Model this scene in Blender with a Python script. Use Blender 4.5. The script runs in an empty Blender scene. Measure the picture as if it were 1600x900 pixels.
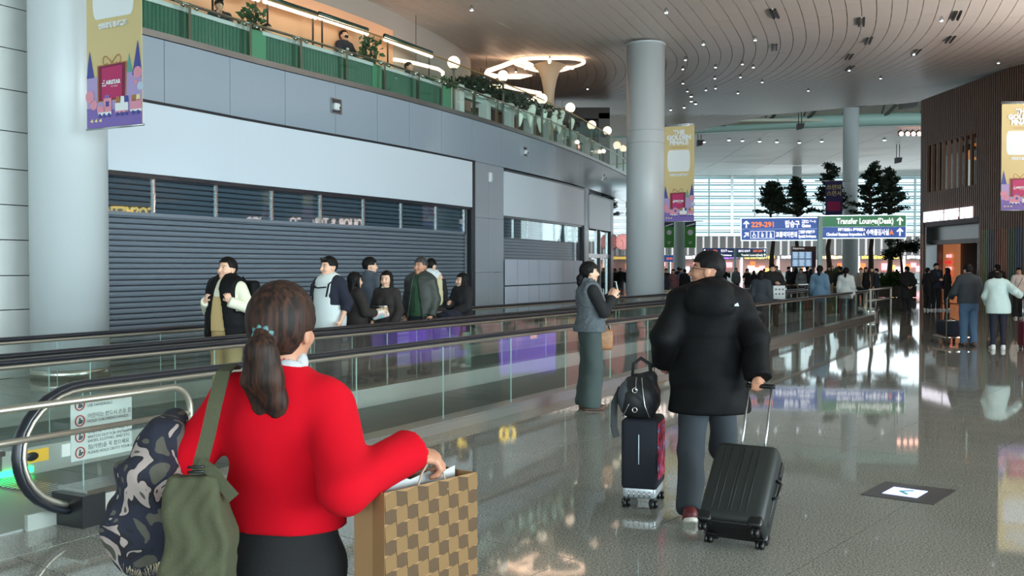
import bpy, bmesh, math, random
import numpy as np
from mathutils import Vector, Matrix

random.seed(7)
SC = bpy.context.scene
COL = SC.collection

# ------------------------------------------------------------------ camera
F_PX, CAM_H, HORIZON = 1570.0, 1.62, 417.0
PITCH = math.atan((450 - HORIZON) / F_PX)
cam_data = bpy.data.cameras.new('camera')
cam = bpy.data.objects.new('camera', cam_data)
COL.objects.link(cam)
cam_data.sensor_width = 36.0
cam_data.lens = 36.0 * F_PX / 1600.0
cam_data.clip_end = 500
cam.location = (0, 0, CAM_H)
cam.rotation_euler = (math.radians(90) - PITCH, 0, 0)
SC.camera = cam

# ------------------------------------------------------------------ light
SC.view_settings.view_transform = 'Standard'
SC.view_settings.look = 'None'
SC.view_settings.exposure = -0.12
SC.view_settings.gamma = 1.0
SC.view_settings.use_curve_mapping = False
world = bpy.data.worlds.new('daylight')
SC.world = world
world.use_nodes = True
world.node_tree.nodes['Background'].inputs[0].default_value = (0.80, 0.93, 1.0, 1)
world.node_tree.nodes['Background'].inputs[1].default_value = 2.6

def area_light(name, loc, target, sx, sy, power, color=(1, 1, 1)):
    d = bpy.data.lights.new(name, 'AREA')
    d.shape = 'RECTANGLE'; d.size = sx; d.size_y = sy; d.energy = power; d.color = color
    o = bpy.data.objects.new(name, d); COL.objects.link(o)
    o.location = loc
    o.rotation_euler = (Vector(target) - Vector(loc)).to_track_quat('-Z', 'Y').to_euler()
    return o

def point_light(name, loc, power, color, r=0.15):
    d = bpy.data.lights.new(name, 'POINT')
    d.energy = power; d.color = color; d.shadow_soft_size = r
    o = bpy.data.objects.new(name, d); COL.objects.link(o); o.location = loc
    return o

# tall glass facade of the hall behind and to the right of the photographer
area_light('facade_daylight', (12, -44, 7.0), (0, 25, 6.0), 80, 13, 23000, (0.74, 0.93, 1.0))
area_light('side_facade_daylight', (34, -8, 5.0), (-4, 18, 5.0), 28, 9, 17500, (0.74, 0.93, 1.0))
area_light('far_facade_daylight', (36, 106, 7.5), (4, 30, 8.0), 50, 6, 1500, (0.88, 0.96, 1.0))
SC.cycles.max_bounces = 10
SC.cycles.transparent_max_bounces = 24
SC.cycles.glossy_bounces = 6
SC.cycles.sample_clamp_indirect = 6.0
SC.cycles.caustics_reflective = False
SC.cycles.use_denoising = True

# ------------------------------------------------------------------ helpers
def lin(c):
    c = c / 255.0
    return c / 12.92 if c <= 0.04045 else ((c + 0.055) / 1.055) ** 2.4

def rgb(r, g, b):
    return (lin(r), lin(g), lin(b), 1.0)

def ray(px, py):
    u = (px - 800) / F_PX; v = (450 - py) / F_PX
    s, c = math.sin(PITCH), math.cos(PITCH)
    return Vector((u, c + v * s, -s + v * c))

def G(px, py, z=0.0):
    d = ray(px, py); t = (z - CAM_H) / d.z
    return Vector((d.x * t, d.y * t, z))

def P(px, py, Y):
    d = ray(px, py); t = Y / d.y
    return Vector((d.x * t, Y, CAM_H + d.z * t))

MATS = {}
def mat(name, color=None, rough=0.5, metal=0.0, spec=0.5, emit=None, estr=0.0, bump=0.0, bscale=200.0,
        var=0.0, vscale=8.0, sheen=0.0, coat=0.0, detail=3.0):
    if name in MATS: return MATS[name]
    m = bpy.data.materials.new(name); MATS[name] = m
    m.use_nodes = True
    nt = m.node_tree; b = nt.nodes['Principled BSDF']
    if color is not None:
        col = tuple(color) if len(color) == 4 else (*color, 1)
        b.inputs['Base Color'].default_value = col
    b.inputs['Roughness'].default_value = rough
    b.inputs['Metallic'].default_value = metal
    b.inputs['Specular IOR Level'].default_value = spec
    if sheen: b.inputs['Sheen Weight'].default_value = sheen
    if coat: b.inputs['Coat Weight'].default_value = coat; b.inputs['Coat Roughness'].default_value = 0.08
    if emit is not None:
        b.inputs['Emission Color'].default_value = tuple(emit) if len(emit) == 4 else (*emit, 1)
        b.inputs['Emission Strength'].default_value = estr
    if bump or var:
        tc = nt.nodes.new('ShaderNodeTexCoord')
    if bump:
        n = nt.nodes.new('ShaderNodeTexNoise'); n.inputs['Scale'].default_value = bscale; n.inputs['Detail'].default_value = detail
        nt.links.new(tc.outputs['Object'], n.inputs['Vector'])
        bp = nt.nodes.new('ShaderNodeBump'); bp.inputs['Strength'].default_value = bump; bp.inputs['Distance'].default_value = 0.01
        nt.links.new(n.outputs['Fac'], bp.inputs['Height']); nt.links.new(bp.outputs['Normal'], b.inputs['Normal'])
    if var:
        n = nt.nodes.new('ShaderNodeTexNoise'); n.inputs['Scale'].default_value = vscale; n.inputs['Detail'].default_value = 4
        nt.links.new(tc.outputs['Object'], n.inputs['Vector'])
        mx = nt.nodes.new('ShaderNodeMix'); mx.data_type = 'RGBA'
        nt.links.new(n.outputs['Fac'], mx.inputs['Factor'])
        mx.inputs['A'].default_value = tuple(max(0, c * (1 - var)) for c in col[:3]) + (1,)
        mx.inputs['B'].default_value = tuple(min(1, c * (1 + var)) for c in col[:3]) + (1,)
        nt.links.new(mx.outputs['Result'], b.inputs['Base Color'])
    return m

def glass_mat(name, tint=(0.90, 0.97, 0.94), rough=0.02, refl=1.0):
    if name in MATS: return MATS[name]
    m = bpy.data.materials.new(name); MATS[name] = m
    m.use_nodes = True
    nt = m.node_tree; nt.nodes.clear()
    out = nt.nodes.new('ShaderNodeOutputMaterial')
    tr = nt.nodes.new('ShaderNodeBsdfTransparent'); tr.inputs[0].default_value = (*tint, 1)
    gl = nt.nodes.new('ShaderNodeBsdfGlossy'); gl.inputs['Roughness'].default_value = rough
    gl.inputs[0].default_value = (0.95, 1, 0.98, 1)
    fr = nt.nodes.new('ShaderNodeFresnel'); fr.inputs['IOR'].default_value = 1.5
    ml = nt.nodes.new('ShaderNodeMath'); ml.operation = 'MULTIPLY'; ml.inputs[1].default_value = refl; ml.use_clamp = True
    gm = nt.nodes.new('ShaderNodeNewGeometry'); io = nt.nodes.new('ShaderNodeMapRange')
    io.inputs['To Min'].default_value = 1.5; io.inputs['To Max'].default_value = 1 / 1.5
    nt.links.new(gm.outputs['Backfacing'], io.inputs['Value']); nt.links.new(io.outputs[0], fr.inputs['IOR'])
    nt.links.new(fr.outputs[0], ml.inputs[0])
    mx = nt.nodes.new('ShaderNodeMixShader')
    nt.links.new(ml.outputs[0], mx.inputs[0]); nt.links.new(tr.outputs[0], mx.inputs[1]); nt.links.new(gl.outputs[0], mx.inputs[2])
    nt.links.new(mx.outputs[0], out.inputs[0])
    return m

def link(name, me, m=None, parent=None, loc=None):
    o = bpy.data.objects.new(name, me); COL.objects.link(o)
    if m is not None:
        if isinstance(m, (list, tuple)):
            for k in m: me.materials.append(k)
        else: me.materials.append(m)
    if parent is not None: o.parent = parent
    if loc is not None: o.location = loc
    return o

def tag(o, label=None, cat=None, group=None, kind=None):
    if label: o['label'] = label
    if cat: o['category'] = cat
    if group: o['group'] = group
    if kind: o['kind'] = kind
    return o

def empty(name, loc=(0, 0, 0), rz=0.0, label=None, cat=None, group=None, kind=None):
    o = bpy.data.objects.new(name, None); COL.objects.link(o)
    o.location = loc; o.rotation_euler = (0, 0, rz); o.empty_display_size = 0.1
    return tag(o, label, cat, group, kind)

def copy_tree(o, parent=None):
    c = o.copy(); COL.objects.link(c)
    if parent is not None: c.parent = parent
    for ch in list(o.children): copy_tree(ch, c)
    return c

class MB:
    """collects boxes, tubes, lathes, prisms and links them as ONE mesh object"""
    def __init__(s): s.v = []; s.f = []; s.mi = []; s.cur = 0; s.sm = []
    def add(s, vs, fs, smooth=False):
        b = len(s.v); s.v.extend([tuple(p) for p in vs])
        for f in fs:
            s.f.append(tuple(i + b for i in f)); s.mi.append(s.cur); s.sm.append(smooth)
        return s
    def hexa(s, p):   # 8 points: bottom 4 then top 4, counter-clockwise seen from above
        return s.add(p, [(3, 2, 1, 0), (4, 5, 6, 7), (0, 1, 5, 4), (1, 2, 6, 5), (2, 3, 7, 6), (3, 0, 4, 7)])
    def box(s, c, d, rz=0.0, M=None):
        x, y, z = d[0] / 2, d[1] / 2, d[2] / 2
        pts = [Vector(q) for q in [(-x, -y, -z), (x, -y, -z), (x, y, -z), (-x, y, -z), (-x, -y, z), (x, -y, z), (x, y, z), (-x, y, z)]]
        R = M if M is not None else Matrix.Rotation(rz, 3, 'Z')
        return s.hexa([R @ q + Vector(c) for q in pts])
    def cbox(s, c, d, b=0.01, rz=0.0, M=None):
        """box with chamfered edges"""
        x, y, z = d[0] / 2, d[1] / 2, d[2] / 2
        bm = bmesh.new(); bmesh.ops.create_cube(bm, size=1.0)
        for v in bm.verts: v.co = Vector((v.co.x * 2 * x, v.co.y * 2 * y, v.co.z * 2 * z))
        bmesh.ops.bevel(bm, geom=list(bm.edges), offset=b, segments=3, affect='EDGES', profile=0.5)
        R = M if M is not None else Matrix.Rotation(rz, 3, 'Z')
        bm.verts.index_update()
        vs = [R @ v.co + Vector(c) for v in bm.verts]; fs = [[v.index for v in f.verts] for f in bm.faces]
        bm.free(); return s.add(vs, fs, True)
    def tube(s, pts, r, n=10, cap=True, closed=False, flat=None, smooth=True):
        """tube along points; r one radius or one per point; flat=(kx,ky) squashes the section"""
        pts = [Vector(p) for p in pts]; N = len(pts)
        rs = r if isinstance(r, (list, tuple)) else [r] * N
        rings = []; up = Vector((0, 0, 1)); prev = None
        for i, p in enumerate(pts):
            a = pts[(i - 1) % N] if (i > 0 or closed) else p
            b = pts[(i + 1) % N] if (i < N - 1 or closed) else p
            t = (b - a).normalized()
            if prev is None:
                side = t.cross(up)
                if side.length < 1e-3: side = t.cross(Vector((1, 0, 0)))
                side.normalize()
            else:
                side = prev - t * prev.dot(t)
                if side.length < 1e-4: side = t.cross(up)
                side.normalize()
            prev = side; w = side.cross(t).normalized()
            kx, ky = flat or (1, 1)
            rings.append([p + side * math.cos(2 * math.pi * k / n) * rs[i] * kx + w * math.sin(2 * math.pi * k / n) * rs[i] * ky for k in range(n)])
        vs = [q for rg in rings for q in rg]; fs = []
        M = N if closed else N - 1
        for i in range(M):
            j = (i + 1) % N
            for k in range(n):
                k2 = (k + 1) % n
                fs.append((i * n + k, i * n + k2, j * n + k2, j * n + k))
        if cap and not closed:
            fs.append(tuple(range(n - 1, -1, -1))); fs.append(tuple((N - 1) * n + k for k in range(n)))
        return s.add(vs, fs, smooth)
    def lathe(s, prof, c=(0, 0, 0), n=24, M=None, caps=True, arc=None):
        """profile of (r,z) turned about z"""
        vs = []; fs = []; c = Vector(c); L = len(prof)
        for (r, z) in prof:
            for k in range(n):
                a = 2 * math.pi * k / n
                q = Vector((r * math.cos(a), r * math.sin(a), z))
                vs.append((M @ q if M is not None else q) + c)
        for i in range(L - 1):
            for k in range(n):
                k2 = (k + 1) % n
                fs.append((i * n + k, i * n + k2, (i + 1) * n + k2, (i + 1) * n + k))
        if caps:
            fs.append(tuple(range(n - 1, -1, -1))); fs.append(tuple((L - 1) * n + k for k in range(n)))
        return s.add(vs, fs, True)
    def ball(s, c, r, n=16, m=10, M=None):
        rx, ry, rz = r if isinstance(r, (list, tuple)) else (r, r, r)
        vs = []; fs = []; c = Vector(c)
        for i in range(1, m):
            t = math.pi * i / m
            for k in range(n):
                a = 2 * math.pi * k / n
                q = Vector((rx * math.sin(t) * math.cos(a), ry * math.sin(t) * math.sin(a), rz * math.cos(t)))
                vs.append((M @ q if M is not None else q) + c)
        top = len(vs); q = Vector((0, 0, rz)); vs.append((M @ q if M is not None else q) + c)
        q = Vector((0, 0, -rz)); vs.append((M @ q if M is not None else q) + c)
        for i in range(m - 2):
            for k in range(n):
                k2 = (k + 1) % n
                fs.append((i * n + k, (i + 1) * n + k, (i + 1) * n + k2, i * n + k2))
        for k in range(n):
            k2 = (k + 1) % n
            fs.append((top, k, k2)); fs.append((top + 1, (m - 2) * n + k2, (m - 2) * n + k))
        return s.add(vs, fs, True)
    def prism(s, outline, o, ux, uy, depth):
        """2-D outline extruded: o + ux*a + uy*b, thickness along ux x uy (both ways half)"""
        o, ux, uy = Vector(o), Vector(ux), Vector(uy); nn = ux.cross(uy).normalized() * depth
        n = len(outline)
        a = [o + ux * p[0] + uy * p[1] for p in outline]
        vs = a + [q + nn for q in a]
        fs = [tuple(range(n - 1, -1, -1)), tuple(range(n, 2 * n))]
        for k in range(n):
            k2 = (k + 1) % n; fs.append((k, k2, n + k2, n + k))
        return s.add(vs, fs)
    def mesh(s, name):
        me = bpy.data.meshes.new(name)
        me.from_pydata(s.v, [], s.f)
        me.polygons.foreach_set('use_smooth', s.sm)
        if any(s.mi): me.polygons.foreach_set('material_index', s.mi)
        me.update(); return me
    def build(s, name, m=None, parent=None, loc=None):
        return link(name, s.mesh(name), m, parent, loc)

DX, DY = 0.4836, 0.8753              # direction of the moving walkways
def WL(n, a, z=0.0):                 # n metres left of the camera across the walkways, a metres along them
    return Vector((-DY * n + DX * a, DX * n + DY * a, z))

def na(px, n):                       # along-coordinate where the line of sight at px crosses offset n
    r = (px - 800) / F_PX
    Y = n / (DX - DY * r)
    return Y * (DX * r + DY)

def text_mesh(body, size, m, name='lettering', parent=None, origin=(0, 0, 0), ux=(1, 0, 0), uy=(0, 0, 1), align='LEFT',
              extrude=0.0, fit=None, bold=0.0, fith=None):
    """lettering as real flat geometry standing on the plane (ux, uy)"""
    cu = bpy.data.curves.new('txt', 'FONT'); cu.body = body; cu.size = size; cu.extrude = extrude; cu.align_x = align
    cu.offset = bold; cu.resolution_u = 2
    to = bpy.data.objects.new('txt', cu)
    me = bpy.data.meshes.new_from_object(to)
    bpy.data.objects.remove(to); bpy.data.curves.remove(cu)
    me.materials.clear()
    n = len(me.vertices)
    co = np.empty(n * 3); me.vertices.foreach_get('co', co); co = co.reshape(-1, 3)
    if n and fit:
        w = co[:, 0].max() - co[:, 0].min()
        k = fit / max(w, 1e-6); co[:, 0] *= k
        if fith is None: co[:, 1] *= 1
    ux = np.array(Vector(ux).normalized()); uy = np.array(Vector(uy).normalized()); uz = np.cross(ux, uy)
    out = np.array(origin)[None] + co[:, :1] * ux + co[:, 1:2] * uy + co[:, 2:3] * uz
    me.vertices.foreach_set('co', out.astype(np.float32).ravel()); me.update()
    return link(name, me, m, parent)
# ------------------------------------------------------------------ materials of the setting
def granite(name, c1, c2, rough=0.04, joints=False):
    m = bpy.data.materials.new(name); MATS[name] = m; m.use_nodes = True
    nt = m.node_tree; b = nt.nodes['Principled BSDF']
    geo = nt.nodes.new('ShaderNodeNewGeometry')
    n1 = nt.nodes.new('ShaderNodeTexNoise'); n1.inputs['Scale'].default_value = 85; n1.inputs['Detail'].default_value = 3; n1.inputs['Roughness'].default_value = 0.7
    nt.links.new(geo.outputs['Position'], n1.inputs['Vector'])
    cr = nt.nodes.new('ShaderNodeValToRGB'); cr.color_ramp.elements[0].position = 0.36; cr.color_ramp.elements[1].position = 0.66
    cr.color_ramp.elements[0].color = c1; cr.color_ramp.elements[1].color = c2
    nt.links.new(n1.outputs['Fac'], cr.inputs['Fac'])
    n2 = nt.nodes.new('ShaderNodeTexNoise'); n2.inputs['Scale'].default_value = 0.9; n2.inputs['Detail'].default_value = 2
    nt.links.new(geo.outputs['Position'], n2.inputs['Vector'])
    mx = nt.nodes.new('ShaderNodeMix'); mx.data_type = 'RGBA'; mx.blend_type = 'MULTIPLY'; mx.inputs['Factor'].default_value = 0.25
    nt.links.new(cr.outputs['Color'], mx.inputs['A']); nt.links.new(n2.outputs['Fac'], mx.inputs['B'])
    nt.links.new(mx.outputs['Result'], b.inputs['Base Color'])
    b.inputs['Roughness'].default_value = rough; b.inputs['IOR'].default_value = 1.6
    return m

M_floor = granite('floor_granite', rgb(98, 101, 94), rgb(214, 215, 204))
M_grout = mat('floor_joint', rgb(45, 46, 44), 0.6)
M_plate = mat('ribbed_steel_plate', rgb(150, 156, 152), 0.35, metal=0.3)
M_white = mat('white_sign_panel', rgb(214, 228, 238), 0.35)
M_fascia = mat('blue_grey_glossy_panel', rgb(154, 169, 181), 0.09, spec=0.6, var=0.03, vscale=0.4)
M_pier = mat('grey_pier_panel', rgb(150, 160, 168), 0.3, var=0.03)
M_stone = mat('pale_stone_panel', rgb(208, 210, 207), 0.45, var=0.05, vscale=2.5)
M_column = mat('column_white_enamel', rgb(198, 206, 208), 0.32)
M_black = mat('black_metal', rgb(24, 25, 27), 0.35)
M_darkframe = mat('dark_frame', rgb(38, 42, 48), 0.3)
M_slat = mat('shutter_slat_grey', rgb(122, 135, 147), 0.42, metal=0.2)
M_alu = mat('brushed_aluminium', rgb(190, 194, 194), 0.25, metal=0.9)
M_steel = mat('stainless_steel', rgb(200, 198, 190), 0.18, metal=1.0)
M_glass = glass_mat('clear_glass', (0.90, 0.965, 0.94))
M_shopglass = glass_mat('shop_glass', (0.80, 0.86, 0.88), refl=1.0)
M_ceil = mat('ceiling_panel_grey', rgb(228, 217, 207), 0.42, spec=0.15)
M_ceilgap = mat('ceiling_joint', rgb(84, 80, 77), 0.7)
M_warm = mat('peach_wall', rgb(236, 178, 138), 0.6)
M_drum = mat('beige_drum_wall', rgb(168, 158, 148), 0.55)
M_green = mat('green_ribbed_panel', rgb(12, 88, 60), 0.45)
M_whitetop = mat('white_counter', rgb(225, 232, 232), 0.4)
M_lampw = mat('warm_lamp', rgb(255, 240, 225), 0.4, emit=rgb(255, 226, 200), estr=6.0)
M_globe = mat('globe_lamp', rgb(255, 245, 235), 0.4, emit=rgb(255, 228, 200), estr=1.6)
M_spot = mat('spot_lamp', rgb(255, 255, 255), 0.4, emit=rgb(235, 248, 255), estr=5.0)

# ------------------------------------------------------------------ floor: polished granite tiles
floor = MB().box((6, 40, -0.32), (150, 210, 0.60)).build('floor', M_floor)
tag(floor, 'polished grey granite floor of the hall', kind='structure')
TX, TY = Vector((0.6214, 0.7835, 0)), Vector((-0.7835, 0.6214, 0))
TW, TL, GAP = 1.05, 0.475, 0.007
tile_mb = MB()
tile_mb.hexa([Vector((sx * (TL - GAP) / 2, sy * (TW - GAP) / 2, z)) for z in (-0.03, 0) for sx, sy in ((-1, -1), (1, -1), (1, 1), (-1, 1))])
tile_me = tile_mb.mesh('floor_tile'); tile_me.materials.append(M_floor)
TROT = math.atan2(TX.y, TX.x)
cells = []
for i in range(-40, 150):
    for j in range(-60, 60):
        c = TX * (4.55 + (i + 0.5) * TL) + TY * (3.18 + (j + 0.5) * TW)
        if c.y < -3 or c.y > 46 or c.x < -14 or c.x > 19: continue
        nn = -DY * c.x + DX * c.y; aa = DX * c.x + DY * c.y
        if 5.75 < nn < 9.2 and 4.8 < aa < 33.5: continue
        if nn > 13.9: continue
        inview = c.y > 3.9 and abs(c.x / c.y) < 0.56
        cells.append((0 if inview else 1, c.length, c))
cells.sort(key=lambda t: (t[0], t[1]))
base = MB().box((4, 20, -0.016), (38, 54, 0.012)).build('floor_joint_bed', M_grout, floor)
for k, (_, _, c) in enumerate(cells[:290]):
    t = bpy.data.objects.new('floor_tile', tile_me); COL.objects.link(t)
    t.location = c; t.rotation_euler = (0, 0, TROT); t.parent = floor
rest = MB()
for (_, _, c) in cells[290:]:
    a, b = TX * (TL - GAP) / 2, TY * (TW - GAP) / 2
    rest.add([c - a - b, c + a - b, c + a + b, c - a + b], [(0, 1, 2, 3)])
tag(rest.build('floor_tiles_beyond', M_floor, floor), kind='stuff')

# ------------------------------------------------------------------ curved shop wall on the left
WPTS = [(-17.75, -4.2), (-11.95, 6.3), (-6.15, 16.8), (-4.89, 19.2), (-2.95, 22.6), (-1.42, 25.6), (0.05, 28.9), (1.75, 33.1), (3.3, 37.7), (4.9, 43.0), (6.1, 47.0), (5.6, 50.5), (1, 54), (-8, 58)]
def catmull(pts, n=10):
    out = []
    for i in range(len(pts) - 1):
        p0 = Vector(pts[max(i - 1, 0)]); p1 = Vector(pts[i]); p2 = Vector(pts[i + 1]); p3 = Vector(pts[min(i + 2, len(pts) - 1)])
        for k in range(n):
            t = k / n
            out.append(0.5 * ((2 * p1) + (-p0 + p2) * t + (2 * p0 - 5 * p1 + 4 * p2 - p3) * t * t + (-p0 + 3 * p1 - 3 * p2 + p3) * t ** 3))
    out.append(Vector(pts[-1])); return out
WC = catmull(WPTS)
WS = [0.0]
for i in range(1, len(WC)): WS.append(WS[-1] + (WC[i] - WC[i - 1]).length)
def wpt(s, off=0.0, z=0.0):
    """point on the wall line at arc length s, off metres in front of it (towards the hall)"""
    s = min(max(s, 0), WS[-1] - 1e-4); i = 0
    lo, hi = 0, len(WS) - 1
    while hi - lo > 1:
        mid = (lo + hi) // 2
        if WS[mid] <= s: lo = mid
        else: hi = mid
    t = (s - WS[lo]) / (WS[hi] - WS[lo])
    p = WC[lo].lerp(WC[hi], t)
    a = WC[max(lo - 1, 0)]; b = WC[min(hi + 1, len(WC) - 1)]
    d0 = (WC[hi] - a).normalized(); d1 = (b - WC[lo]).normalized(); d = d0.lerp(d1, t).normalized()
    return Vector((p.x + d.y * off, p.y - d.x * off, z))
def wtan(s):
    return (wpt(s + 0.05) - wpt(s - 0.05)).normalized()
def spx(px):
    """arc length where the line of sight at px meets the wall"""
    r = (px - 800) / F_PX
    for i in range(len(WC) - 1):
        g0 = WC[i].x - r * WC[i].y; g1 = WC[i + 1].x - r * WC[i + 1].y
        if WC[i].y > 3 and g0 <= 0 < g1: return WS[i] + (WS[i + 1] - WS[i]) * (-g0) / (g1 - g0)
    return WS[-1]
def spo(px, off):
    """arc length at which a point off metres from the wall line stands on the line of sight at px"""
    s = spx(px)
    for _ in range(12):
        p = wpt(s, off); q = wpt(s + 0.1, off)
        x0 = 800 + F_PX * p.x / p.y; x1 = 800 + F_PX * q.x / q.y
        s += (px - x0) / max((x1 - x0) / 0.1, 2.0)
    return s
def zpx(px, py):
    Y = wpt(spx(px)).y
    return P(px, py, Y).z
def wslab(mb, s0, s1, z0, z1, o0, o1, seg=1.5):
    """slab following the wall between arc lengths, heights and offsets"""
    n = max(1, int(math.ceil((s1 - s0) / seg)))
    vs = []; fs = []
    for k in range(n + 1):
        s = s0 + (s1 - s0) * k / n
        vs += [wpt(s, o1, z0), wpt(s, o1, z1), wpt(s, o0, z1), wpt(s, o0, z0)]
    for k in range(n):
        a, b = k * 4, k * 4 + 4
        for q in range(4):
            q2 = (q + 1) % 4; fs.append((a + q, b + q, b + q2, a + q2))
    fs.append((0, 1, 2, 3)); e = n * 4; fs.append((e + 3, e + 2, e + 1, e))
    return mb.add(vs, fs)
ZH, ZS, ZM = 3.18, 4.36, 5.58           # opening head, sign top, mezzanine edge
S1a, S1b = spx(150), spx(736)
S2a, S2b = spx(787), spx(911)
S3a, S3b = spx(920), spx(953)
wall = MB()
wslab(wall, 0.0, WS[-1], 0, ZM - 0.02, -0.75, -0.45)
wall_left = tag(wall.build('wall_left', M_pier), 'long curved grey wall with the closed shops', kind='structure')
# fascia panels above the shops, one part each
s = spx(150) - 1.2
edges = [spx(p) for p in (110, 259, 361, 447, 525, 590, 640, 690, 738, 783, 829, 868, 905, 932, 955, 972)]
for a, b in zip(edges[:-1], edges[1:]):
    mb = MB(); wslab(mb, a + 0.006, b - 0.006, ZS + 0.05, ZM - 0.10, -0.45, 0.0, 0.8)
    mb.build('fascia_panel', M_fascia, wall_left)
mb = MB(); wslab(mb, spx(60), WS[-1], ZM - 0.09, ZM + 0.02, -0.6, 0.03, 0.8); mb.build('edge_trim', M_alu, wall_left)
# grey piers between the openings
for a, b, z1 in ((S1b + 0.16, spx(763), ZS + 0.045), (spx(763) + 0.008, S2a, ZS + 0.045), (S2b + 0.2, S3a, ZS + 0.045)):
    nz = 3
    for k in range(nz):
        mb = MB(); wslab(mb, a, b, z1 * k / nz + 0.005, z1 * (k + 1) / nz - 0.004, -0.45, 0.0, 0.8)
        mb.build('pier_panel', M_pier, wall_left)
M_gloss = mat('dark_mirror_cladding', rgb(70, 74, 80), 0.03, metal=0.85)
a, b = spx(957), spx(1012)
for k in range(4):
    for q in range(3):
        mb = MB(); wslab(mb, a + (b - a) * k / 4, a + (b - a) * (k + 1) / 4 - 0.01, 4.4 * q / 3, 4.4 * (q + 1) / 3 - 0.01, -0.45, 0.0, 0.8)
        mb.build('cladding_panel', M_gloss, wall_left)
mb = MB(); wslab(mb, a, WS[-1], 4.4, ZM - 0.1, -0.45, -0.01, 0.8); mb.build('fascia_band', M_fascia, wall_left)
# pale stone panels at the far left
za = [0.0, 0.5, 1.0, 1.5, 2.02, 2.53, 3.05, 3.6, 4.2, 4.8, 5.4]
s_l = [spx(-250), spx(-120), spx(-20), S1a - 0.1]
for k in range(len(za) - 1):
    for q in range(3):
        mb = MB(); wslab(mb, s_l[q], s_l[q + 1] - 0.008, za[k], za[k + 1] - 0.014, -0.45, 0.02, 2.0)
        mb.build('stone_panel', M_stone, wall_left)
mb = MB(); wslab(mb, s_l[0], S1a - 0.1, 5.4, 9.0, -0.45, 0.02, 2.0)
mb.build('upper_stone_panel', M_stone, wall_left)

def mullion(mb, s, z0, z1, o, w=0.045, d=0.05):
    wslab(mb, s - w / 2, s + w / 2, z0, z1, o - d, o)

# ---- shop one: wide roller shutter under a blank white sign box
shop = tag(empty('shop_front', wpt((S1a + S1b) / 2, -0.3), 0, 'wide closed shop front with a dark roller shutter under a long blank white sign', 'shop front'))
def child(o):
    o.matrix_parent_inverse = o.parent.matrix_basis.inverted() if o.parent else Matrix(); return o
mb = MB(); wslab(mb, S1a, S1b, ZH, ZS, -0.4, 0.04, 0.8); child(mb.build('sign_panel', M_white, shop))
mb = MB(); wslab(mb, S1a, S1b + 0.16, ZS, ZS + 0.05, -0.4, 0.05, 0.8)
wslab(mb, S1b, S1b + 0.16, 0, ZS, -0.4, 0.045); wslab(mb, S1a, S1b, ZH - 0.07, ZH, -0.3, 0.0); child(mb.build('frame', M_darkframe, shop))
NS = 34
for k in range(NS):
    z0 = ZH * k / NS; z1 = ZH * (k + 1) / NS
    vs = []; n = 14
    prof = [(-0.16, z0 + 0.004), (-0.125, z0 + 0.012), (-0.112, (z0 + z1) / 2), (-0.125, z1 - 0.014), (-0.16, z1 - 0.004)]
    m5 = MB(); fs = []
    for i in range(n + 1):
        ss = S1a + (S1b - S1a) * i / n
        vs += [wpt(ss, o, z) for o, z in prof]
    for i in range(n):
        for q in range(4):
            a = i * 5 + q; fs.append((a, a + 5, a + 6, a + 1))
    m5.add(vs, fs, False); child(m5.build('shutter_slat', M_slat, shop))
mb = MB(); wslab(mb, S1a, S1b, 0, ZH, -0.30, -0.17, 1.0); child(mb.build('shutter_backing', M_darkframe, shop))
ms = [spx(p) for p in (166, 245, 343, 429.5, 505, 572, 631, 685, 729)]
for a, b in zip([S1a] + ms[1:-1], ms[1:]):
    mb = MB(); wslab(mb, a + 0.02, b - 0.02, 2.53, ZH - 0.07, -0.085, -0.075, 3.0); child(mb.build('transom_pane', M_shopglass, shop))
for s_ in ms[1:]:
    mb = MB(); mullion(mb, s_, 2.53, ZH - 0.07, -0.05); child(mb.build('mullion', M_alu, shop))
mb = MB(); mullion(mb, ms[-1] + 0.1, 0, ZH, -0.05, 0.05); child(mb.build('side_rail', M_alu, shop))
mb = MB(); wslab(mb, S1a, ms[-1], 2.47, 2.53, -0.1, -0.06, 2.0); child(mb.build('transom_rail', M_slat, shop))

# ---- shop two: smaller shutter with two rows of blank white boards in front
shop = tag(empty('shop_front', wpt((S2a + S2b) / 2, -0.3), 0, 'closed shop front with a dark shutter behind two rows of blank white boards', 'shop front'))
z2h, z2s = 3.06, 4.3
mb = MB(); wslab(mb, S2a, S2b, z2h, z2s, -0.4, 0.04, 0.8); child(mb.build('sign_panel', M_white, shop))
mb = MB(); wslab(mb, S2a, S2b + 0.2, z2s, z2s + 0.05, -0.4, 0.05, 0.8); wslab(mb, S2b, S2b + 0.2, 0, z2s, -0.4, 0.045); wslab(mb, S2a, S2b, z2h - 0.06, z2h, -0.3, 0.0)
child(mb.build('frame', M_darkframe, shop))
mb = MB()
for k in range(NS):
    wslab(mb, S2a, S2b, z2h * k / NS, z2h * (k + 1) / NS - 0.02, -0.16, -0.13, 3.0)
tag(child(mb.build('shutter_slats', M_slat, shop)), kind='stuff')
mb = MB(); wslab(mb, S2a, S2b, 0, z2h, -0.3, -0.17, 1.0); child(mb.build('shutter_backing', M_darkframe, shop))
for p in (805, 828, 850, 870, 889): mb = MB(); mullion(mb, spx(p), 2.45, z2h, -0.05, 0.03); child(mb.build('mullion', M_alu, shop))
mb = MB(); wslab(mb, S2a, S2b - 0.2, 2.45, z2h - 0.06, -0.085, -0.075, 3.0); child(mb.build('transom_pane', M_shopglass, shop))
mb = MB(); mullion(mb, spx(902), 1.1, z2h, -0.05, 0.05); child(mb.build('side_rail', M_alu, shop))
M_board = mat('white_board', rgb(190, 200, 216), 0.4)
bs = [spx(p) for p in (788, 806, 824, 840, 856.5, 877, 895, 908)]
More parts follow.
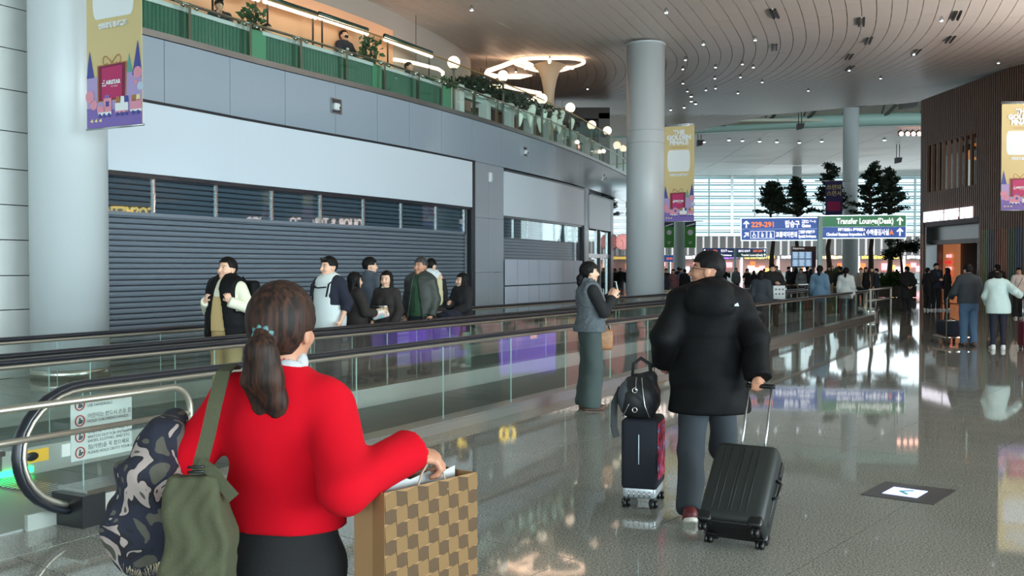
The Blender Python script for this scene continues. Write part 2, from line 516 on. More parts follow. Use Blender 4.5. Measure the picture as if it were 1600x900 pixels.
for a, b in zip(bs[:-1], bs[1:]):
    for z0, z1 in ((0.3, 1.08), (1.1, 1.85)):
        mb = MB(); wslab(mb, a + 0.03, b - 0.03, z0 - 0.0, z1 - 0.02, 0.0, 0.05, 3.0); child(mb.build('white_board', M_board, shop))
mb = MB(); wslab(mb, bs[0], bs[-1], 0.0, 0.3, -0.1, 0.045, 2.0); child(mb.build('kick_plate', M_darkframe, shop))

# ---- shop three: narrow glazed doorway
shop = tag(empty('shop_front', wpt((S3a + S3b) / 2, -0.3), 0, 'narrow glazed doorway under a small blank white sign beside the mirrored corner', 'shop front'))
mb = MB(); wslab(mb, S3a, S3b, 3.0, 4.2, -0.4, 0.04, 0.8); child(mb.build('sign_panel', M_white, shop))
mb = MB(); wslab(mb, S3b, S3b + 0.45, 0, 4.25, -0.4, 0.045); wslab(mb, S3a, S3b, 4.2, 4.25, -0.4, 0.05); child(mb.build('frame', M_darkframe, shop))
M_int = mat('dim_shop_interior', rgb(150, 146, 140), 0.6)
mb = MB(); wslab(mb, S3a, S3b, 0, 3.0, -0.42, -0.40, 1.0); child(mb.build('interior_wall', M_int, shop))
for p in (921, 934, 940, 951): mb = MB(); mullion(mb, spx(p), 0, 3.0, -0.04, 0.09, 0.08); child(mb.build('mullion', M_alu, shop))
mb = MB(); wslab(mb, S3a, S3b, 1.95, 2.1, -0.1, -0.03); child(mb.build('door_header', M_alu, shop))
for a, b in ((921, 934), (940, 951)):
    mb = MB(); wslab(mb, spx(a), spx(b), 0.05, 2.95, -0.09, -0.08); child(mb.build('glass_pane', M_shopglass, shop))

# ------------------------------------------------------------------ ceiling: concentric rows of panels
CX, CY = -34.2, 41.2
def zc(x, y):
    t = min(max((y - 27.0) / 36.0, 0), 1)
    dip = 0.35 * math.exp(-((x - 3.8) ** 2 + (y - 29) ** 2) / 14.0)
    return 8.12 + 3.0 * (t ** 1.15) - dip * 0.35
ceiling = None
def ceil_ok(x, y):
    # keeps the near ceiling in front of its rounded far rim
    if y > 73: return False
    rim = 73 - max(0, (x - 12)) * 2.5
    return y < rim and x < 28
def drum_in(x, y):
    return (x + 23.4) ** 2 + (y - 34.1) ** 2 < 21.8 ** 2
CEIL_Z0 = 0
rows = []
DR = 0.36
cand = []
for k in range(-40, 120):
    r0 = 36.8 + k * DR
    if r0 < 12 or r0 > 76: continue
    a = -1.75
    step = 4.2 / r0
    while a < 0.95:
        am, rm = a + step / 2, r0 + DR / 2
        x, y = CX + rm * math.cos(am), CY + rm * math.sin(am)
        if ceil_ok(x, y) and y > -16 and x < 24 and not (x < -12 and y > 20):
            vis = y > 12 and abs(x / y) < 0.53 and (zc(x, y) - CAM_H) / y < 0.285 and r0 > 26
            cand.append((vis, r0, a, step, x, y))
        a += step
vis = [c for c in cand if c[0]]; vis.sort(key=lambda c: math.hypot(c[4], c[5]))
near = set(id(c) for c in vis[:290])
def patch(mb, r0, a, step, g=0.009, n=4):
    vs = []
    for i in range(n + 1):
        t = a + step * i / n
        t = min(max(t, a + g / r0), a + step - g / r0)
        for rr in (r0 + g, r0 + DR - g):
            x, y = CX + rr * math.cos(t), CY + rr * math.sin(t)
            vs.append((x, y, zc(x, y)))
    fs = [(2 * i, 2 * i + 1, 2 * i + 3, 2 * i + 2) for i in range(n)]
    fs = [tuple(reversed(f)) for f in fs]
    b = len(vs)
    vs2 = vs + [(v[0], v[1], v[2] + 0.03) for v in vs]
    fs += [tuple(reversed([i + b for i in f])) for f in fs]
    side = [0] + [2 * i + 1 for i in range(n + 1)]
    for i in range(n):
        fs.append((2 * i, 2 * i + 2, 2 * i + 2 + b, 2 * i + b)); fs.append((2 * i + 3, 2 * i + 1, 2 * i + 1 + b, 2 * i + 3 + b))
    fs.append((1, 0, b, b + 1)); e = 2 * n; fs.append((e, e + 1, e + 1 + b, e + b))
    mb.add(vs2, fs)
deck = MB()
nx, ny = 40, 60
gx = [-40 + 66 * i / nx for i in range(nx + 1)]; gy = [-18 + 91 * j / ny for j in range(ny + 1)]
vs = [(x, y, zc(x, y) + 0.05) for x in gx for y in gy]
fs = []
for i in range(nx):
    for j in range(ny):
        if ceil_ok(gx[i] + 0.8, gy[j] + 1.6):
            fs.append((i * (ny + 1) + j, i * (ny + 1) + j + 1, (i + 1) * (ny + 1) + j + 1, (i + 1) * (ny + 1) + j))
deck.add(vs, fs)
ceiling = tag(deck.build('ceiling', M_ceilgap), 'grey curved ceiling of concentric panel rows', kind='structure')
mass = MB()
for c in cand:
    if id(c) in near:
        mb = MB(); patch(mb, c[1], c[2], c[3]); mb.build('ceiling_panel', M_ceil, ceiling)
    else: patch(mass, c[1], c[2], c[3], n=3)
tag(mass.build('ceiling_panels_beyond', M_ceil, ceiling), kind='stuff')

# ------------------------------------------------------------------ columns
def column(px, Y, r, ztop, label, rings=()):
    x = (px - 800) / F_PX * Y
    c = tag(empty('column', (x, Y, 0), 0, label, 'column', kind='structure'))
    MB().lathe([(r, 0), (r, ztop)], n=48).build('shaft', M_column, c)
    MB().lathe([(r + 0.012, 0), (r + 0.012, 0.14), (r, 0.15)], n=48).build('base_ring', M_steel, c)
    if ztop < 8.5: MB().lathe([(r + 0.015, ztop - 0.05), (r + 0.015, ztop)], n=48).build('top_ring', M_column, c)
    for z in rings:
        MB().lathe([(r + 0.002, z), (r + 0.002, z + 0.012)], n=48).build('joint', M_pier, c)
    return c
column(109, 14.7, 0.535, 9.0, 'broad white round column beside the wide shutter on the left')
column(1008, 29.0, 0.545, 8.02, 'white round column in the middle of the hall', rings=(5.15, 5.5))
column(1328, 66.0, 0.50, 12.4, 'tall pale column behind the direction signs')
column(1244.5, 96.0, 0.42, 11.2, 'slim far column among the pine trees')
column(1061.5, 70.0, 0.42, 11.0, 'far white column between two green banners')
ORD = ['leftmost', 'second from the left', 'third from the left', 'fourth from the left', 'fifth from the left', 'fifth from the right', 'fourth from the right', 'third from the right', 'second from the right', 'rightmost']
# ------------------------------------------------------------------ far hall
M_farceil = mat('far_white_ceiling', rgb(214, 210, 205), 0.45)
M_ring = mat('pale_green_ring_beam', rgb(178, 212, 202), 0.4)
M_roof = mat('cream_roof_liner', rgb(206, 204, 186), 0.6)
def zf(x, y):
    t = min(max((y - 72) / 36.0, 0), 1)
    return 11.95 - 0.4 * t - 0.5 * math.exp(-((x - 27) ** 2 + (y - 96) ** 2) / 30.0)
def rimy(x): return 76.5 - 0.22 * (x - 14) + 0.010 * (x - 26) ** 2
fc = tag(empty('ceiling', (0, 0, 0), 0, 'flat white far ceiling over the gate hall', kind='structure'))
xs = [-8 + 4.6 * i for i in range(17)]
for i in range(len(xs) - 1):
    for j in range(9):
        q = []
        for (x, jj) in ((xs[i] + .02, j), (xs[i + 1] - .02, j), (xs[i + 1] - .02, j + 1), (xs[i] + .02, j + 1)):
            y0 = rimy(x); y = y0 + (112 - y0) * jj / 9.0 + (0.03 if jj == j else -0.03)
            q.append(Vector((x, y, zf(x, y))))
        q = [q[3], q[2], q[1], q[0]]
        MB().hexa([p for p in q][::-1] + [p + Vector((0, 0, 0.12)) for p in q][::-1]).build('ceiling_panel', M_farceil, fc)
MB().box((29, 94, 12.4), (78, 40, 0.2)).build('ceiling_backing', M_roof, fc)
ring = MB()
pts = [Vector((x, rimy(x) - 0.2, 11.95 + 0.42)) for x in np.linspace(-8, 66, 40)]
ring.tube(pts, 0.46, n=12)
pts2 = [Vector((x, rimy(x) + 0.05, 11.93)) for x in np.linspace(-8, 66, 40)]
rb = ring.build('ring_beam', M_ring, fc)
MB().tube(pts2, 0.10, n=8).build('ring_lip', M_whitetop, fc)
sky_roof = MB().box((28, 84, 16.4), (100, 78, 0.2)).build('skylight_roof', M_roof, fc)
M_truss = mat('grey_truss_steel', rgb(120, 122, 112), 0.5)
for k in range(9):
    x0 = 14 + k * 2.6
    mb = MB(); y1 = rimy(x0) - 0.3
    mb.tube([(x0, y1, 12.5), (x0 + 1.4, y1 - 7, 15.6)], 0.10, n=6); mb.tube([(x0 + 0.16, y1, 12.5), (x0 + 1.56, y1 - 7, 15.6)], 0.05, n=6)
    mb.build('truss_strut', M_truss, fc)
    MB().tube([(x0 + 1.4, y1 - 7, 15.6), (x0 + 2.6, y1, 12.5)], 0.07, n=6).build('truss_brace', M_truss, fc)

# glazed far facade
YF = 110.0
fx0, fx1, fz0, fz1 = 9.0, 64.0, 4.9, 11.55
win = tag(empty('window_1', (0, YF, 0), 0, 'tall glazed facade with white mullions and horizontal louvres at the far end', kind='structure'))
M_louvre = mat('pale_louvre', rgb(205, 222, 224), 0.5)
M_mull = mat('white_mullion', rgb(232, 244, 244), 0.4)
M_blind = bpy.data.materials.new('translucent_blind'); M_blind.use_nodes = True
_nt = M_blind.node_tree; _nt.nodes.clear()
_o = _nt.nodes.new('ShaderNodeOutputMaterial'); _t = _nt.nodes.new('ShaderNodeBsdfTransparent'); _t.inputs[0].default_value = (0.86, 0.95, 0.97, 1)
_d = _nt.nodes.new('ShaderNodeBsdfDiffuse'); _d.inputs[0].default_value = (0.8, 0.9, 0.92, 1)
_m = _nt.nodes.new('ShaderNodeMixShader'); _m.inputs[0].default_value = 0.12
_nt.links.new(_t.outputs[0], _m.inputs[1]); _nt.links.new(_d.outputs[0], _m.inputs[2]); _nt.links.new(_m.outputs[0], _o.inputs[0])
cols = np.arange(fx0, fx1 + 0.1, 2.5)
nrow = 9
for i in range(len(cols) - 1):
    MB().box((cols[i], -0.1, (fz0 + fz1) / 2), (0.30 if i % 3 == 0 else 0.16, 0.3, fz1 - fz0)).build('mullion', M_mull if i % 3 else M_alu, win)
    for r in range(nrow):
        z0 = fz0 + (fz1 - fz0) * r / nrow; z1 = fz0 + (fz1 - fz0) * (r + 1) / nrow
        MB().box(((cols[i] + cols[i + 1]) / 2, 0.1, (z0 + z1) / 2), (2.4, 0.03, z1 - z0 - 0.04)).build('pane', M_blind, win)
for r in range(nrow + 1):
    z0 = fz0 + (fz1 - fz0) * r / nrow
    MB().box(((fx0 + fx1) / 2, -0.05, z0), (fx1 - fx0, 0.12, 0.09 if r % 3 else 0.16)).build('transom', M_mull, win)
    if r < nrow:
        MB().box(((fx0 + fx1) / 2, 0.4, z0 + 0.52), (fx1 - fx0, 0.06, 0.16)).build('louvre', M_louvre, win)

# wall below the facade: grey panels between thin white fins, lit shops under them
M_greyw = mat('grey_wall_panel', rgb(150, 152, 150), 0.5)
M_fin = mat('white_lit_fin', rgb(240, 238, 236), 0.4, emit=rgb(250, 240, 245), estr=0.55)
wall = tag(empty('wall_back', (0, YF - 1, 0), 0, 'far grey wall with thin white fins under the glazed facade', kind='structure'))
MB().box((30, 0.5, 3.8), (70, 0.6, 2.3)).build('panel_wall', M_greyw, wall)
for k in range(62):
    MB().box((9 + k * 0.84, 0.1, 3.85), (0.14, 0.3, 2.1)).build('fin', M_fin, wall)
def emat(name, c, e): return mat(name, c, 0.5, emit=c, estr=e)
E_pink = emat('lit_pink_display', rgb(245, 180, 185), 1.5)
E_cream = emat('lit_cream_display', rgb(255, 226, 170), 2.2)
E_white = emat('lit_white_display', rgb(245, 235, 250), 2.2)
E_purple = emat('lit_purple_display', rgb(170, 110, 235), 1.8)
E_orange = emat('lit_orange_display', rgb(240, 140, 80), 1.1)
E_blue = emat('lit_blue_display', rgb(110, 140, 235), 1.3)
E_yellow = emat('lit_yellow_sign', rgb(255, 214, 110), 1.7)
E_red = emat('lit_red_display', rgb(225, 60, 60), 1.0)
M_dim = mat('dim_shop_wall', rgb(214, 176, 166), 0.6)
random.seed(21)
x = 9.0; q = 0
kinds = [(E_cream, E_pink), (E_yellow, E_orange), (E_white, E_pink), (E_purple, E_white), (E_yellow, E_cream), (E_white, E_orange)]
shop_desc = ['glowing pink', 'orange lit', 'white and pink lit', 'purple lit', 'cream lit', 'white and orange lit']
while x < 56:
    w = random.uniform(3.6, 5.0)
    sx = 800 + (x + w / 2) / (YF - 1.4) * F_PX
    sh = tag(empty('duty_free_shop', (x + w / 2, YF - 1.2, 0), 0), '%s shop bay under the finned far wall, bay %d counted from the column' % (shop_desc[q % 6], q + 1), 'shop', 'lit shops along the far wall')
    sh['label'] = '%s shop bay along the far wall, %s' % (shop_desc[q % 6], ['half hidden by the middle column', 'beside the two green banners', 'behind the small blue direction sign', 'behind the crowd left of the flight screen', 'behind the flight information screen', 'behind the direction sign post', 'left of the tall pale column', 'right of the tall pale column', 'behind the pine trunks', 'behind the rounded tree', 'beside the timber building', 'behind the timber building', 'furthest right'][min(q, 12)])
    a, b = kinds[q % 6]
    MB().box((0, 0.4, 1.35), (w, 0.3, 2.7)).build('back_wall', M_dim, sh)
    MB().box((0, -0.1, 2.66), (w - 0.1, 0.3, 0.5)).build('sign_band', M_greyw, sh)
    mb = MB(); xx = -w / 2 + 0.4
    while xx < w / 2 - 0.4:
        lw = random.uniform(0.14, 0.3); mb.box((xx, -0.29, 2.66 + random.uniform(-.03, .03)), (lw, 0.06, random.uniform(0.24, 0.36))); xx += lw + 0.07
    mb.build('sign_lettering', a, sh)
    for k in range(5):
        cx = random.uniform(-w / 2 + 0.5, w / 2 - 0.5)
        MB().box((cx, 0.15 - 0.04 * k, random.uniform(1.1, 2.0)), (random.uniform(0.4, 0.9), 0.08, random.uniform(0.35, 0.8))).build('display_panel', [b, E_white, E_orange, a, E_pink][k], sh)
    MB().box((0, -0.3, 0.5), (w * 0.8, 0.5, 1.0)).build('counter', M_whitetop, sh)
    for s_ in (-1, 1): MB().box((s_ * w / 2, -0.1, 1.4), (0.2, 0.5, 2.8)).build('pilaster', M_fin, sh)
    x += w + 0.05; q += 1

# spot lamps and hanging loudspeakers under the far ceiling
def spot(p, d, label, group, r=0.10, e=None):
    t = tag(empty('spotlight', p), label, 'spotlight', group)
    M = Matrix.Rotation(math.pi, 3, 'X')
    MB().lathe([(r * 0.9, 0), (r, 0.03), (r * 0.75, 0.09), (r * 0.3, 0.12)], n=10).build('housing', M_alu, t)
    MB().ball((0, 0, -0.005), (r * 0.8, r * 0.8, r * 0.35), 8, 5).build('lamp', e or M_spot, t)
    return t
for k, (px, py) in enumerate([(1187, 221), (1214, 222), (1249, 223), (1284, 221), (1382, 219), (1100, 222), (1139, 219), (1160, 220)]):
    Y = 80.0
    p = P(px, py, Y)
    for _ in range(6):
        Y = Y * (zf(p.x, Y) - 0.12 - CAM_H) / (p.z - CAM_H); p = P(px, py, Y)
    rk_ = sorted([1187, 1214, 1249, 1284, 1382, 1100, 1139, 1160]).index(px)
    spot(p, 0, 'small white spotlight in the front edge of the far white ceiling, ' + ORD[rk_ if rk_ < 4 else rk_ + 2], 'spotlights along the far ceiling edge', 0.16)
E_hot = emat('hot_red_lamp', rgb(255, 190, 170), 5.0)
for px, nm in ((1407, 'leftmost'), (1417, 'second'), (1426, 'third'), (1435, 'rightmost')):
    p = P(px, 212, 75.5); t = tag(empty('stage_lamp', p), '%s of the four reddish bright lamps near the timber building' % nm, 'lamp', 'row of reddish lamps by the timber building')
    MB().lathe([(0.17, 0.0), (0.2, 0.3), (0.1, 0.38)], n=12).build('housing', M_black, t)
    MB().ball((0, -0.16, 0.12), (0.17, 0.1, 0.17), 10, 8).build('lamp', E_hot, t)
    MB().tube([(0, 0, 0.3), (0, 0, max(0.4, 12.62 - p.z))], 0.03, n=6).build('hanger', M_black, t)
for (px, py, Y, w, lab) in ((1418, 162, 58, 0.85, 'black loudspeaker cluster hanging near the timber building'), (1250, 198, 66, 0.34, 'small black hanging loudspeaker left of the tall pale column'), (1403, 251, 84, 0.4, 'small grey hanging loudspeaker under the far white ceiling'), (1093, 224, 78, 0.38, 'small dark hanging loudspeaker right of the gold banner')):
    p = P(px, py, Y); t = tag(empty('hanging_speaker', p), lab, 'speaker')
    hh = w * 0.75 if w > 0.5 else w * 1.2
    MB().add([(-w / 2, -.25, -hh / 2), (w / 2, -.25, -hh / 3), (w / 2, .25, -hh / 3), (-w / 2, .25, -hh / 2), (-w / 2, -.25, hh / 2), (w * .7, -.25, hh / 2), (w * .7, .25, hh / 2), (-w / 2, .25, hh / 2)],
             [(3, 2, 1, 0), (4, 5, 6, 7), (0, 1, 5, 4), (1, 2, 6, 5), (2, 3, 7, 6), (3, 0, 4, 7)]).build('cabinet', mat('speaker_dark', rgb(46, 40, 36), 0.6), t)
    top = (zc(p.x, p.y) if p.y < 62 else 12.2) - p.z
    for s_ in (-.3, .3): MB().tube([(s_ * w, 0, hh / 2), (s_ * w, 0, max(top, hh / 2 + .1))], 0.03, n=6).build('hanger', M_black, t)

# spot lamps and slot vents in the near ceiling
def ceil_at(px, py):
    Y = 30.0
    for _ in range(40):
        p = P(px, py, Y)
        if p.z <= CAM_H: break
        Y = Y * (zc(p.x, p.y) - CAM_H) / (p.z - CAM_H)
    return P(px, py, Y)
for (px, py) in [(1041, 11), (1099, 62), (1071, 87), (1067, 102), (1067, 125), (1074, 138), (1080, 146), (1080, 154), (1087, 158), (1103, 136), (1118, 133), (1117, 117), (1118, 99), (1160, 94), (1177, 99), (1157, 115), (1180, 55), (1191, 123), (1153, 141), (1471, 24), (1428, 78), (1376, 117), (1327, 104), (1263, 137), (737, 7), (918, 134), (806, 106), (1069, 164), (1048, 168), (1560, 92)]:
    p = ceil_at(px, py); p.z -= 0.14
    spot(p, 0, 'small white spotlight set in the grey curved ceiling', 'spotlights in the curved ceiling', 0.055 if p.y < 45 else 0.085)
VL = {(1210, 20): 'upper left at the picture top', (1346, 33): 'short one near the top middle', (1357, 62): 'middle one above the tall pale column', (1327, 87): 'upper of the close pair', (1328, 105): 'lower of the close pair', (1495, 23): 'long upper one at the right', (1485, 60): 'long middle one at the right', (1432, 80): 'lower one at the right', (1210, 72): 'lower left over the blue sign'}
for (px, py) in [(1210, 20), (1346, 33), (1357, 62), (1327, 87), (1328, 105), (1495, 23), (1485, 60), (1432, 80), (1210, 72)]:
    p = ceil_at(px, py)
    th = math.atan2(p.y - CY, p.x - CX)
    t = tag(empty('slot_vent', (p.x, p.y, p.z - 0.03), th + math.pi / 2), 'narrow double slot air vent in the curved ceiling, ' + VL[(px, py)], 'air vent', 'slot vents in the curved ceiling')
    for s_ in (-1, 1):
        MB().box((0, s_ * 0.06, 0), (0.9, 0.05, 0.05)).build('slot', M_black, t)
    MB().box((0, 0, 0.02), (0.95, 0.03, 0.05)).build('divider', M_ceil, t)

# ------------------------------------------------------------------ timber clad building on the right
BP = [(27, 56), (20.5, 48.5), (17.55, 43), (17.85, 35), (18.2, 29), (18.2, 21.6), (18.2, 6)]
ZB = 8.72
M_wood = mat('dark_timber_slat', rgb(112, 74, 52), 0.5, var=0.15, vscale=1.2)
M_woodback = mat('timber_backing', rgb(46, 36, 32), 0.6)
bld = tag(empty('timber_building', (17.8, 35, 0), 0, 'tall dark building clad in vertical brown timber slats with a lit doorway at the right', 'building'))
def bpart(mb, name, m):
    return child(mb.build(name, m, bld))
def bface(i):
    a, b = Vector(BP[i] + (0,)), Vector(BP[i + 1] + (0,)); d = (b - a).normalized(); return a, b, d, Vector((d.y, -d.x, 0))
SLC = [rgb(150, 90, 50), rgb(70, 88, 60), rgb(64, 78, 100), rgb(150, 76, 44), rgb(106, 120, 60), rgb(74, 66, 66), rgb(120, 60, 40)]
slat_stuff = MB()
def face_px(px, i):
    a, b, d, n = bface(i); r = (px - 800) / F_PX
    return (r * a.y - a.x) / (d.x - r * d.y)
door0, door1 = face_px(1446, 2), face_px(1533, 2)
win0, win1 = face_px(1452, 2), face_px(1526, 2)
for i in range(len(BP) - 1):
    a, b, d, n = bface(i)
    n = Vector((d.y, -d.x, 0))
    if n.x > 0: n = -n
    L = (b - a).length
    def q(s0, s1, z0, z1, o0, o1):
        return MB().hexa([a + d * s0 + n * o0 + Vector((0, 0, z0)), a + d * s1 + n * o0 + Vector((0, 0, z0)), a + d * s1 + n * o1 + Vector((0, 0, z0)), a + d * s0 + n * o1 + Vector((0, 0, z0)),
                          a + d * s0 + n * o0 + Vector((0, 0, z1)), a + d * s1 + n * o0 + Vector((0, 0, z1)), a + d * s1 + n * o1 + Vector((0, 0, z1)), a + d * s0 + n * o1 + Vector((0, 0, z1))])
    if i == 2:
        bpart(q(0, win0, 3.45, ZB, -0.5, -0.02), 'cladding_backing', M_woodback); bpart(q(win1, L, 3.45, ZB, -0.5, -0.02), 'cladding_backing', M_woodback)
        bpart(q(win0, win1, 3.45, 4.75, -0.5, -0.02), 'cladding_backing', M_woodback); bpart(q(win0, win1, 6.7, ZB, -0.5, -0.02), 'cladding_backing', M_woodback)
        bpart(q(0, door0, 0, 3.45, -0.5, -0.02), 'cladding_backing', M_woodback); bpart(q(door1, L, 0, 3.45, -0.5, -0.02), 'cladding_backing', M_woodback)
        # window recess
        bpart(q(win0, win1, 4.75, 6.7, -1.4, -1.3), 'window_back', M_black)
        bpart(q(win0, win1, 4.75, 6.7, -0.32, -0.30), 'window_pane', glass_mat('dark_window_glass', (.75, .72, .68), refl=.25))
        for (px, w, z0, z1) in ((1478, 0.14, 5.85, 6.35), (1490, 0.5, 5.9, 6.0), (1490, 0.4, 6.45, 6.55), (1503, 0.2, 5.7, 6.5), (1512.5, 0.12, 5.7, 6.6)):
            s_ = face_px(px, 2); bpart(q(s_ - w / 2, s_ + w / 2, z0, z1, -0.9, -0.8), 'amber_lamp', emat('amber_lamp', rgb(235, 150, 70), 0.9))
        for (px, z0, z1) in ((1489, 4.85, 5.9), (1501.5, 4.85, 5.7)):
            s_ = face_px(px, 2); bpart(q(s_ - 0.05, s_ + 0.05, z0, z1, -0.7, -0.6), 'light_tube', emat('cool_tube', rgb(190, 225, 225), 0.9))
        # doorway
        bpart(q(-4.7, door1, 0, 3.45, -2.6, -2.5), 'shop_back_wall', mat('shop_grey_wall', rgb(128, 124, 120), 0.6))
        bpart(q(-3.0, -1.7, 0, 2.9, -2.5, -2.3), 'orange_wall', emat('lit_orange_wall', rgb(196, 122, 80), 0.6))
        for k in range(4): bpart(q(-2.6 + 0.15 * (k % 2), -2.0, 1.2 + .28 * k, 1.34 + .28 * k, -2.25, -2.2), 'display_panel', E_pink if k % 2 else E_red)
        bpart(q(door0, door1, 2.55, 2.72, -0.35, -0.2), 'door_header', mat('header_grey', rgb(120, 116, 112), .5))
        bpart(q(door0 + .17, door1 - .13, 2.73, 3.29, -0.30, -0.26), 'transom_panel', mat('transom_grey', rgb(92, 96, 88), .3))
        bpart(q(door0, door0 + 0.16, 0, 3.3, -0.4, 0.05), 'door_jamb', M_black); bpart(q(door1 - 0.12, door1, 0, 3.3, -0.4, 0.05), 'door_jamb', M_wood)
        bpart(q(door1 - 0.9, door1 - 0.14, 0, 2.55, -0.32, -0.3), 'glass_pane', glass_mat('dark_window_glass', (.75, .72, .68), refl=.25))
        bpart(q(door0 - .1, door1 + .05, 3.3, 3.5, -0.3, 0.06), 'door_soffit', M_woodback)
        # white glowing letters over the doorway
        mb = MB(); s0, s1 = face_px(1448, 2), face_px(1525, 2); run = [9, 6, 5]; tot = sum(run) + 2 * 0.6; cw = (s1 - s0) / tot; ss = s0
        for cnt in run:
            for k in range(cnt):
                c_ = ss + cw * (k + 0.5)
                for (ds, z0, z1, w_) in ((-0.3, 3.5, 3.93, 0.2), (0.22, 3.5 + .1 * (k % 2), 3.93 - .12 * ((k + 1) % 3 == 0), 0.16), (-0.05, 3.84 if k % 3 else 3.5, 3.93 if k % 3 else 3.59, 0.6), (-0.05, 3.68, 3.75, 0.5)):
                    m2 = q(c_ + ds * cw - w_ * cw / 2, c_ + ds * cw + w_ * cw / 2, z0, z1, 0.12, 0.18); mb.add(m2.v, m2.f)
            ss += cw * (cnt + 0.6)
        bpart(mb, 'lettering', emat('glowing_letters', rgb(250, 246, 255), 1.1))
    else:
        bpart(q(0, L, 0, ZB, -0.5, -0.02), 'cladding_backing', M_woodback)
    ns = int(L / 0.155)
    for k in range(ns):
        s_ = (k + 0.5) * L / ns
        spans = [(0, 3.0, True), (3.0, ZB, False)]
        if i == 2:
            if door0 < s_ < door1: spans = [(3.5, ZB, False)]
            if win0 < s_ < win1: spans = [(z0, z1, c) for (z0, z1, c) in [(3.5 if s_ < door1 else 3.0, 4.75, False), (6.7, ZB, False)]] + ([] if s_ < door1 else [(0, 3.0, True)]) + ([(4.75, 6.7, False)] if k % 3 == 0 else [])
        for (z0, z1, colr) in spans:
            m2 = q(s_ - 0.045, s_ + 0.045, z0, z1, -0.02, 0.10)
            if i in (2,) :
                kk = (k * 7 + k // 3) % 7
                mm = M_wood if not colr else mat('painted_slat_%d' % kk, SLC[kk], 0.5)
                bpart(m2, 'timber_slat', mm)
            else: slat_stuff.add(m2.v, m2.f)
tag(bpart(slat_stuff, 'timber_slats', M_wood), kind='stuff')
bpart(MB().add([Vector(p + (ZB,)) for p in BP] + [Vector((40, 6, ZB)), Vector((40, 56, ZB))], [tuple(range(len(BP) + 2))]), 'roof', M_woodback)

# shop fronts of the same building just outside the frame, seen only as reflections in the glass opposite
M_gold = emat('gold_lettering', rgb(255, 220, 100), 8.0)
def sidepanel(name, y0, y1, z0, z1, m, o=0.16):
    return child(MB().box((18.2 - o, (y0 + y1) / 2, (z0 + z1) / 2), (0.08, abs(y1 - y0), z1 - z0)).build(name, m, bld))
sidepanel('screen', 21.6, 24.3, 0.45, 1.85, emat('purple_screen', rgb(150, 100, 250), 2.2))
sidepanel('lit_window', 24.8, 28.2, 0.3, 2.6, emat('pink_window', rgb(235, 150, 150), 0.8))
sidepanel('lit_window', 28.6, 31.5, 0.3, 2.6, emat('peach_window', rgb(225, 170, 130), 0.8))
sidepanel('lit_window', 16.5, 21.0, 0.3, 2.4, emat('grey_lit_window', rgb(170, 150, 150), 0.5))
sidepanel('lit_window', 31.8, 34.3, 0.3, 2.6, emat('white_lit_window', rgb(225, 205, 220), 0.7))
def side_text(body, y0, y1, z, h, m):
    o = text_mesh(body, h / 0.72, m, 'lettering', None, (18.2 - 0.32, y1, z), (0, -1, 0), (0, 0, 1), 'LEFT', 0.04, fit=abs(y1 - y0), bold=0.012)
    o.parent = bld; child(o)
side_text('COSMETICS', 20.5, 22.66, 3.55, 0.46, M_gold)
side_text('LIQUOR & TOBACCO', 27.2, 30.95, 3.32, 0.44, emat('white_lettering', rgb(255, 232, 225), 6.0))

# lamps added out of view beside the timber building to brighten the curved ceiling
M_upl = emat('fill_lamp_lens', rgb(255, 250, 244), 1.5)
for k in range(5):
    y_ = -4 + k * 6.4
    t = tag(empty('added_ceiling_lamp', (17.55, y_, 3.12)), 'long grey lamp added to brighten the ceiling, number %s from the hall entrance' % ['one', 'two', 'three', 'four', 'five'][k], 'lamp', 'added lamps for the ceiling')
    MB().box((0, 0, 0), (.34, 5.6, .16)).build('housing', M_alu, t); MB().box((-.02, 0, .085), (.26, 5.5, .02)).build('lens', M_upl, t)
    MB().box((-.185, 0, .07), (.02, 5.6, .22)).build('baffle', M_alu, t); MB().box((.36, -2, -.05), (.6, .08, .08)).build('bracket', M_alu, t); MB().box((.36, 2, -.05), (.6, .08, .08)).build('bracket', M_alu, t)
    area_light('ceiling_fill', (17.5, y_, 3.25), (17.5 - 4.5, y_, 3.25 + 4.0), 5.4, .24, 1050, (1.0, .97, .93))  # fill light added for the near ceiling
# ------------------------------------------------------------------ mezzanine over the shops
mez = tag(empty('mezzanine', (0, 0, 0), 0, 'upper cafe floor above the shops', kind='structure'))
mb = MB()
n = 60; vs = []
for k in range(n + 1):
    s_ = spx(-200) + (WS[-1] - spx(-200)) * k / n
    a = wpt(s_, -0.3); b = wpt(s_, -14.0)
    vs += [(a.x, a.y, ZM - 0.05), (b.x, b.y, ZM - 0.05), (b.x, b.y, ZM - 0.3), (a.x, a.y, ZM - 0.3)]
mb.add(vs, [(4 * k + q, 4 * k + 4 + q, 4 * k + 4 + (q + 1) % 4, 4 * k + (q + 1) % 4) for k in range(n) for q in range(4)])
mb.build('upper_floor', mat('upper_floor_screed', rgb(150, 140, 130), 0.5), mez)
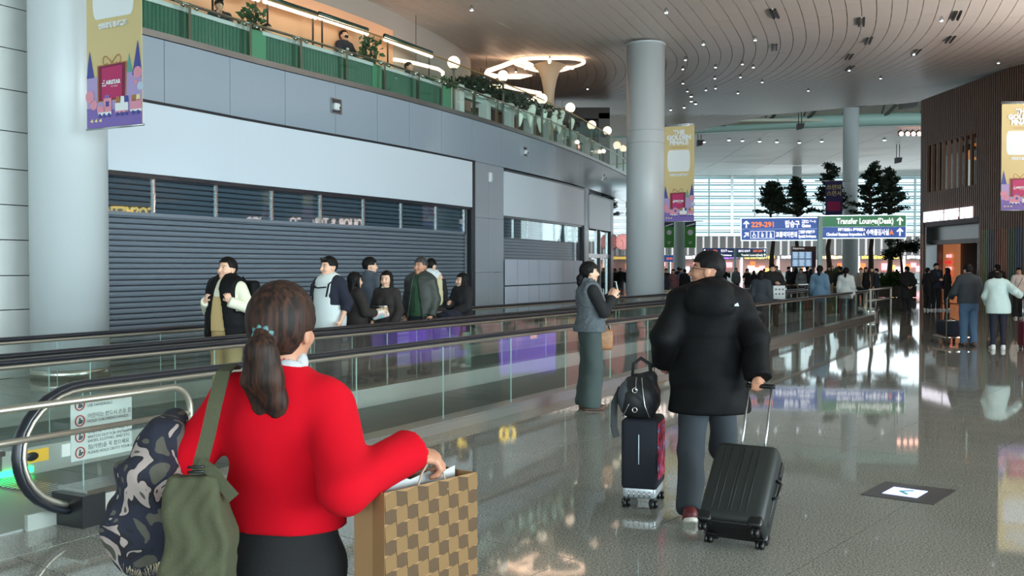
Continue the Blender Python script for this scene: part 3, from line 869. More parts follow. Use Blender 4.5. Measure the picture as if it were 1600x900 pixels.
# round drum wall behind the cafe
DCX, DCY, DRR = -23.4, 34.1, 22.0
def drum(mb, a0, a1, z0, z1, r, n=60):
    vs = []
    for k in range(n + 1):
        a = a0 + (a1 - a0) * k / n
        vs += [(DCX + r * math.cos(a), DCY + r * math.sin(a), z0), (DCX + r * math.cos(a), DCY + r * math.sin(a), z1)]
    return mb.add(vs, [(2 * k, 2 * k + 2, 2 * k + 3, 2 * k + 1) for k in range(n)], True)
drum(MB(), math.radians(-85), math.radians(30), ZM - 0.05, 10.2, DRR).build('drum_wall', M_drum, mez)
aw = math.atan2(26.2 - DCY, -4.35 - DCX)
drum(MB(), math.radians(-85), aw, ZM - 0.05, 7.62, DRR + 0.06).build('peach_wall', M_warm, mez)
mb = MB().box((-12, 52, 7.6), (34, 0.3, 4.4)).build('back_wall', mat('brown_grey_back_wall', rgb(112, 100, 92), .6), mez)

# glass balustrade with gold top edge and steel grab rail
bal = tag(empty('glass_balustrade', wpt(spx(500)), 0, 'long clear glass balustrade with thin gold edge along the upper cafe floor', 'balustrade'))
def mpart(mb, name, m): return child(mb.build(name, m, bal))
sA, sB = spx(196), spx(1010)
step = 1.25; k = 0; ss = sA
while ss < sB:
    mb = MB(); wslab(mb, ss + 0.01, min(ss + step, sB) - 0.01, ZM - 0.02, ZM + 1.2, -0.075, -0.06, 2.0); mpart(mb, 'glass_pane', glass_mat('rail_glass', (0.93, 0.98, 0.955), refl=.45))
    ss += step
mb = MB(); mb.tube([wpt(sA + (sB - sA) * i / 60, -0.067, ZM + 1.22) for i in range(61)], 0.018, n=8); mpart(mb, 'gold_edge', mat('gold_trim', rgb(214, 176, 110), 0.3, metal=0.7))
mb = MB(); mb.tube([wpt(sA + (sB - sA) * i / 60, -0.19, ZM + 0.70) for i in range(61)], 0.028, n=8); mpart(mb, 'grab_rail', M_steel)
for px in (306, 400, 478, 549, 608, 661, 697, 748, 783, 815, 842, 866, 888, 910, 930):
    s_ = spx(px)
    mb = MB(); wslab(mb, s_ - 0.03, s_ + 0.03, ZM, ZM + 0.70, -0.17, -0.10); mpart(mb, 'post', M_steel)
    MBt = MB()
    for ds in (-0.16, 0.16): MBt.tube([wpt(s_ + ds, -0.19, ZM + 0.69), wpt(s_ + ds, -0.08, ZM + 0.62)], 0.03, n=8)
    mpart(MBt, 'bracket', M_steel)

# green ribbed counters with white tops
gcol = mat('green_end_block', rgb(96, 160, 126), 0.4)
def counter(p0, p1, lab):
    s0, s1 = spo(p0, -0.37), spo(p1, -0.37)
    t = tag(empty('green_counter', wpt((s0 + s1) / 2, -0.4, ZM), 0, lab, 'counter'))
    mb = MB(); nr = int((s1 - s0) / 0.09); vs = []
    for k in range(nr * 2 + 1):
        s_ = s0 + (s1 - s0) * k / (nr * 2); o = -0.36 if k % 2 else -0.39
        vs += [wpt(s_, o, ZM - 0.04), wpt(s_, o, ZM + 0.60)]
    mb.add(vs, [(2 * k, 2 * k + 2, 2 * k + 3, 2 * k + 1) for k in range(nr * 2)])
    child(mb.build('ribbed_front', M_green, t))
    mb = MB(); wslab(mb, s0, s1, ZM + 0.6, ZM + 0.68, -0.85, -0.33, 0.8); child(mb.build('counter_top', M_whitetop, t))
    mb = MB(); wslab(mb, s0, s1, ZM - 0.04, ZM + 0.6, -0.8, -0.42, 0.8); child(mb.build('body', M_green, t))
    return t
counter(196, 389, 'longest green ribbed counter at the left end of the upper floor')
counter(410, 582, 'green ribbed counter under the standing waiter with the black mask')
counter(598, 686, 'short green ribbed counter at the right end of the green row')
for p, d in ((399.5, 'left'), (590, 'middle'), (694, 'right')):
    s_ = spo(p, -0.4); t = tag(empty('planter', wpt(s_, -0.45, ZM), 0, 'pale green planter box %s' % {'left': 'between the longest counter and its neighbour', 'middle': 'between the waiter and the shortest counter', 'right': 'at the right end of the counters'}[d], 'planter'))
    mb = MB(); wslab(mb, s_ - 0.26, s_ + 0.26, ZM - 0.04, ZM + 0.66, -0.72, -0.34, 0.5); child(mb.build('box', gcol, t))
    mb = MB(); wslab(mb, s_ - 0.22, s_ + 0.22, ZM + 0.66, ZM + 0.67, -0.68, -0.38, 0.5); child(mb.build('soil', M_woodback, t))

# leaf clusters
M_leaf = mat('leaf_green', rgb(58, 92, 52), 0.5, var=0.35, vscale=9)
M_leafd = mat('leaf_dark_green', rgb(36, 62, 40), 0.5, var=0.35, vscale=9)
def leaf_cloud(n, r, size, seed, flat=0.7, drop=0.0):
    rnd = random.Random(seed); mb = MB()
    for _ in range(n):
        while True:
            p = Vector((rnd.uniform(-1, 1), rnd.uniform(-1, 1), rnd.uniform(-1, 1)))
            if p.length < 1: break
        p = Vector((p.x * r[0], p.y * r[1], p.z * r[2]))
        d = Vector((rnd.uniform(-1, 1), rnd.uniform(-1, 1), rnd.uniform(-0.3, 1) - drop)).normalized()
        w = d.cross(Vector((rnd.uniform(-1, 1), rnd.uniform(-1, 1), rnd.uniform(-1, 1)))).normalized() * size * 0.28
        nn = d.cross(w).normalized() * size * 0.08
        s_ = size * rnd.uniform(0.7, 1.3)
        mb.add([p - w * 0.1, p + d * s_ * 0.5 + w + nn, p + d * s_, p + d * s_ * 0.5 - w + nn], [(0, 1, 2), (0, 2, 3)])
    return mb
def plant(p, r, n, size, lab, cat='plant', name='leafy_plant', pot=0.0, m=None, seed=1, group=None):
    t = tag(empty(name, p), lab, cat, group)
    o = leaf_cloud(n, r, size, seed).build('foliage', m or M_leaf, t); o.location = (0, 0, r[2] + pot); tag(o, kind='stuff')
    st = MB(); rnd = random.Random(seed)
    for k in range(5): st.tube([(0, 0, 0), (rnd.uniform(-.3, .3) * r[0], rnd.uniform(-.3, .3) * r[1], r[2] + pot), (rnd.uniform(-.7, .7) * r[0], rnd.uniform(-.7, .7) * r[1], r[2] * 1.6 + pot)], [0.012, 0.01, 0.005], n=5)
    st.build('stems', M_leafd, t)
    return t
plant(wpt(spo(396, -0.5), -0.5, ZM + 0.62), (0.26, 0.24, 0.26), 110, 0.16, 'small leafy plant in the planter left of the face over the counter', seed=3)
plant(wpt(spo(577, -0.6), -0.6, ZM + 0.62), (0.30, 0.26, 0.38), 120, 0.17, 'bright green leafy plant beside the standing waiter', seed=4)
plant(wpt(spo(681, -0.6), -0.6, ZM + 0.55), (0.55, 0.3, 0.16), 150, 0.15, 'low leafy plant at the right end of the counters', seed=5)
pl = [(735, .75, .18), (757, .6, .2), (778, .6, .16), (798, .7, .2), (822, .8, .22), (846, .7, .2)]
for i, (px, rx, rz) in enumerate(pl):
    plant(wpt(spo(px, -0.75), -0.75, ZM + 0.92 - .02 * i), (rx, 0.3, rz), 230, 0.16, 'dark planting on top of the white framed booths, ' + ['leftmost clump', 'second clump from the left', 'clump in the middle left', 'clump in the middle right', 'clump over the glass pendants', 'rightmost clump by the tree lamp'][i], m=M_leafd, seed=10 + i, group='planting above the white booths')

# white framed booths right of the counters
bt = tag(empty('cafe_booths', wpt(spx(800), -0.8, ZM), 0, 'row of white framed cafe booths with dark openings on the upper floor', 'booth'))
def bp_(mb, name, m): return child(mb.build(name, m, bt))
bp = [715, 757, 794, 826, 852, 877, 897, 915, 932]
M_pendt = mat('pale_frame', rgb(205, 226, 220), 0.4)
for i, px in enumerate(bp):
    s_ = spo(px, -0.5); mb = MB(); wslab(mb, s_ - 0.13, s_ + 0.13, ZM - 0.03, ZM + 0.86, -0.62, -0.36); bp_(mb, 'frame_post', M_whitetop)
mb = MB(); wslab(mb, spo(715, -.55), spo(932, -.55), ZM + 0.60, ZM + 0.86, -0.68, -0.5, 0.8); bp_(mb, 'frame_beam', M_pendt)
cols_ = [rgb(140, 128, 122), rgb(92, 52, 44), rgb(40, 36, 36), rgb(110, 130, 132), rgb(96, 50, 42), rgb(150, 156, 154), rgb(150, 158, 156), rgb(160, 166, 164)]
for i, (a, b) in enumerate(zip(bp[:-1], bp[1:])):
    mb = MB(); wslab(mb, spo(a, -1.5) + 0.13, spo(b, -1.5) + 0.0, ZM - 0.03, ZM + 0.62, -1.6, -1.5, 0.8); bp_(mb, 'booth_back', mat('booth_back_%d' % i, cols_[i], 0.6))
M_chairw = mat('cafe_chair_wood', rgb(150, 105, 66), 0.5)
def cafe_chair(p, rz, lab):
    t = tag(empty('cafe_chair', p, rz), lab, 'chair', 'wooden chairs in the booths')
    MB().cbox((0, 0, 0.45), (0.42, 0.42, 0.04), 0.012).build('seat', M_chairw, t)
    for sx in (-1, 1):
        for sy in (-1, 1): MB().tube([(sx * .18, sy * .18, 0.44), (sx * .2, sy * .2, 0)], [.02, .015], n=6).build('leg', M_chairw, t)
        MB().tube([(sx * .18, -.19, 0.45), (sx * .19, -.24, 0.85)], .018, n=6).build('back_post', M_chairw, t)
    MB().cbox((0, -.235, 0.78), (0.40, 0.03, 0.14), 0.01).build('back_rest', M_chairw, t)
for px, l in ((775, 'wooden chair in the second booth opening'), (806, 'wooden chair in the third booth opening'), (812, 'second wooden chair in the third booth opening'), (836, 'wooden chair in the fourth booth opening'), (862, 'wooden chair in the fifth booth opening')):
    cafe_chair(wpt(spo(px, -1.05), -1.05, ZM - 0.05), px * 0.7, l)
# pale glass pendants hanging before the planting
M_pend = mat('pale_glass_pendant', rgb(215, 235, 222), 0.25, emit=rgb(225, 245, 230), estr=0.35)
for i, (px, py, h) in enumerate([(812, 187, .42), (829, 184, .6), (844, 195, .5), (850, 181, .45), (866, 190, .45), (867, 181, .4), (878, 181, .38), (874, 198, .5), (893, 194, .42), (832, 176, .5)]):
    s_ = spo(px, -.3); p = wpt(s_, -0.30); p.z = P(px, py, p.y).z
    t = tag(empty('glass_pendant', p), 'small pale green glass pendant before the white booths, ' + ORD[sorted([812, 829, 844, 850, 866, 867, 878, 874, 893, 832]).index(px)], 'pendant lamp', 'glass pendants before the booths')
    MB().lathe([(0.01, -h / 2), (0.06, -h * .25), (0.11, h * .2), (0.09, h * .42), (0.02, h / 2)], n=8).build('shade', M_pend, t)
    MB().tube([(0, 0, h / 2), (0, 0, h / 2 + 0.35)], 0.006, n=5).build('cord', M_black, t)

# globe lamps on slim posts
for i, (px, py, d, Y) in enumerate([(709, 96, 20, 26.2), (786, 117, 17.5, 29.2), (847, 153, 16.5, 31.5), (891, 167, 15.5, 34.2), (924.5, 194, 14, 37.6), (949, 203, 13.5, 40.0), (964, 226, 12, 42.5), (974, 231, 11, 44.5), (882, 225, 5, 33.6), (902, 227, 7, 34.6), (937, 236, 6, 37.6), (943, 235, 7, 38.2)]):
    r = d / 2 / F_PX * Y; p = P(px, py, Y)
    t = tag(empty('globe_lamp', (p.x, p.y, ZM - 0.03)), 'round white globe lamp on a slim post behind the glass balustrade', 'lamp', 'globe lamps along the balustrade')
    t['label'] = 'glowing round globe lamp, ' + ['largest, at the right end of the green counters', 'over the booth planting left of the tree lamp', 'in front of the tree lamp stem', 'right of the tree lamp stem', 'fifth along the balustrade from the left', 'sixth along the balustrade from the left', 'second nearest to the middle column', 'nearest to the middle column', 'tiny one low behind the fifth booth', 'small one low behind the sixth booth', 'left one of the small low pair', 'right one of the small low pair'][i]
    hgt = max(p.z - ZM, 0.35)
    MB().ball((0, 0, hgt), r, 20, 12).build('globe', M_globe, t)
    MB().tube([(0, 0, 0), (0, 0, hgt - r * 0.9)], 0.035 if i < 8 else 0.02, n=8).build('post', M_truss, t)
    MB().lathe([(r * .55, hgt - r * 1.02), (r * .5, hgt - r * 0.9)], n=12).build('collar', M_truss, t)
# linear lamps above the counters
for i, ((x0, y0), (x1, y1)) in enumerate([((330, -28), (406, -3)), ((415, 0), (495, 24)), ((500, 24), (575, 51)), ((602, 59), (675, 86))]):
    pa = wpt(spo(x0, -.95), -.95); pb = wpt(spo(x1, -.95), -.95); pa.z = P(x0, y0, pa.y).z; pb.z = P(x1, y1, pb.y).z
    zz = (pa.z + pb.z) / 2; pa.z = pb.z = zz
    t = tag(empty('linear_lamp', (pa + pb) / 2), 'dark green linear lamp glowing white underneath, ' + ['leftmost, cut by the top of the picture', 'above the face resting on the counter', 'above the waiter with the mask', 'above the shortest counter'][i], 'lamp', 'linear lamps over the counters')
    c = (pa + pb) / 2
    MB().tube([pa - c + Vector((0, 0, .05)), pb - c + Vector((0, 0, .05))], 0.055, n=10).build('housing', mat('lamp_dark_green', rgb(26, 58, 44), 0.4), t)
    MB().tube([pa - c + Vector((0, 0, -.03)), pb - c + Vector((0, 0, -.03))], 0.05, n=10).build('diffuser', M_lampw, t)
    for k in (0.06, 0.94):
        q = pa.lerp(pb, k) - c
        MB().tube([q, q + Vector((0, 0, ZM - c.z))], 0.022, n=6).build('stand', M_black, t)
# tree shaped lamps: flared stem, rounded three-cornered rim of light
M_cream = mat('cream_enamel', rgb(226, 206, 176), 0.45)
M_under = mat('grey_canopy', rgb(176, 172, 168), 0.5)
E_rim = mat('warm_rim_light', rgb(255, 240, 225), 0.4, emit=rgb(255, 214, 180), estr=3.2)
def tree_lamp(px, Y, zr, R, rot, lab):
    p = P(px, 100, Y); zb = ZM - 0.03
    t = tag(empty('tree_lamp', (p.x, p.y, zb), rot), lab, 'lamp')
    H = zr - zb
    MB().lathe([(0.16, 0), (0.15, 0.9), (0.15, H * 0.42), (0.24, H * 0.44), (0.24, H * 0.46), (0.14, H * 0.47)], n=16).build('stem', M_cream, t)
    rad = lambda a: R * (1 - 0.13 * math.cos(3 * a))
    mb = MB(); n = 48; prof = [(0.0, 0.14), (0.02, 0.32), (0.06, 0.52), (0.13, 0.70), (0.26, 0.85), (0.45, 0.94), (0.66, 0.985)]
    vs = []
    for (f, g) in prof:
        for k in range(n):
            a = 2 * math.pi * k / n; vane = 1 - 0.75 * f * abs(math.sin(1.5 * a)) * (1 if f > 0.05 else 0)
            r = 0.14 + (rad(a) - 0.14) * f * vane
            vs.append((r * math.cos(a), r * math.sin(a), H * 0.47 + (H * 0.53) * (g - 0.14) / 0.86))
    mb.add(vs, [(i * n + k, i * n + (k + 1) % n, (i + 1) * n + (k + 1) % n, (i + 1) * n + k) for i in range(len(prof) - 1) for k in range(n)], True)
    mb.build('flared_support', M_cream, t)
    mb = MB(); vs = [(0, 0, H - 0.02)] + [(rad(2 * math.pi * k / n) * math.cos(2 * math.pi * k / n), rad(2 * math.pi * k / n) * math.sin(2 * math.pi * k / n), H) for k in range(n)]
    mb.add(vs, [(0, 1 + (k + 1) % n, 1 + k) for k in range(n)]); mb.add([(v[0], v[1], v[2] + 0.12) for v in vs], [(0, 1 + k, 1 + (k + 1) % n) for k in range(n)])
    mb.build('canopy', M_under, t)
    for q in range(3):
        a0 = 2 * math.pi * q / 3
        MB().tube([(rad(a0 + x) * math.cos(a0 + x), rad(a0 + x) * math.sin(a0 + x), H) for x in np.linspace(0.03, 2 * math.pi / 3 - 0.03, 18)], 0.06, n=8).build('rim_light', E_rim, t)
        MB().tube([(rad(a0) * math.cos(a0) * f, rad(a0) * math.sin(a0) * f, H - 0.05) for f in (1.0, 0.55)], 0.05, n=8).build('spoke_light', E_rim, t)
    return t
tree_lamp(858, 33.5, P(836, 100, 33.5).z, 1.08, 2.6, 'cream tree shaped lamp with a glowing rounded rim on the upper floor')
def loop_lamp(pts, r, lab, closed=False):
    c = sum(pts, Vector()) / len(pts)
    t = tag(empty('loop_lamp', c), lab, 'lamp')
    MB().tube([p - c for p in pts], r, n=8, closed=closed).build('light_tube', E_rim, t)
    mb = MB()
    for p in (pts[0], pts[len(pts) // 2]): mb.tube([p - c, p - c + Vector((0, 0, max(0.2, zc(p.x, p.y) - p.z)))], 0.008, n=5)
    mb.build('suspension', M_black, t)
def pts_at(lst, Y): return [P(x, y, Y + dy) for (x, y, dy) in lst]
loop_lamp(pts_at([(604, 97, 0), (607, 93, .2), (617, 93, .3), (650, 99, .6), (685, 108, .9), (692, 113, .8), (692, 117, .7)], 25.5), 0.045, 'long rounded loop lamp just above the shortest green counter')
loop_lamp(pts_at([(808, 94, 0), (785, 103, -.6), (762, 111, -1.2), (760, 115, -1.2), (764, 117, -1), (775, 119, -.7)], 34), 0.075, 'pointed loop lamp glowing left of the tree lamp')
loop_lamp(pts_at([(810, 95, 0), (822, 99, -.2), (831, 103, -.4)], 33), 0.08, 'short glowing tube left of the tree lamp stem')
loop_lamp(pts_at([(795, 119, 0), (817, 116, .2), (830, 117, .4), (812, 121, .2), (795, 121, 0)], 38), 0.06, 'thin warm loop lamp behind the second globe lamp')
loop_lamp(pts_at([(751, 137, 0), (765, 135, .2), (790, 135, .3), (803, 138, .5), (845, 146, 1)], 36), 0.07, 'long low warm tube lamp over the booth planting')
loop_lamp(pts_at([(828, 157, 0), (838, 152, .2), (845, 151, .4)], 37), 0.07, 'short warm tube lamp beside the third globe lamp')
# dark portal frame behind the balustrade
po = tag(empty('portal_frame', P(940, 200, 46)), 'dark grey rectangular portal frame standing behind the globe lamps', 'frame')
a, b = P(893, 171, 46), P(952, 171, 46)
def pofr(mb, name, m): return child(mb.build(name, m, po))
pofr(MB().box(((a.x + b.x) / 2, 46, a.z - .2), (b.x - a.x, .5, .5)), 'lintel', mat('portal_grey', rgb(86, 84, 82), 0.5))
pofr(MB().box((b.x - .25, 46, (a.z + ZM) / 2 - .2), (.5, .5, a.z - ZM)), 'jamb', mat('portal_grey2', rgb(120, 122, 122), 0.5))
pofr(MB().box(((a.x + b.x) / 2 - .3, 46.6, (a.z + ZM) / 2 - .2), (b.x - a.x - .6, .2, a.z - ZM)), 'infill', mat('portal_dark', rgb(80, 74, 70), 0.6))
# cameras and emergency lamp in the wall
for i, (px, py, w, lab) in enumerate([(525, 166, .30, 'square wall recess with a white camera above the wide shutter'), (819, 237, .26, 'square wall recess with a white camera above the second shop'), (942, 277, .26, 'square wall recess with a white camera above the narrow doorway')]):
    s_ = spx(px); c = wpt(s_, 0.012); c.z = P(px, py, c.y).z; d = wtan(s_); ang = math.atan2(d.y, d.x)
    t = tag(empty('wall_camera', c, ang), lab, 'camera')
    MB().box((0, 0, 0), (w, 0.02, w)).build('recess', mat('recess_dark', rgb(64, 64, 68), 0.6), t)
    mb = MB()
    for (x, z, sx, sz) in ((0, w / 2, w, .02), (0, -w / 2, w, .02), (w / 2, 0, .02, w), (-w / 2, 0, .02, w)): mb.box((x, -.012, z), (sx + .02, .03, sz))
    mb.build('recess_frame', M_alu, t)
    MB().cbox((-.04, -.05, -.02), (w * .55, .1, w * .5), .03).build('camera_body', M_whitetop, t)
    MB().ball((.02, -.10, -.04), .025, 8, 6).build('lens', M_black, t)
s_ = spx(765); c = wpt(s_, 0.02); c.z = P(765, 277, c.y).z; d = wtan(s_)
t = tag(empty('emergency_lamp', c, math.atan2(d.y, d.x)), 'small white rounded emergency lamp on the grey pier between the shops', 'lamp')
MB().cbox((0, 0, 0), (.15, .08, .27), .035).build('body', M_whitetop, t); MB().cbox((0, -.04, 0), (.10, .02, .2), .009).build('lens', M_white, t)
# reflection of a pink round clock in the mirrored corner, modelled as a solid clock
s_ = spx(963.5); c = wpt(s_, 0.25); c.z = P(963.5, 378, c.y).z
t = tag(empty('clock_reflection', c), 'reflection of a round pink clock in the mirrored corner, built as a solid clock', 'clock')
Rm = Matrix.Rotation(math.radians(90), 3, 'X')
MB().lathe([(.31, -.03), (.31, .03)], M=Rm, n=28).build('face', emat('pink_clock_face', rgb(250, 170, 165), 0.7), t)
MB().lathe([(.33, -.05), (.33, .02), (.315, .02), (.315, -.05)], M=Rm, n=28, caps=False).build('rim', M_pier, t)
MB().box((-.04, -.04, .05), (.13, .01, .02), 0, Matrix.Rotation(.7, 3, 'Y')).build('hour_hand', M_black, t); MB().box((.0, -.045, -.10), (.015, .01, .2)).build('minute_hand', M_black, t)
mb = MB()
for k in range(12): mb.box((.26 * math.sin(k * math.pi / 6), -.04, .26 * math.cos(k * math.pi / 6)), (.02, .01, .03), 0, Matrix.Rotation(k * math.pi / 6, 3, 'Y'))
mb.build('hour_marks', M_black, t)

# warm light of the cafe
for (px, off, z, e) in ((250, -3.5, 6.5, 1600), (430, -3.5, 6.5, 2400), (600, -4, 6.3, 5200), (760, -5, 6.2, 7500), (880, -7, 6.2, 5000)):
    p = wpt(spx(px), off, z); point_light('cafe_light', p, e, (1.0, 0.48, 0.28), 0.4)
# ------------------------------------------------------------------ moving walkways
M_handrail = mat('black_rubber_handrail', rgb(30, 33, 40), 0.28, spec=0.6)
M_deck = mat('walkway_deck_steel', rgb(176, 178, 172), 0.28, metal=0.75)
M_skirt = mat('walkway_skirt_steel', rgb(172, 178, 170), 0.3, metal=0.25)
M_pallet = mat('walkway_pallet', rgb(92, 100, 98), 0.4, metal=0.2)
M_bglass = glass_mat('balustrade_glass', (0.97, 0.988, 0.98), refl=1.25)
M_satin = mat('satin_steel', rgb(178, 172, 158), 0.36, metal=0.8)
M_joint = mat('polished_glass_edge', rgb(170, 205, 192), 0.2)
E_green = emat('green_indicator', rgb(40, 255, 110), 6.0)
HZ = 0.865
def nbox(mb, n0, n1, a0, a1, z0, z1):
    return mb.hexa([WL(n1, a0, z0), WL(n0, a0, z0), WL(n0, a1, z0), WL(n1, a1, z0), WL(n1, a0, z1), WL(n0, a0, z1), WL(n0, a1, z1), WL(n1, a1, z1)])
def balustrade(t, n, a0, a1, near_n, newel=True, inner=1):
    """glass balustrade at offset n; inner = +1 when the belt lies on the larger n side"""
    def part(mb, name, m): return child(mb.build(name, m, t))
    # glass panes
    a = a0 + 0.42; step = 1.4; k = 0
    while a < a1 - 0.5:
        b = min(a + step, a1 - 0.42)
        mb = MB(); nbox(mb, n - 0.005, n + 0.005, a + 0.006, b - 0.006, 0.10, HZ - 0.035); part(mb, 'glass_pane', M_bglass)
        mb = MB(); nbox(mb, n - 0.005, n + 0.005, a - 0.002, a + 0.002, 0.10, HZ - 0.035); part(mb, 'pane_joint', M_joint)
        a += step
    # rounded newel panes and handrail loop
    r = (HZ - 0.10) / 2; zc_ = (HZ + 0.10) / 2
    for end, sgn in ((a0, -1), (a1, 1)):
        cxa = end - sgn * 0.42
        mb = MB(); arc = [(0.0, -r + .04)] + [(sgn * 0.40 * math.sin(q), -(r - .03) * math.cos(q)) for q in np.linspace(0.15, math.pi - 0.15, 12)] + [(0.0, r - .03)]
        vs = []
        for (da, dz) in arc:
            vs += [WL(n - 0.005, cxa + da, zc_ + dz), WL(n + 0.005, cxa + da, zc_ + dz)]
        m_ = len(arc)
        fs = [tuple(2 * i for i in range(m_)), tuple(2 * i + 1 for i in range(m_ - 1, -1, -1))] + [(2 * i, 2 * i + 1, (2 * i + 3) % (2 * m_), (2 * i + 2) % (2 * m_)) for i in range(m_)]
        mb.add(vs, fs); part(mb, 'newel_pane', M_bglass)
    def loop(off, zoff):
        pts = []
        for q in np.linspace(0.18, math.pi, 16): pts.append(WL(n, a0 + 0.42 - (0.44 + off) * math.sin(q), zc_ - (r + zoff) * math.cos(q)))
        L = int((a1 - a0) / 1.2)
        for k in range(1, L): pts.append(WL(n, a0 + 0.42 + (a1 - a0 - 0.84) * k / L, HZ + zoff))
        for q in np.linspace(0, math.pi - 0.18, 16): pts.append(WL(n, a1 - 0.42 + (0.44 + off) * math.sin(q), zc_ + (r + zoff) * math.cos(q)))
        return pts
    mb = MB(); mb.tube(loop(0.02, 0.015), 0.040, n=12, flat=(1.0, 0.62)); part(mb, 'handrail', M_handrail)
    mb = MB(); mb.tube(loop(-0.025, -0.022), 0.020, n=8, flat=(0.9, 1.0)); part(mb, 'handrail_guide', M_satin)
    # skirt and deck
    mb = MB(); nbox(mb, n - 0.11, n + 0.11, a0 + 0.5, a1 - 0.5, 0.085, 0.105); part(mb, 'deck_strip', M_deck)
    i0, i1 = (n + 0.10, n + 0.13) if inner > 0 else (n - 0.13, n - 0.10)
    mb = MB(); nbox(mb, i0, i1, a0 + 0.1, a1 - 0.1, -0.02, 0.22 if inner < 0 else 0.10); part(mb, 'inner_skirt', M_skirt)
    o0, o1 = (n - 0.125, n - 0.10) if inner > 0 else (n + 0.10, n + 0.125)
    mb = MB(); nbox(mb, o0, o1, a0 + 0.4, a1 - 0.4, -0.0, 0.09); part(mb, 'outer_kerb', M_deck)
    # end boxes
    for end, sgn in ((a0, 1), (a1, -1)):
        e0, e1 = sorted((end + sgn * 0.34, end + sgn * 0.95))
        mb = MB(); nbox(mb, n - 0.14, n + 0.14, e0, e1, 0.19, 0.23); part(mb, 'end_cap', M_steel)
        mb = MB(); nbox(mb, n - 0.13, n + 0.13, e0 + .02, e1 - .02, 0.0, 0.19); part(mb, 'end_box', mat('end_box_steel', rgb(186, 186, 178), .3, metal=.35))
        b0, b1 = sorted((end + sgn * 0.30, end + sgn * 0.47))
        mb = MB(); nbox(mb, n - 0.145, n + 0.145, b0, b1, 0.0, 0.20); part(mb, 'handrail_inlet', M_black)
def walkway(n0, n1, a0, a1, lab):
    t = tag(empty('moving_walkway', WL((n0 + n1) / 2, a0)), lab, 'moving walkway', 'moving walkways')
    balustrade(t, n0, a0, a1, n0, inner=1); balustrade(t, n1, a0, a1, n0, inner=-1)
    ab = a0 + 1.0; k = 0
    while ab < a1 - 1.0:
        mb = MB(); nbox(mb, n0 + 0.14, n1 - 0.14, ab + 0.004, ab + 0.396, -0.02, 0.012)
        for q in range(0): pass
        child(mb.build('pallet', M_pallet, t)); ab += 0.4
    for a_, b_ in ((a0 - 1.4, a0 + 1.0), (a1 - 1.0, a1 + 1.4)):
        mb = MB(); nbox(mb, n0 + 0.14, n1 - 0.14, a_, b_, -0.02, 0.014); child(mb.build('landing_plate', M_plate, t))
        mb = MB()
        for q in range(26):
            nn = n0 + 0.18 + q * (n1 - n0 - 0.36) / 25; nbox(mb, nn - .012, nn + .012, b_ - 0.25 if a_ < a0 else a_, b_ if a_ < a0 else a_ + .25, 0.014, 0.024)
        tag(child(mb.build('comb_teeth', M_alu, t)), kind='stuff')
    return t
N0, N1, N2, N3 = 5.45, 7.15, 7.68, 9.45
w1 = walkway(N0, N1, 3.82, 34.4, 'nearer glass sided moving walkway behind the woman in red')
w2 = walkway(N2, N3, 3.82, 34.4, 'farther glass sided moving walkway carrying people in front of the shutters')
# base pit under the belts and strip between the walkways
pit = MB(); nbox(pit, N0 - 0.3, N3 + 0.2, 3.6, 34.6, -0.05, -0.021); pit.build('walkway_pit', M_grout, floor)
st = MB(); nbox(st, N1 + 0.11, N2 - 0.11, 4.1, 34.2, -0.02, 0.10); st.build('median_strip', M_deck, floor)
st = MB(); nbox(st, N0 - 0.32, N0 - 0.10, 2.5, 34.8, -0.02, 0.001); st.build('kerb_stone', M_floor, floor)
st = MB(); nbox(st, N3 + 0.10, N3 + 0.5, 2.5, 34.8, -0.02, 0.001); st.build('kerb_stone', M_floor, floor)
def wpart(t, mb, name, m, lab=None): return tag(child(mb.build(name, m, t)), lab)
# stickers and the green light on the inner skirt near the entrance
for k, c in enumerate([rgb(240, 190, 60), rgb(240, 240, 235), rgb(240, 190, 60), rgb(240, 240, 235)]):
    a_ = 4.0 + k * 0.42
    mb = MB(); nbox(mb, N1 - 0.140, N1 - 0.130, a_, a_ + 0.3, 0.10, 0.20); wpart(w1, mb, 'warning_sticker', mat('sticker_%d' % (k % 2), c, 0.5))
    mb = MB(); Rn = Matrix(((DX, -DY, 0), (DY, DX, 0), (0, 0, 1)))
    p = WL(N1 - 0.143, a_ + .15, 0.15); mb.ball(p, (.06, .006, .035), 10, 6, M=Matrix.Rotation(math.atan2(DY, DX), 3, 'Z')); wpart(w1, mb, 'sticker_figure', M_black)
mb = MB(); nbox(mb, N1 - 0.150, N1 - 0.130, 4.55, 5.00, 0.03, 0.075); wpart(w1, mb, 'green_light', E_green, 'glowing green running light')
# yellow notice on the far glass
c = WL(N1 - 0.02, na(833, N1), 0); zq = P(833, 524, c.y).z
mb = MB(); nbox(mb, N1 - 0.012, N1 - 0.008, na(828, N1), na(838, N1), zq - .05, zq + .05); wpart(w1, mb, 'yellow_notice', mat('notice_yellow', rgb(240, 190, 30), 0.5))
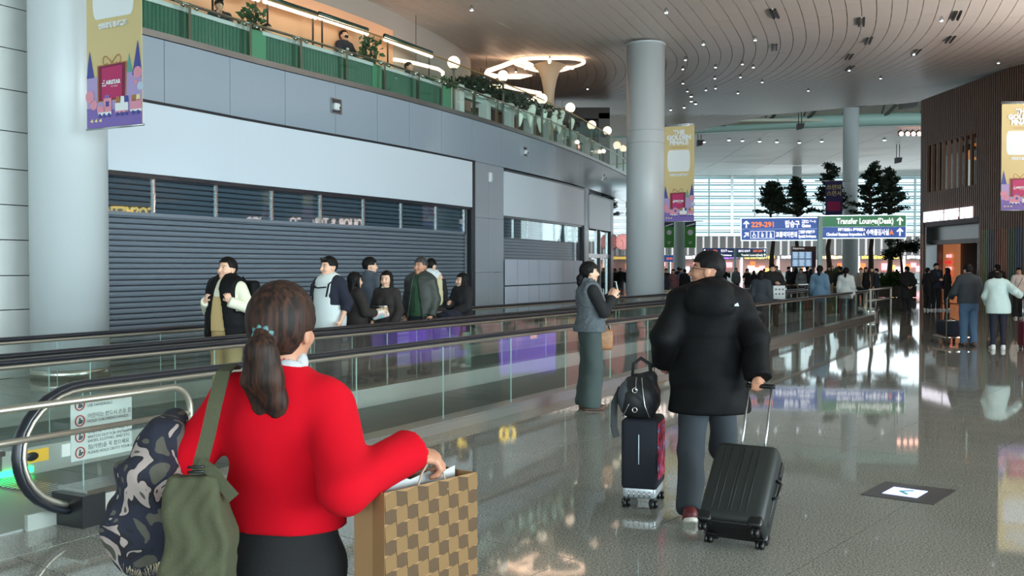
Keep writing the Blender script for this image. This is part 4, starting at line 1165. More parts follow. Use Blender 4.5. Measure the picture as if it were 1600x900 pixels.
# safety notice on the near pane
M_notice = mat('notice_plate', rgb(164, 176, 168), 0.5)
a_, b_ = na(106, N0), na(202, N0)
sy = lambda px, py: P(px, py, WL(N0, na(px, N0)).y).z
z_top = sy(106, 622); z_bot = sy(106, 722)
nt_ = tag(empty('safety_notice', WL(N0 - 0.012, (a_ + b_) / 2, (z_top + z_bot) / 2), math.atan2(DY, DX)), 'pale safety notice with red ringed pictograms on the glass at the walkway entrance', 'notice')
W_, H_ = b_ - a_, z_top - z_bot
MB().box((0, 0, 0), (W_, 0.004, H_)).build('plate', M_notice, nt_)
M_ink = mat('notice_ink', rgb(60, 64, 64), 0.6); M_red = mat('notice_red', rgb(150, 44, 44), 0.5)
rows_ = [('손잡이를 잡으세요', 'USE HANDRAILS'), ('어린이는 반드시 손을 잡으세요', 'HOLD CHILDREN\'S HANDS'), ('신발, 옷자락 등 끼임 주의', 'WATCH OUT FOR ENTRAPMENT OF\nSHOES, CLOTHES, AND ETC'), ('짐(가방)을 꼭 잡으세요', 'PLEASE HOLD ONTO YOUR LUGGAGE')]
for k, (ko, en) in enumerate(rows_):
    zz = H_ / 2 - H_ * (k + 0.5) / 4
    mb = MB(); mb.tube([(-W_ * .36 + .033 * math.cos(q), -0.005, zz + .033 * math.sin(q)) for q in np.linspace(0, 2 * math.pi, 20, endpoint=False)], .004, n=5, closed=True); mb.build('pictogram_ring', M_red, nt_)
    mb = MB(); mb.ball((-W_ * .36, -.004, zz + .013), (.007, .003, .007), 8, 5); mb.prism([(-.012, -.02), (.012, -.02), (.006, .006), (-.006, .006)], (-W_ * .36, -.003, zz), (1, 0, 0), (0, 0, 1), .002)
    mb.box((-W_ * .36 + .014, -.004, zz - .005), (.012, .003, .02), 0, Matrix.Rotation(.5 * (k - 1), 3, 'Y')); mb.build('pictogram', M_ink, nt_)
    text_mesh(ko, .034, M_ink, 'lettering', nt_, (-W_ * .24, -.004, zz + .012), (1, 0, 0), (0, 0, 1))
    text_mesh(en, .026, M_ink, 'lettering', nt_, (-W_ * .24, -.004, zz - .02), (1, 0, 0), (0, 0, 1))

# steel guard rail in front of the entrance
gr = tag(empty('guard_rail', WL(5.05, 3.6)), 'two bar stainless steel guard rail at the left edge by the walkway entrance', 'railing')
def gpart(mb, name): return child(mb.build(name, M_satin, gr))
ng = 5.02; ae = na(296, ng); zt_, zb_ = 0.845, 0.665
pts = [WL(ng, 2.0, zt_), WL(ng, ae - 0.16, zt_)] + [WL(ng, ae - 0.16 + 0.16 * math.sin(q), zt_ - 0.16 + 0.16 * math.cos(q)) for q in np.linspace(0.2, math.pi / 2, 8)] + [WL(ng, ae, 0.30)]
gpart(MB().tube(pts, 0.021, n=12), 'top_bar')
gpart(MB().tube([WL(ng, 2.0, zb_), WL(ng, ae - .01, zb_)], 0.018, n=12), 'lower_bar')
gpart(MB().tube([WL(ng, ae, 0.3), WL(ng, ae, 0.0)], 0.021, n=12), 'post')
gpart(MB().tube([WL(ng, 2.4, zt_), WL(ng, 2.4, 0.0)], 0.021, n=12), 'post')
gpart(MB().lathe([(.05, 0), (.05, .012)], WL(ng, ae, 0), n=16), 'foot_flange')
# pale railing at the far end of the near walkway
M_palerail = mat('pale_rail', rgb(206, 206, 196), 0.35)
g2 = tag(empty('guard_rail', WL(N0 - .2, 34.9)), 'pale guard rail at the far end of the nearer walkway', 'railing')
for (z) in (0.9, 0.55): child(MB().tube([P(1358, 460, 31.5).xy.to_3d() + Vector((0, 0, z)), P(1392, 458, 34.5).xy.to_3d() + Vector((0, 0, z))], .03, n=8).build('bar', M_palerail, g2))
for (px, Y) in ((1360, 31.5), (1392, 34.5), (1338, 30.8)): 
    q = P(px, 460, Y); child(MB().tube([(q.x, q.y, 0), (q.x, q.y, .92)], .035, n=8).build('post', M_palerail, g2))
g3 = tag(empty('guard_rail', P(1255, 455, 37)), 'short steel railing behind the woman in the denim jacket', 'railing')
q0, q1 = P(1225, 456, 36), P(1262, 452, 38)
child(MB().tube([(q0.x, q0.y, .95), (q1.x, q1.y, .95)], .035, n=8).build('bar', M_steel, g3))
for q in (q0, q1): child(MB().tube([(q.x, q.y, 0), (q.x, q.y, .95)], .03, n=8).build('post', M_steel, g3))

# ------------------------------------------------------------------ hanging banners
def bmat(name, c, e=0.0): return mat(name, c, 0.55)
M_bgold = mat('banner_gold', rgb(214, 194, 138), 0.5); M_blil = mat('banner_lilac', rgb(176, 158, 205), 0.5); M_bpur = mat('banner_purple', rgb(126, 104, 178), 0.5)
M_bpink = mat('banner_pink', rgb(226, 150, 170), 0.5); M_bmag = mat('banner_magenta', rgb(186, 40, 100), 0.5); M_bblu = mat('banner_tree_blue', rgb(66, 74, 150), 0.5)
M_bteal = mat('banner_tree_teal', rgb(96, 160, 150), 0.5); M_bwht = mat('banner_white', rgb(235, 240, 240), 0.5); M_brib = mat('banner_ribbon', rgb(176, 120, 70), 0.5)
M_bwine = mat('banner_wine', rgb(120, 24, 62), 0.5); M_bsky = mat('banner_sky', rgb(190, 205, 225), 0.5); M_byel = mat('banner_paleyellow', rgb(240, 224, 160), 0.5)
def disc(r, x, y, n=18, sx=1.0): return [(x + r * sx * math.cos(2 * math.pi * k / n), y + r * math.sin(2 * math.pi * k / n)) for k in range(n)]
def rrect(x0, y0, x1, y1, r, n=5):
    o = []
    for (cx, cy, a0) in ((x1 - r, y1 - r, 0), (x0 + r, y1 - r, 90), (x0 + r, y0 + r, 180), (x1 - r, y0 + r, 270)):
        for k in range(n + 1):
            a = math.radians(a0 + 90 * k / n); o.append((cx + r * math.cos(a), cy + r * math.sin(a)))
    return o
def banner(o, ux, W, H, lab, col_side):
    """o = top left corner of the printed side; ux = direction of its width"""
    ux = Vector(ux).normalized(); uy = Vector((0, 0, 1)); nn = ux.cross(uy) * 1.0       # towards the viewer
    t = tag(empty('hanging_banner', o), lab, 'banner', 'gold and lilac hanging banners')
    def lay(outline, m, k, name):
        mb = MB(); d = nn * (0.004 + 0.0022 * k)
        pts = [(ux * (x * W) + uy * (-(1 - y) * H) + d) for (x, y) in outline]
        base_ = [p - nn * 0.0015 for p in pts]; n_ = len(pts)
        mb.add(pts + base_, [tuple(range(n_)), tuple(range(2 * n_ - 1, n_ - 1, -1))] + [(i, i + n_, (i + 1) % n_ + n_, (i + 1) % n_) for i in range(n_)])
        return mb.build(name, m, t)
    mb = MB(); mb.box(tuple(ux * W / 2 - uy * H / 2), (W, 0.006, H), math.atan2(ux.y, ux.x)); mb.build('cloth', M_bgold, t)
    k = 1
    lay([(0, 0), (1, 0), (1, .245), (.6, .27), (.3, .24), (0, .26)], M_blil, 1, 'print_snow'); lay([(0, 0), (1, 0), (1, .06), (.5, .085), (0, .10)], M_bpur, 2, 'print_ground')
    lay(rrect(.12, .52, .86, .745, .07), M_bwht, 1, 'print_panel')
    for (x, y0, h, w, m) in ((.06, .245, .13, .16, M_bblu), (.93, .235, .16, .2, M_bblu), (.78, .25, .09, .12, M_bteal)):
        lay([(max(0, x - w / 2), y0), (min(1, x + w / 2), y0), (min(1, x + w * .1), y0 + h * .8), (x, y0 + h), (max(0, x - w * .1), y0 + h * .8)], m, 2, 'print_tree')
    lay([(.20, .125), (.72, .13), (.74, .305), (.20, .30)], M_brib, 3, 'print_gift_edge'); lay([(.225, .13), (.70, .135), (.715, .30), (.225, .295)], M_bwine, 4, 'print_gift')
    lay([(.29, .135), (.65, .14), (.66, .29), (.29, .285)], M_bmag, 5, 'print_gift_front')
    for s_ in (-1, 1):
        mb = MB(); cpt = Vector((.47, .305))
        mb.tube([ux * W * (cpt.x + s_ * .16 * math.sin(q)) - uy * H * (1 - cpt.y - .028 * math.sin(q * 2) * 1.0 - .01 * q) + nn * .012 for q in np.linspace(0, 2.6, 12)], .006, n=5); mb.build('print_ribbon', M_brib, t)
    for (r, x, y, m) in ((.028, .93, .245, M_bpink), (.03, .06, .155, M_bpink), (.025, .13, .115, M_bpink), (.012, .9, .20, M_bpink), (.02, .97, .18, M_bsky)):
        lay(disc(r, x, y, sx=H / W), m, 4, 'print_snowball')
    # train
    for (x0, x1, y0, y1, m) in ((.2, .34, .075, .105, M_bpink), (.32, .46, .075, .14, M_bpink), (.34, .42, .14, .155, M_bpur), (.53, .76, .075, .112, M_bwht), (.53, .76, .065, .075, M_bpink), (.80, 1.0, .075, .12, M_bpink), (.80, 1.0, .065, .075, M_bwht), (.22, .46, .06, .075, M_bwht)):
        lay([(x0, y0), (x1, y0), (x1, y1), (x0, y1)], m, 6, 'print_train')
    for x in (.25, .33, .42, .57, .65, .73, .85, .94): lay(disc(.010, x, .06, 10, H / W), M_bblu, 7, 'print_wheel')
    for (x, m) in ((.58, M_brib), (.66, M_bwht), (.73, M_bblu), (.86, M_brib), (.94, M_byel)): lay([(x - .035, .112), (x + .035, .112), (x + .03, .142), (x - .03, .142)], m, 6, 'print_parcel')
    lay([(.36, .10), (.42, .10), (.42, .125), (.36, .125)], M_bblu, 7, 'print_window')
    for x in (.06, .14, .22): lay([(x, .035), (x + .06, .03), (x + .05, .048)], M_byel, 4, 'print_leaf')
    at = lambda x, y: tuple(ux * (x * W) - uy * ((1 - y) * H) + nn * .022)
    if H > 2.0:
        for i, w_ in enumerate(('THE', 'GOLDEN', 'FINALE')):
            text_mesh(w_, H * .062, M_bwht, 'lettering', t, at(.5, .905 - .052 * i), ux, uy, 'CENTER', bold=.012)
        text_mesh('인천공항면세점앱', H * .027, M_bwht, 'lettering', t, at(.5, .475 if col_side else .475), ux, uy, 'CENTER', bold=.006)
        text_mesh('인천공항 면세점 앱 다운로드', H * .014, M_brib, 'lettering', t, at(.5, .765), ux, uy, 'CENTER')
    text_mesh('AIRSTAR', H * .026, M_bwht, 'lettering', t, at(.50, .205), ux, uy, 'CENTER', bold=.004)
    text_mesh('DUTYFREE', H * .010, M_bwht, 'lettering', t, at(.52, .19), ux, uy, 'CENTER')
    for (x, y) in ((.31, .2), (.335, .2), (.36, .2), (.31, .212), (.335, .212), (.335, .224)): lay(disc(.004, x, y, 8, H / W), M_bwht, 8, 'logo_dot')
    for z in (0, -H):
        MB().tube([uy * z - ux * .02, ux * (W + .02) + uy * z], .016, n=8).build('batten', M_alu, t)
    return t
bL0, bL1 = P(137, 203, 13.95), P(223, 194, 13.42)
Wb = (bL1 - bL0).length * 1.0; d = (bL1 - bL0); d.z = 0
b1 = banner(Vector((bL0.x, bL0.y, bL0.z + 2.86)), d, d.length, 2.86, 'gold and lilac banner on the broad left column, cut by the top of the picture', True)
c0 = P(1037.5, 197, 29.0); c1 = P(1085, 195, 28.7)
d2 = c1 - c0; d2.z = 0
banner(c0, d2, d2.length, 2.75, 'gold and lilac banner reading the golden finale on the middle column', False)
r0 = P(1565.5, 162, 26.5); banner(r0, (1, -0.05, 0), 1.02, 2.80, 'gold and lilac banner at the right edge before the timber building', False)
# arms that carry the banners
arm = MB(); arm.tube([(0, 0, 0), (0, 0, 1.2)], 0.012, n=6)
for t_, o_, dv in (('middle', c0, d2), ('left', Vector((bL0.x, bL0.y, bL0.z + 2.86)), d)):
    a_ = tag(empty('banner_bracket', o_), 'slim metal bracket holding the gold banner to the %s column' % t_, 'bracket')
    dn = dv.normalized()
    MB().tube([-dn * 0.25 + Vector((0, 0, .03)), dv + Vector((0, 0, .03))], .014, n=6).build('arm', M_alu, a_); MB().tube([-dn * 0.25 - Vector((0, 0, .02)), dv - Vector((0, 0, .02))], .01, n=6).build('lower_arm', M_alu, a_)
q = tag(empty('banner_bracket', r0 + Vector((1.0, 0, 0))), 'mast carrying the gold banner at the right edge', 'mast')
MB().tube([(.15, -.05, -r0.z), (.15, -.05, .15)], .05, n=10).build('mast', M_alu, q); MB().tube([(.15, -.05, .04), (-1.0, .0, .04)], .016, n=8).build('arm', M_alu, q)
# small green banners and the purple banner far behind
def small_banner(px0, py0, px1, py1, Y, base, lab, lines, extra=None):
    a, b = P(px0, py0, Y), P(px1, py1, Y); W, H = b.x - a.x, a.z - b.z
    t = tag(empty('hanging_banner', a), lab, 'banner')
    MB().box((W / 2, 0, -H / 2), (W, .03, H)).build('cloth', base, t)
    MB().tube([(-.55, .2, .03), (W + .55, .2, .03)], .04, n=6).build('batten', M_alu, t)
    for (txt, x, y, sz, m) in lines: text_mesh(txt, sz * H, m, 'lettering', t, (x * W, -.03, -y * H), (1, 0, 0), (0, 0, 1), 'CENTER', bold=.01)
    if extra: extra(t, W, H)
    return t
M_bgreen = mat('banner_green', rgb(72, 160, 62), 0.5); M_navy = mat('banner_navy', rgb(40, 46, 92), 0.5); M_bdp = mat('banner_deep_purple', rgb(58, 44, 104), 0.5)
def gx_(t, W, H):
    MB().box((W / 2, -.02, -H * .10), (W, .02, H * .2)).build('print_band', M_navy, t); MB().prism(disc(W * .26, 0, 0), (W / 2, -.03, -H * .42), (1, 0, 0), (0, 0, 1), .01).build('print_disc', M_bwht, t)
    MB().prism([(0, 0), (W * .8, H * .08), (W * .8, H * .14), (0, H * .04)], (W * .1, -.035, -H * .2), (1, 0, 0), (0, 0, 1), .01).build('print_swoosh', M_bwht, t)
small_banner(1038, 346, 1053, 387, 69.3, M_bgreen, 'small green and navy banner left of the far white column', [('면세', .5, .45, .10, M_bgreen), ('27', .5, .85, .12, M_bwht)], gx_)
small_banner(1070, 346, 1087, 387, 69.3, M_bgreen, 'small green and navy banner right of the far white column', [('면세', .5, .45, .10, M_bgreen), ('27', .5, .85, .12, M_bwht)], gx_)
def px_(t, W, H): MB().prism(rrect(W * .08, -H * .88, W * .88, -H * .6, W * .1), (0, -.03, 0), (1, 0, 0), (0, 0, 1), .01).build('print_gift', M_bmag, t)
small_banner(1290, 283, 1316, 336, 57.0, M_bdp, 'deep purple banner with gold letters left of the tall pale column', [('쓰면돼', .5, .24, .16, M_bgold), ('스면서', .5, .42, .16, M_bgold), ('AIRSTAR', .48, .83, .07, M_bwht)], px_)

# ------------------------------------------------------------------ direction signs
M_sblue = mat('sign_blue', rgb(48, 92, 180), 0.4, emit=rgb(48, 92, 180), estr=0.35); M_sgreen = mat('sign_green', rgb(52, 128, 84), 0.4, emit=rgb(52, 128, 84), estr=0.35)
M_sw = mat('sign_white_lit', rgb(250, 250, 250), 0.4, emit=rgb(255, 255, 255), estr=0.9); M_so = mat('sign_orange_lit', rgb(255, 130, 50), 0.4, emit=rgb(255, 130, 50), estr=0.9)
M_snavy = mat('sign_dark_blue', rgb(30, 48, 110), 0.4, emit=rgb(30, 48, 110), estr=0.3); M_sdgreen = mat('sign_dark_green', rgb(30, 72, 60), 0.4, emit=rgb(30, 72, 60), estr=0.25)
def arrow(mb, x, z, s, ang, d=0.012):
    c, n_ = math.cos(ang), math.sin(ang)
    for o in ([(-.09, -.5), (.09, -.5), (.09, .35), (-.09, .35)], [(0, .5), (-.42, .08), (-.30, -.04), (0, .26)], [(0, .5), (0, .26), (.30, -.04), (.42, .08)]):
        mb.prism([(x + s * (px * c + py * n_), z + s * (-px * n_ + py * c)) for (px, py) in o], (0, -.045, 0), (1, 0, 0), (0, 0, 1), d)
def direction_sign(tl, tr, H, lab, content, name='direction_sign', bg=None):
    t = tag(empty(name, tl, math.atan2(tr.y - tl.y, tr.x - tl.x)), lab, 'sign', 'direction signs')
    W = (tr - tl).length
    for z0, z1, m in bg: MB().box((W / 2, 0, -(z0 + z1) / 2 * H), (W, .08, (z1 - z0) * H)).build('sign_panel', m, t)
    MB().box((W / 2, .05, -H / 2), (W + .06, .05, H + .06)).build('back_frame', M_alu, t)
    for it in content:
        if it[0] == 'a':
            mb = MB(); arrow(mb, it[1] * W, -it[2] * H, it[3] * H, it[4]); mb.build('arrow', M_sw, t)
        elif it[0] == 't':
            _, txt, x, y, sz, m, al, fit = it
            text_mesh(txt, sz * H / .72, m, 'lettering', t, (x * W if al == 'L' else (x - fit) * W, -.046, -y * H), (1, 0, 0), (0, 0, 1), 'LEFT', fit=fit * W, bold=.008)
        elif it[0] == 'i':
            _, x, y, s_, kind = it; x *= W; z = -y * H; s_ *= H
            mb = MB(); mb.tube([(x + s_ * a, -.045, z + s_ * b) for a, b in ((-.5, -.5), (.5, -.5), (.5, .5), (-.5, .5))], .012, n=4, closed=True)
            mb.ball((x - .05 * s_, -.045, z + s_ * .28), (s_ * .09, .01, s_ * .09), 8, 5)
            if kind == 0: mb.tube([(x + s_ * .22 * math.cos(q), -.045, z - s_ * .16 + s_ * .2 * math.sin(q)) for q in np.linspace(0, 6, 12)], .012, n=4); mb.box((x - .03 * s_, -.045, z + s_ * .05), (s_ * .12, .012, s_ * .3))
            elif kind == 1: mb.box((x, -.045, z - s_ * .1), (s_ * .3, .012, s_ * .45)); 
            else: mb.prism([(x - s_ * .16, z - s_ * .4), (x + s_ * .16, z - s_ * .4), (x + s_ * .12, z + s_ * .16), (x - s_ * .12, z + s_ * .16)], (0, -.045, 0), (1, 0, 0), (0, 0, 1), .01)
            mb.build('pictogram', M_sw, t)
    return t
Y0 = 34.4
la, lb = P(1159, 343, Y0 + .5), P(1277.5, 339, Y0 + .1); ra, rb = P(1284.5, 339, Y0 + .1), P(1415, 335.5, Y0 - .3)
HL = .745
lb.z = la.z = (la.z + lb.z) / 2; ra.z = rb.z = (ra.z + rb.z) / 2
s1 = direction_sign(la, lb, HL, 'blue direction sign with gate numbers two twenty nine to two ninety one', [
    ('a', .06, .27, .34, 0), ('t', '229-291', .125, .40, .24, M_so, 'L', .30), ('t', '탑승구', .57, .40, .25, M_sw, 'L', .19), ('t', '登机口 ゲート', .79, .22, .11, M_sw, 'L', .19), ('t', 'Gates', .79, .42, .15, M_sw, 'L', .12),
    ('a', .06, .76, .30, math.pi / 4), ('i', .165, .76, .33, 0), ('i', .275, .76, .33, 1), ('i', .385, .76, .33, 2), ('t', '교통약자편의', .45, .86, .2, M_sw, 'L', .28), ('t', '無障碍 優先施設', .75, .70, .11, M_sw, 'L', .22), ('t', 'Special Assistance', .75, .90, .13, M_sw, 'L', .23)],
    bg=[(0, .49, M_sblue), (.5, 1, M_sblue)])
s2 = direction_sign(ra, rb, HL, 'green and blue direction sign to the transfer lounge', [
    ('a', .93, .25, .36, 0), ('t', 'Transfer Lounge(Desk)', .855, .36, .26, M_sw, 'R', .68), ('a', .93, .74, .36, 0), ('t', '수하물검사실', .80, .86, .21, M_sw, 'R', .27), ('t', 'A', .86, .86, .21, M_so, 'R', .05), ('t', '手荷物検査室 A  行李检查室 A', .52, .68, .10, M_sw, 'R', .33), ('t', 'Checked Baggage Inspection A', .52, .90, .13, M_sw, 'R', .47)],
    bg=[(0, .50, M_sgreen), (.51, 1, M_sblue)])
M_post = mat('pale_green_post', rgb(170, 202, 196), 0.35)
pp = P(1281, 400, Y0 + .1); t = tag(empty('sign_post', (pp.x, pp.y, 0)), 'pale green square post between the two halves of the direction sign', 'post')
MB().cbox((0, 0, (la.z + .06) / 2), (.16, .14, la.z + .06), .02).build('shaft', M_post, t); MB().cbox((0, 0, .02), (.4, .3, .05), .01).build('base', M_steel, t)
Y1 = 84.0
a, b = P(1098, 388, Y1), P(1146.5, 387.5, Y1); b.z = a.z
direction_sign(a, b, .74, 'small far blue sign with gate numbers above the crowd', [('a', .06, .27, .34, 0), ('t', '248-291', .14, .40, .24, M_so, 'L', .32), ('t', '탑승구', .58, .40, .24, M_sw, 'L', .2), ('t', 'Gates', .8, .4, .15, M_sw, 'L', .16), ('a', .06, .76, .30, -math.pi / 2), ('i', .18, .76, .3, 1), ('t', '교통약자편의 Assistance', .28, .86, .2, M_sw, 'L', .65)], bg=[(0, .5, M_snavy), (.5, 1, M_snavy)])
a, b = P(1150.5, 388, Y1), P(1197.5, 387.5, Y1); b.z = a.z
direction_sign(a, b, .74, 'small far green and blue sign to the transfer lounge above the crowd', [('a', .94, .27, .34, 0), ('t', '229-247', .87, .40, .24, M_so, 'R', .32), ('t', '登机口 탑승구', .46, .40, .2, M_sw, 'R', .4), ('a', .94, .76, .34, 0), ('t', 'Transfer Lounge(Desk)', .88, .86, .22, M_sw, 'R', .72)], bg=[(0, .5, M_snavy), (.5, 1, M_sdgreen)])
a, b = P(1037, 399, 80), P(1053, 399, 80)
direction_sign(a, b, .5, 'tiny blue gate sign at the right edge of the middle column', [('t', '229-291', .25, .68, .36, M_so, 'L', .6)], bg=[(0, 1, M_sblue)])
for px, l in ((1148.5, 'between the two small far signs'), (1045, 'under the tiny blue gate sign')):
    q = P(px, 400, 84.2 if px > 1100 else 80.2); t = tag(empty('sign_post', (q.x, q.y, 0)), 'slim grey post ' + l, 'post'); MB().cbox((0, 0, 1.6), (.2, .16, 3.2 if px > 1100 else 2.9), .02).build('shaft', M_post, t)
# flight information screen
a, b = P(1237, 385, 58), P(1275, 384, 58); W = b.x - a.x; H = a.z - P(1237, 418, 58).z
t = tag(empty('flight_screen', a), 'flight information screen wall of pale blue displays left of the sign post', 'screen')
MB().box((W / 2, .1, -H / 2), (W, .2, H)).build('housing', mat('screen_brown', rgb(112, 84, 76), 0.5), t)
E_scr = emat('screen_pale_blue', rgb(126, 158, 190), 0.8); M_line = emat('screen_line', rgb(215, 230, 240), 0.9)
for i in range(3):
    for j in range(2):
        x = W * (.15 + .27 * i); z = -H * (.42 + .36 * j); MB().box((x, -.02, z), (W * .25, .04, H * .33)).build('display', E_scr, t)
        mb = MB()
        for k in range(6): mb.box((x - W * .01, -.05, z + H * (.13 - .05 * k)), (W * .2 * random.uniform(.6, 1), .02, H * .018))
        mb.build('display_lines', M_line, t)
MB().box((W * .92, -.02, -H * .6), (W * .12, .04, H * .7)).build('side_panel', mat('screen_plum', rgb(92, 56, 84), 0.5), t)
text_mesh('Departures', H * .12, M_sw, 'lettering', t, (W * .04, -.02, -H * .13), (1, 0, 0), (0, 0, 1))
for x in (.1, .9): MB().box((W * x, .1, -(a.z + H) / 2 - 0), (.15, .15, a.z - H)).build('leg', M_truss, t)
for o in t.children:
    if o.name.startswith('leg'):
        for v in o.data.vertices: v.co.z += (a.z + H) / 2 - a.z + (a.z - H) / 2
# lit floor plate
c = G(1420, 770); t = tag(empty('floor_display', (c.x, c.y, 0.002), TROT), 'lit guide display set flush in the floor near the right foreground', 'floor display')
MB().box((0, 0, 0), (.56, .50, .004)).build('plate', mat('dark_plate', rgb(58, 60, 62), 0.3), t)
MB().box((-.02, .02, .003), (.26, .24, .003)).build('screen', emat('pale_violet_screen', rgb(190, 196, 255), 1.5), t)
mb = MB(); mb.box((-.05, .02, .006), (.11, .022, .002), .75); mb.box((.015, .02, .006), (.11, .022, .002), -.75); mb.build('guide_mark', mat('guide_green', rgb(40, 130, 130), 0.5, emit=rgb(40, 130, 130), estr=.8), t)
MB().box((.27, 0, .003), (.012, .5, .003)).build('edge_trim', M_steel, t)

# ------------------------------------------------------------------ trees and planters
M_bark = mat('tree_bark', rgb(70, 52, 42), 0.8, var=0.3, vscale=6)
M_pine = mat('pine_needles', rgb(38, 54, 36), 0.6, var=0.4, vscale=1.2)
def pine(px, pyb, pyt, Y, wpx, lab, seed):
    base_ = P(px, 430, Y); x, y = base_.x, base_.y; ztop = P(px, pyt, Y).z; zlo = P(px, pyb, Y).z; w = wpx / F_PX * Y / 2
    t = tag(empty('pine_tree', (x, y, 0)), lab, 'tree', 'pine trees in the far hall')
    rnd = random.Random(seed)
    pts = [(0, 0, 0)]; lean = rnd.uniform(-.05, .05)
    for k in range(1, 9): pts.append((lean * k * .6 + rnd.uniform(-.12, .12), rnd.uniform(-.1, .1), ztop * k / 8.3))
    MB().tube(pts, [.20 - .021 * k for k in range(9)], n=8).build('trunk', M_bark, t)
    fol = MB(); br = MB(); nl = 9
    for L in range(nl):
        f = L / (nl - 1); z = zlo + (ztop - zlo) * (f ** 0.9) * .97 + .2
        rad = w * (1.0 - 0.82 * f) * rnd.uniform(.75, 1.1); nb = 5 if f < .8 else 3
        for b in range(nb):
            a = rnd.uniform(0, 6.28); rr = rad * rnd.uniform(.55, 1.0); p0 = Vector((lean * z, 0, z - .15)); p1 = Vector((rr * math.cos(a), rr * math.sin(a), z + rnd.uniform(-.1, .25)))
            br.tube([p0, p0.lerp(p1, .5) + Vector((0, 0, .12)), p1], [.05, .035, .015], n=5)
            for pad in range(3):
                c = p0.lerp(p1, (.45, .75, 1.0)[pad]); sr = max(.24, rr * (.20, .26, .28)[pad])
                m2 = leaf_cloud(30, (sr * .9, sr * .9, sr * .18), .19, rnd.randint(0, 99999)); fol.add([Vector(v) + c + Vector((0, 0, .1)) for v in m2.v], m2.f)
    br.build('branches', M_bark, t); tag(fol.build('foliage', M_pine, t), kind='stuff')
pine(1208, 336, 293, 62, 68, 'dark pine tree behind the left half of the blue sign, leftmost of the pines', 1)
pine(1243, 338, 290, 64, 54, 'dark pine tree before the slim far column', 2)
pine(1296, 338, 268, 63, 66, 'dark pine tree behind the deep purple banner', 3)
pine(1363, 340, 266, 60, 90, 'tallest dark pine tree right of the tall pale column', 4)
pine(1388, 336, 276, 63, 74, 'dark pine tree at the right end of the pine row', 5)
base_ = P(1407, 430, 55); t = tag(empty('round_tree', (base_.x, base_.y, 0)), 'small round crowned green tree left of the timber building', 'tree')
zt, zb = P(1407, 371, 55).z, P(1407, 404, 55).z
MB().tube([(0, 0, 0), (.1, 0, zb * .6), (-.05, 0, (zt + zb) / 2)], [.1, .08, .04], n=8).build('trunk', M_bark, t)
fol = MB()
for k in range(11):
    rnd = random.Random(k + 50); c = Vector((rnd.uniform(-.7, .7), rnd.uniform(-.4, .4), zb + (zt - zb) * rnd.uniform(.1, .85))); m2 = leaf_cloud(150, (.36, .36, .28), .16, k); fol.add([Vector(v) + c for v in m2.v], m2.f)
tag(fol.build('foliage', M_leafd, t), kind='stuff')
for (px0, px1, Y, lab, seed) in ((1368, 1428, 54.0, 'long low planter of green shrubs under the round tree', 3), (1298, 1318, 56, 'low planter of bright green plants left of the tall pale column', 4)):
    a, b = P(px0, 440, Y), P(px1, 440, Y); W = b.x - a.x
    t = tag(empty('planter', ((a.x + b.x) / 2, Y, 0)), lab, 'planter')
    nb = max(2, int(W / .8))
    for k in range(nb): MB().cbox((-W / 2 + (k + .5) * W / nb, 0, .30), (W / nb - .02, .8, .60), .02).build('planter_box', mat('planter_grey', rgb(120, 118, 112), 0.6), t)
    o = leaf_cloud(int(500 * W / 2), (W / 2, .4, .42 if px0 > 1350 else .8), .3, seed).build('shrubs', mat('shrub_green', rgb(74, 104, 50), .6, var=.4, vscale=3), t); o.location = (0, 0, .85); tag(o, kind='stuff')
# ------------------------------------------------------------------ figures: smooth-blended distance fields turned into one surface
def V3(*a): return np.array(a, float)
def smin(a, b, k):
    h = np.clip(0.5 + 0.5 * (b - a) / k, 0, 1)
    return b * (1 - h) + a * h - k * h * (1 - h)
def s_cone(p, a, b, ra, rb, flat=None):
    a = np.asarray(a, float); b = np.asarray(b, float); ba = b - a
    pa = p - a; h = np.clip(pa @ ba / max(ba @ ba, 1e-9), 0, 1)
    q = pa - h[:, None] * ba
    d2 = np.einsum('ij,ij->i', q, q)
    if flat is not None:
        ax, k = flat; ax = np.asarray(ax, float); c = q @ ax; d2 = d2 + (k * k - 1) * c * c
    return np.sqrt(d2) - (ra + (rb - ra) * h)
def s_ell(p, c, r, R=None):
    q = p - np.asarray(c, float)
    if R is not None: q = q @ R
    r = np.asarray(r, float)
    k0 = np.sqrt(((q / r) ** 2).sum(1)); k1 = np.sqrt(((q / (r * r)) ** 2).sum(1)) + 1e-9
    return k0 * (k0 - 1) / k1
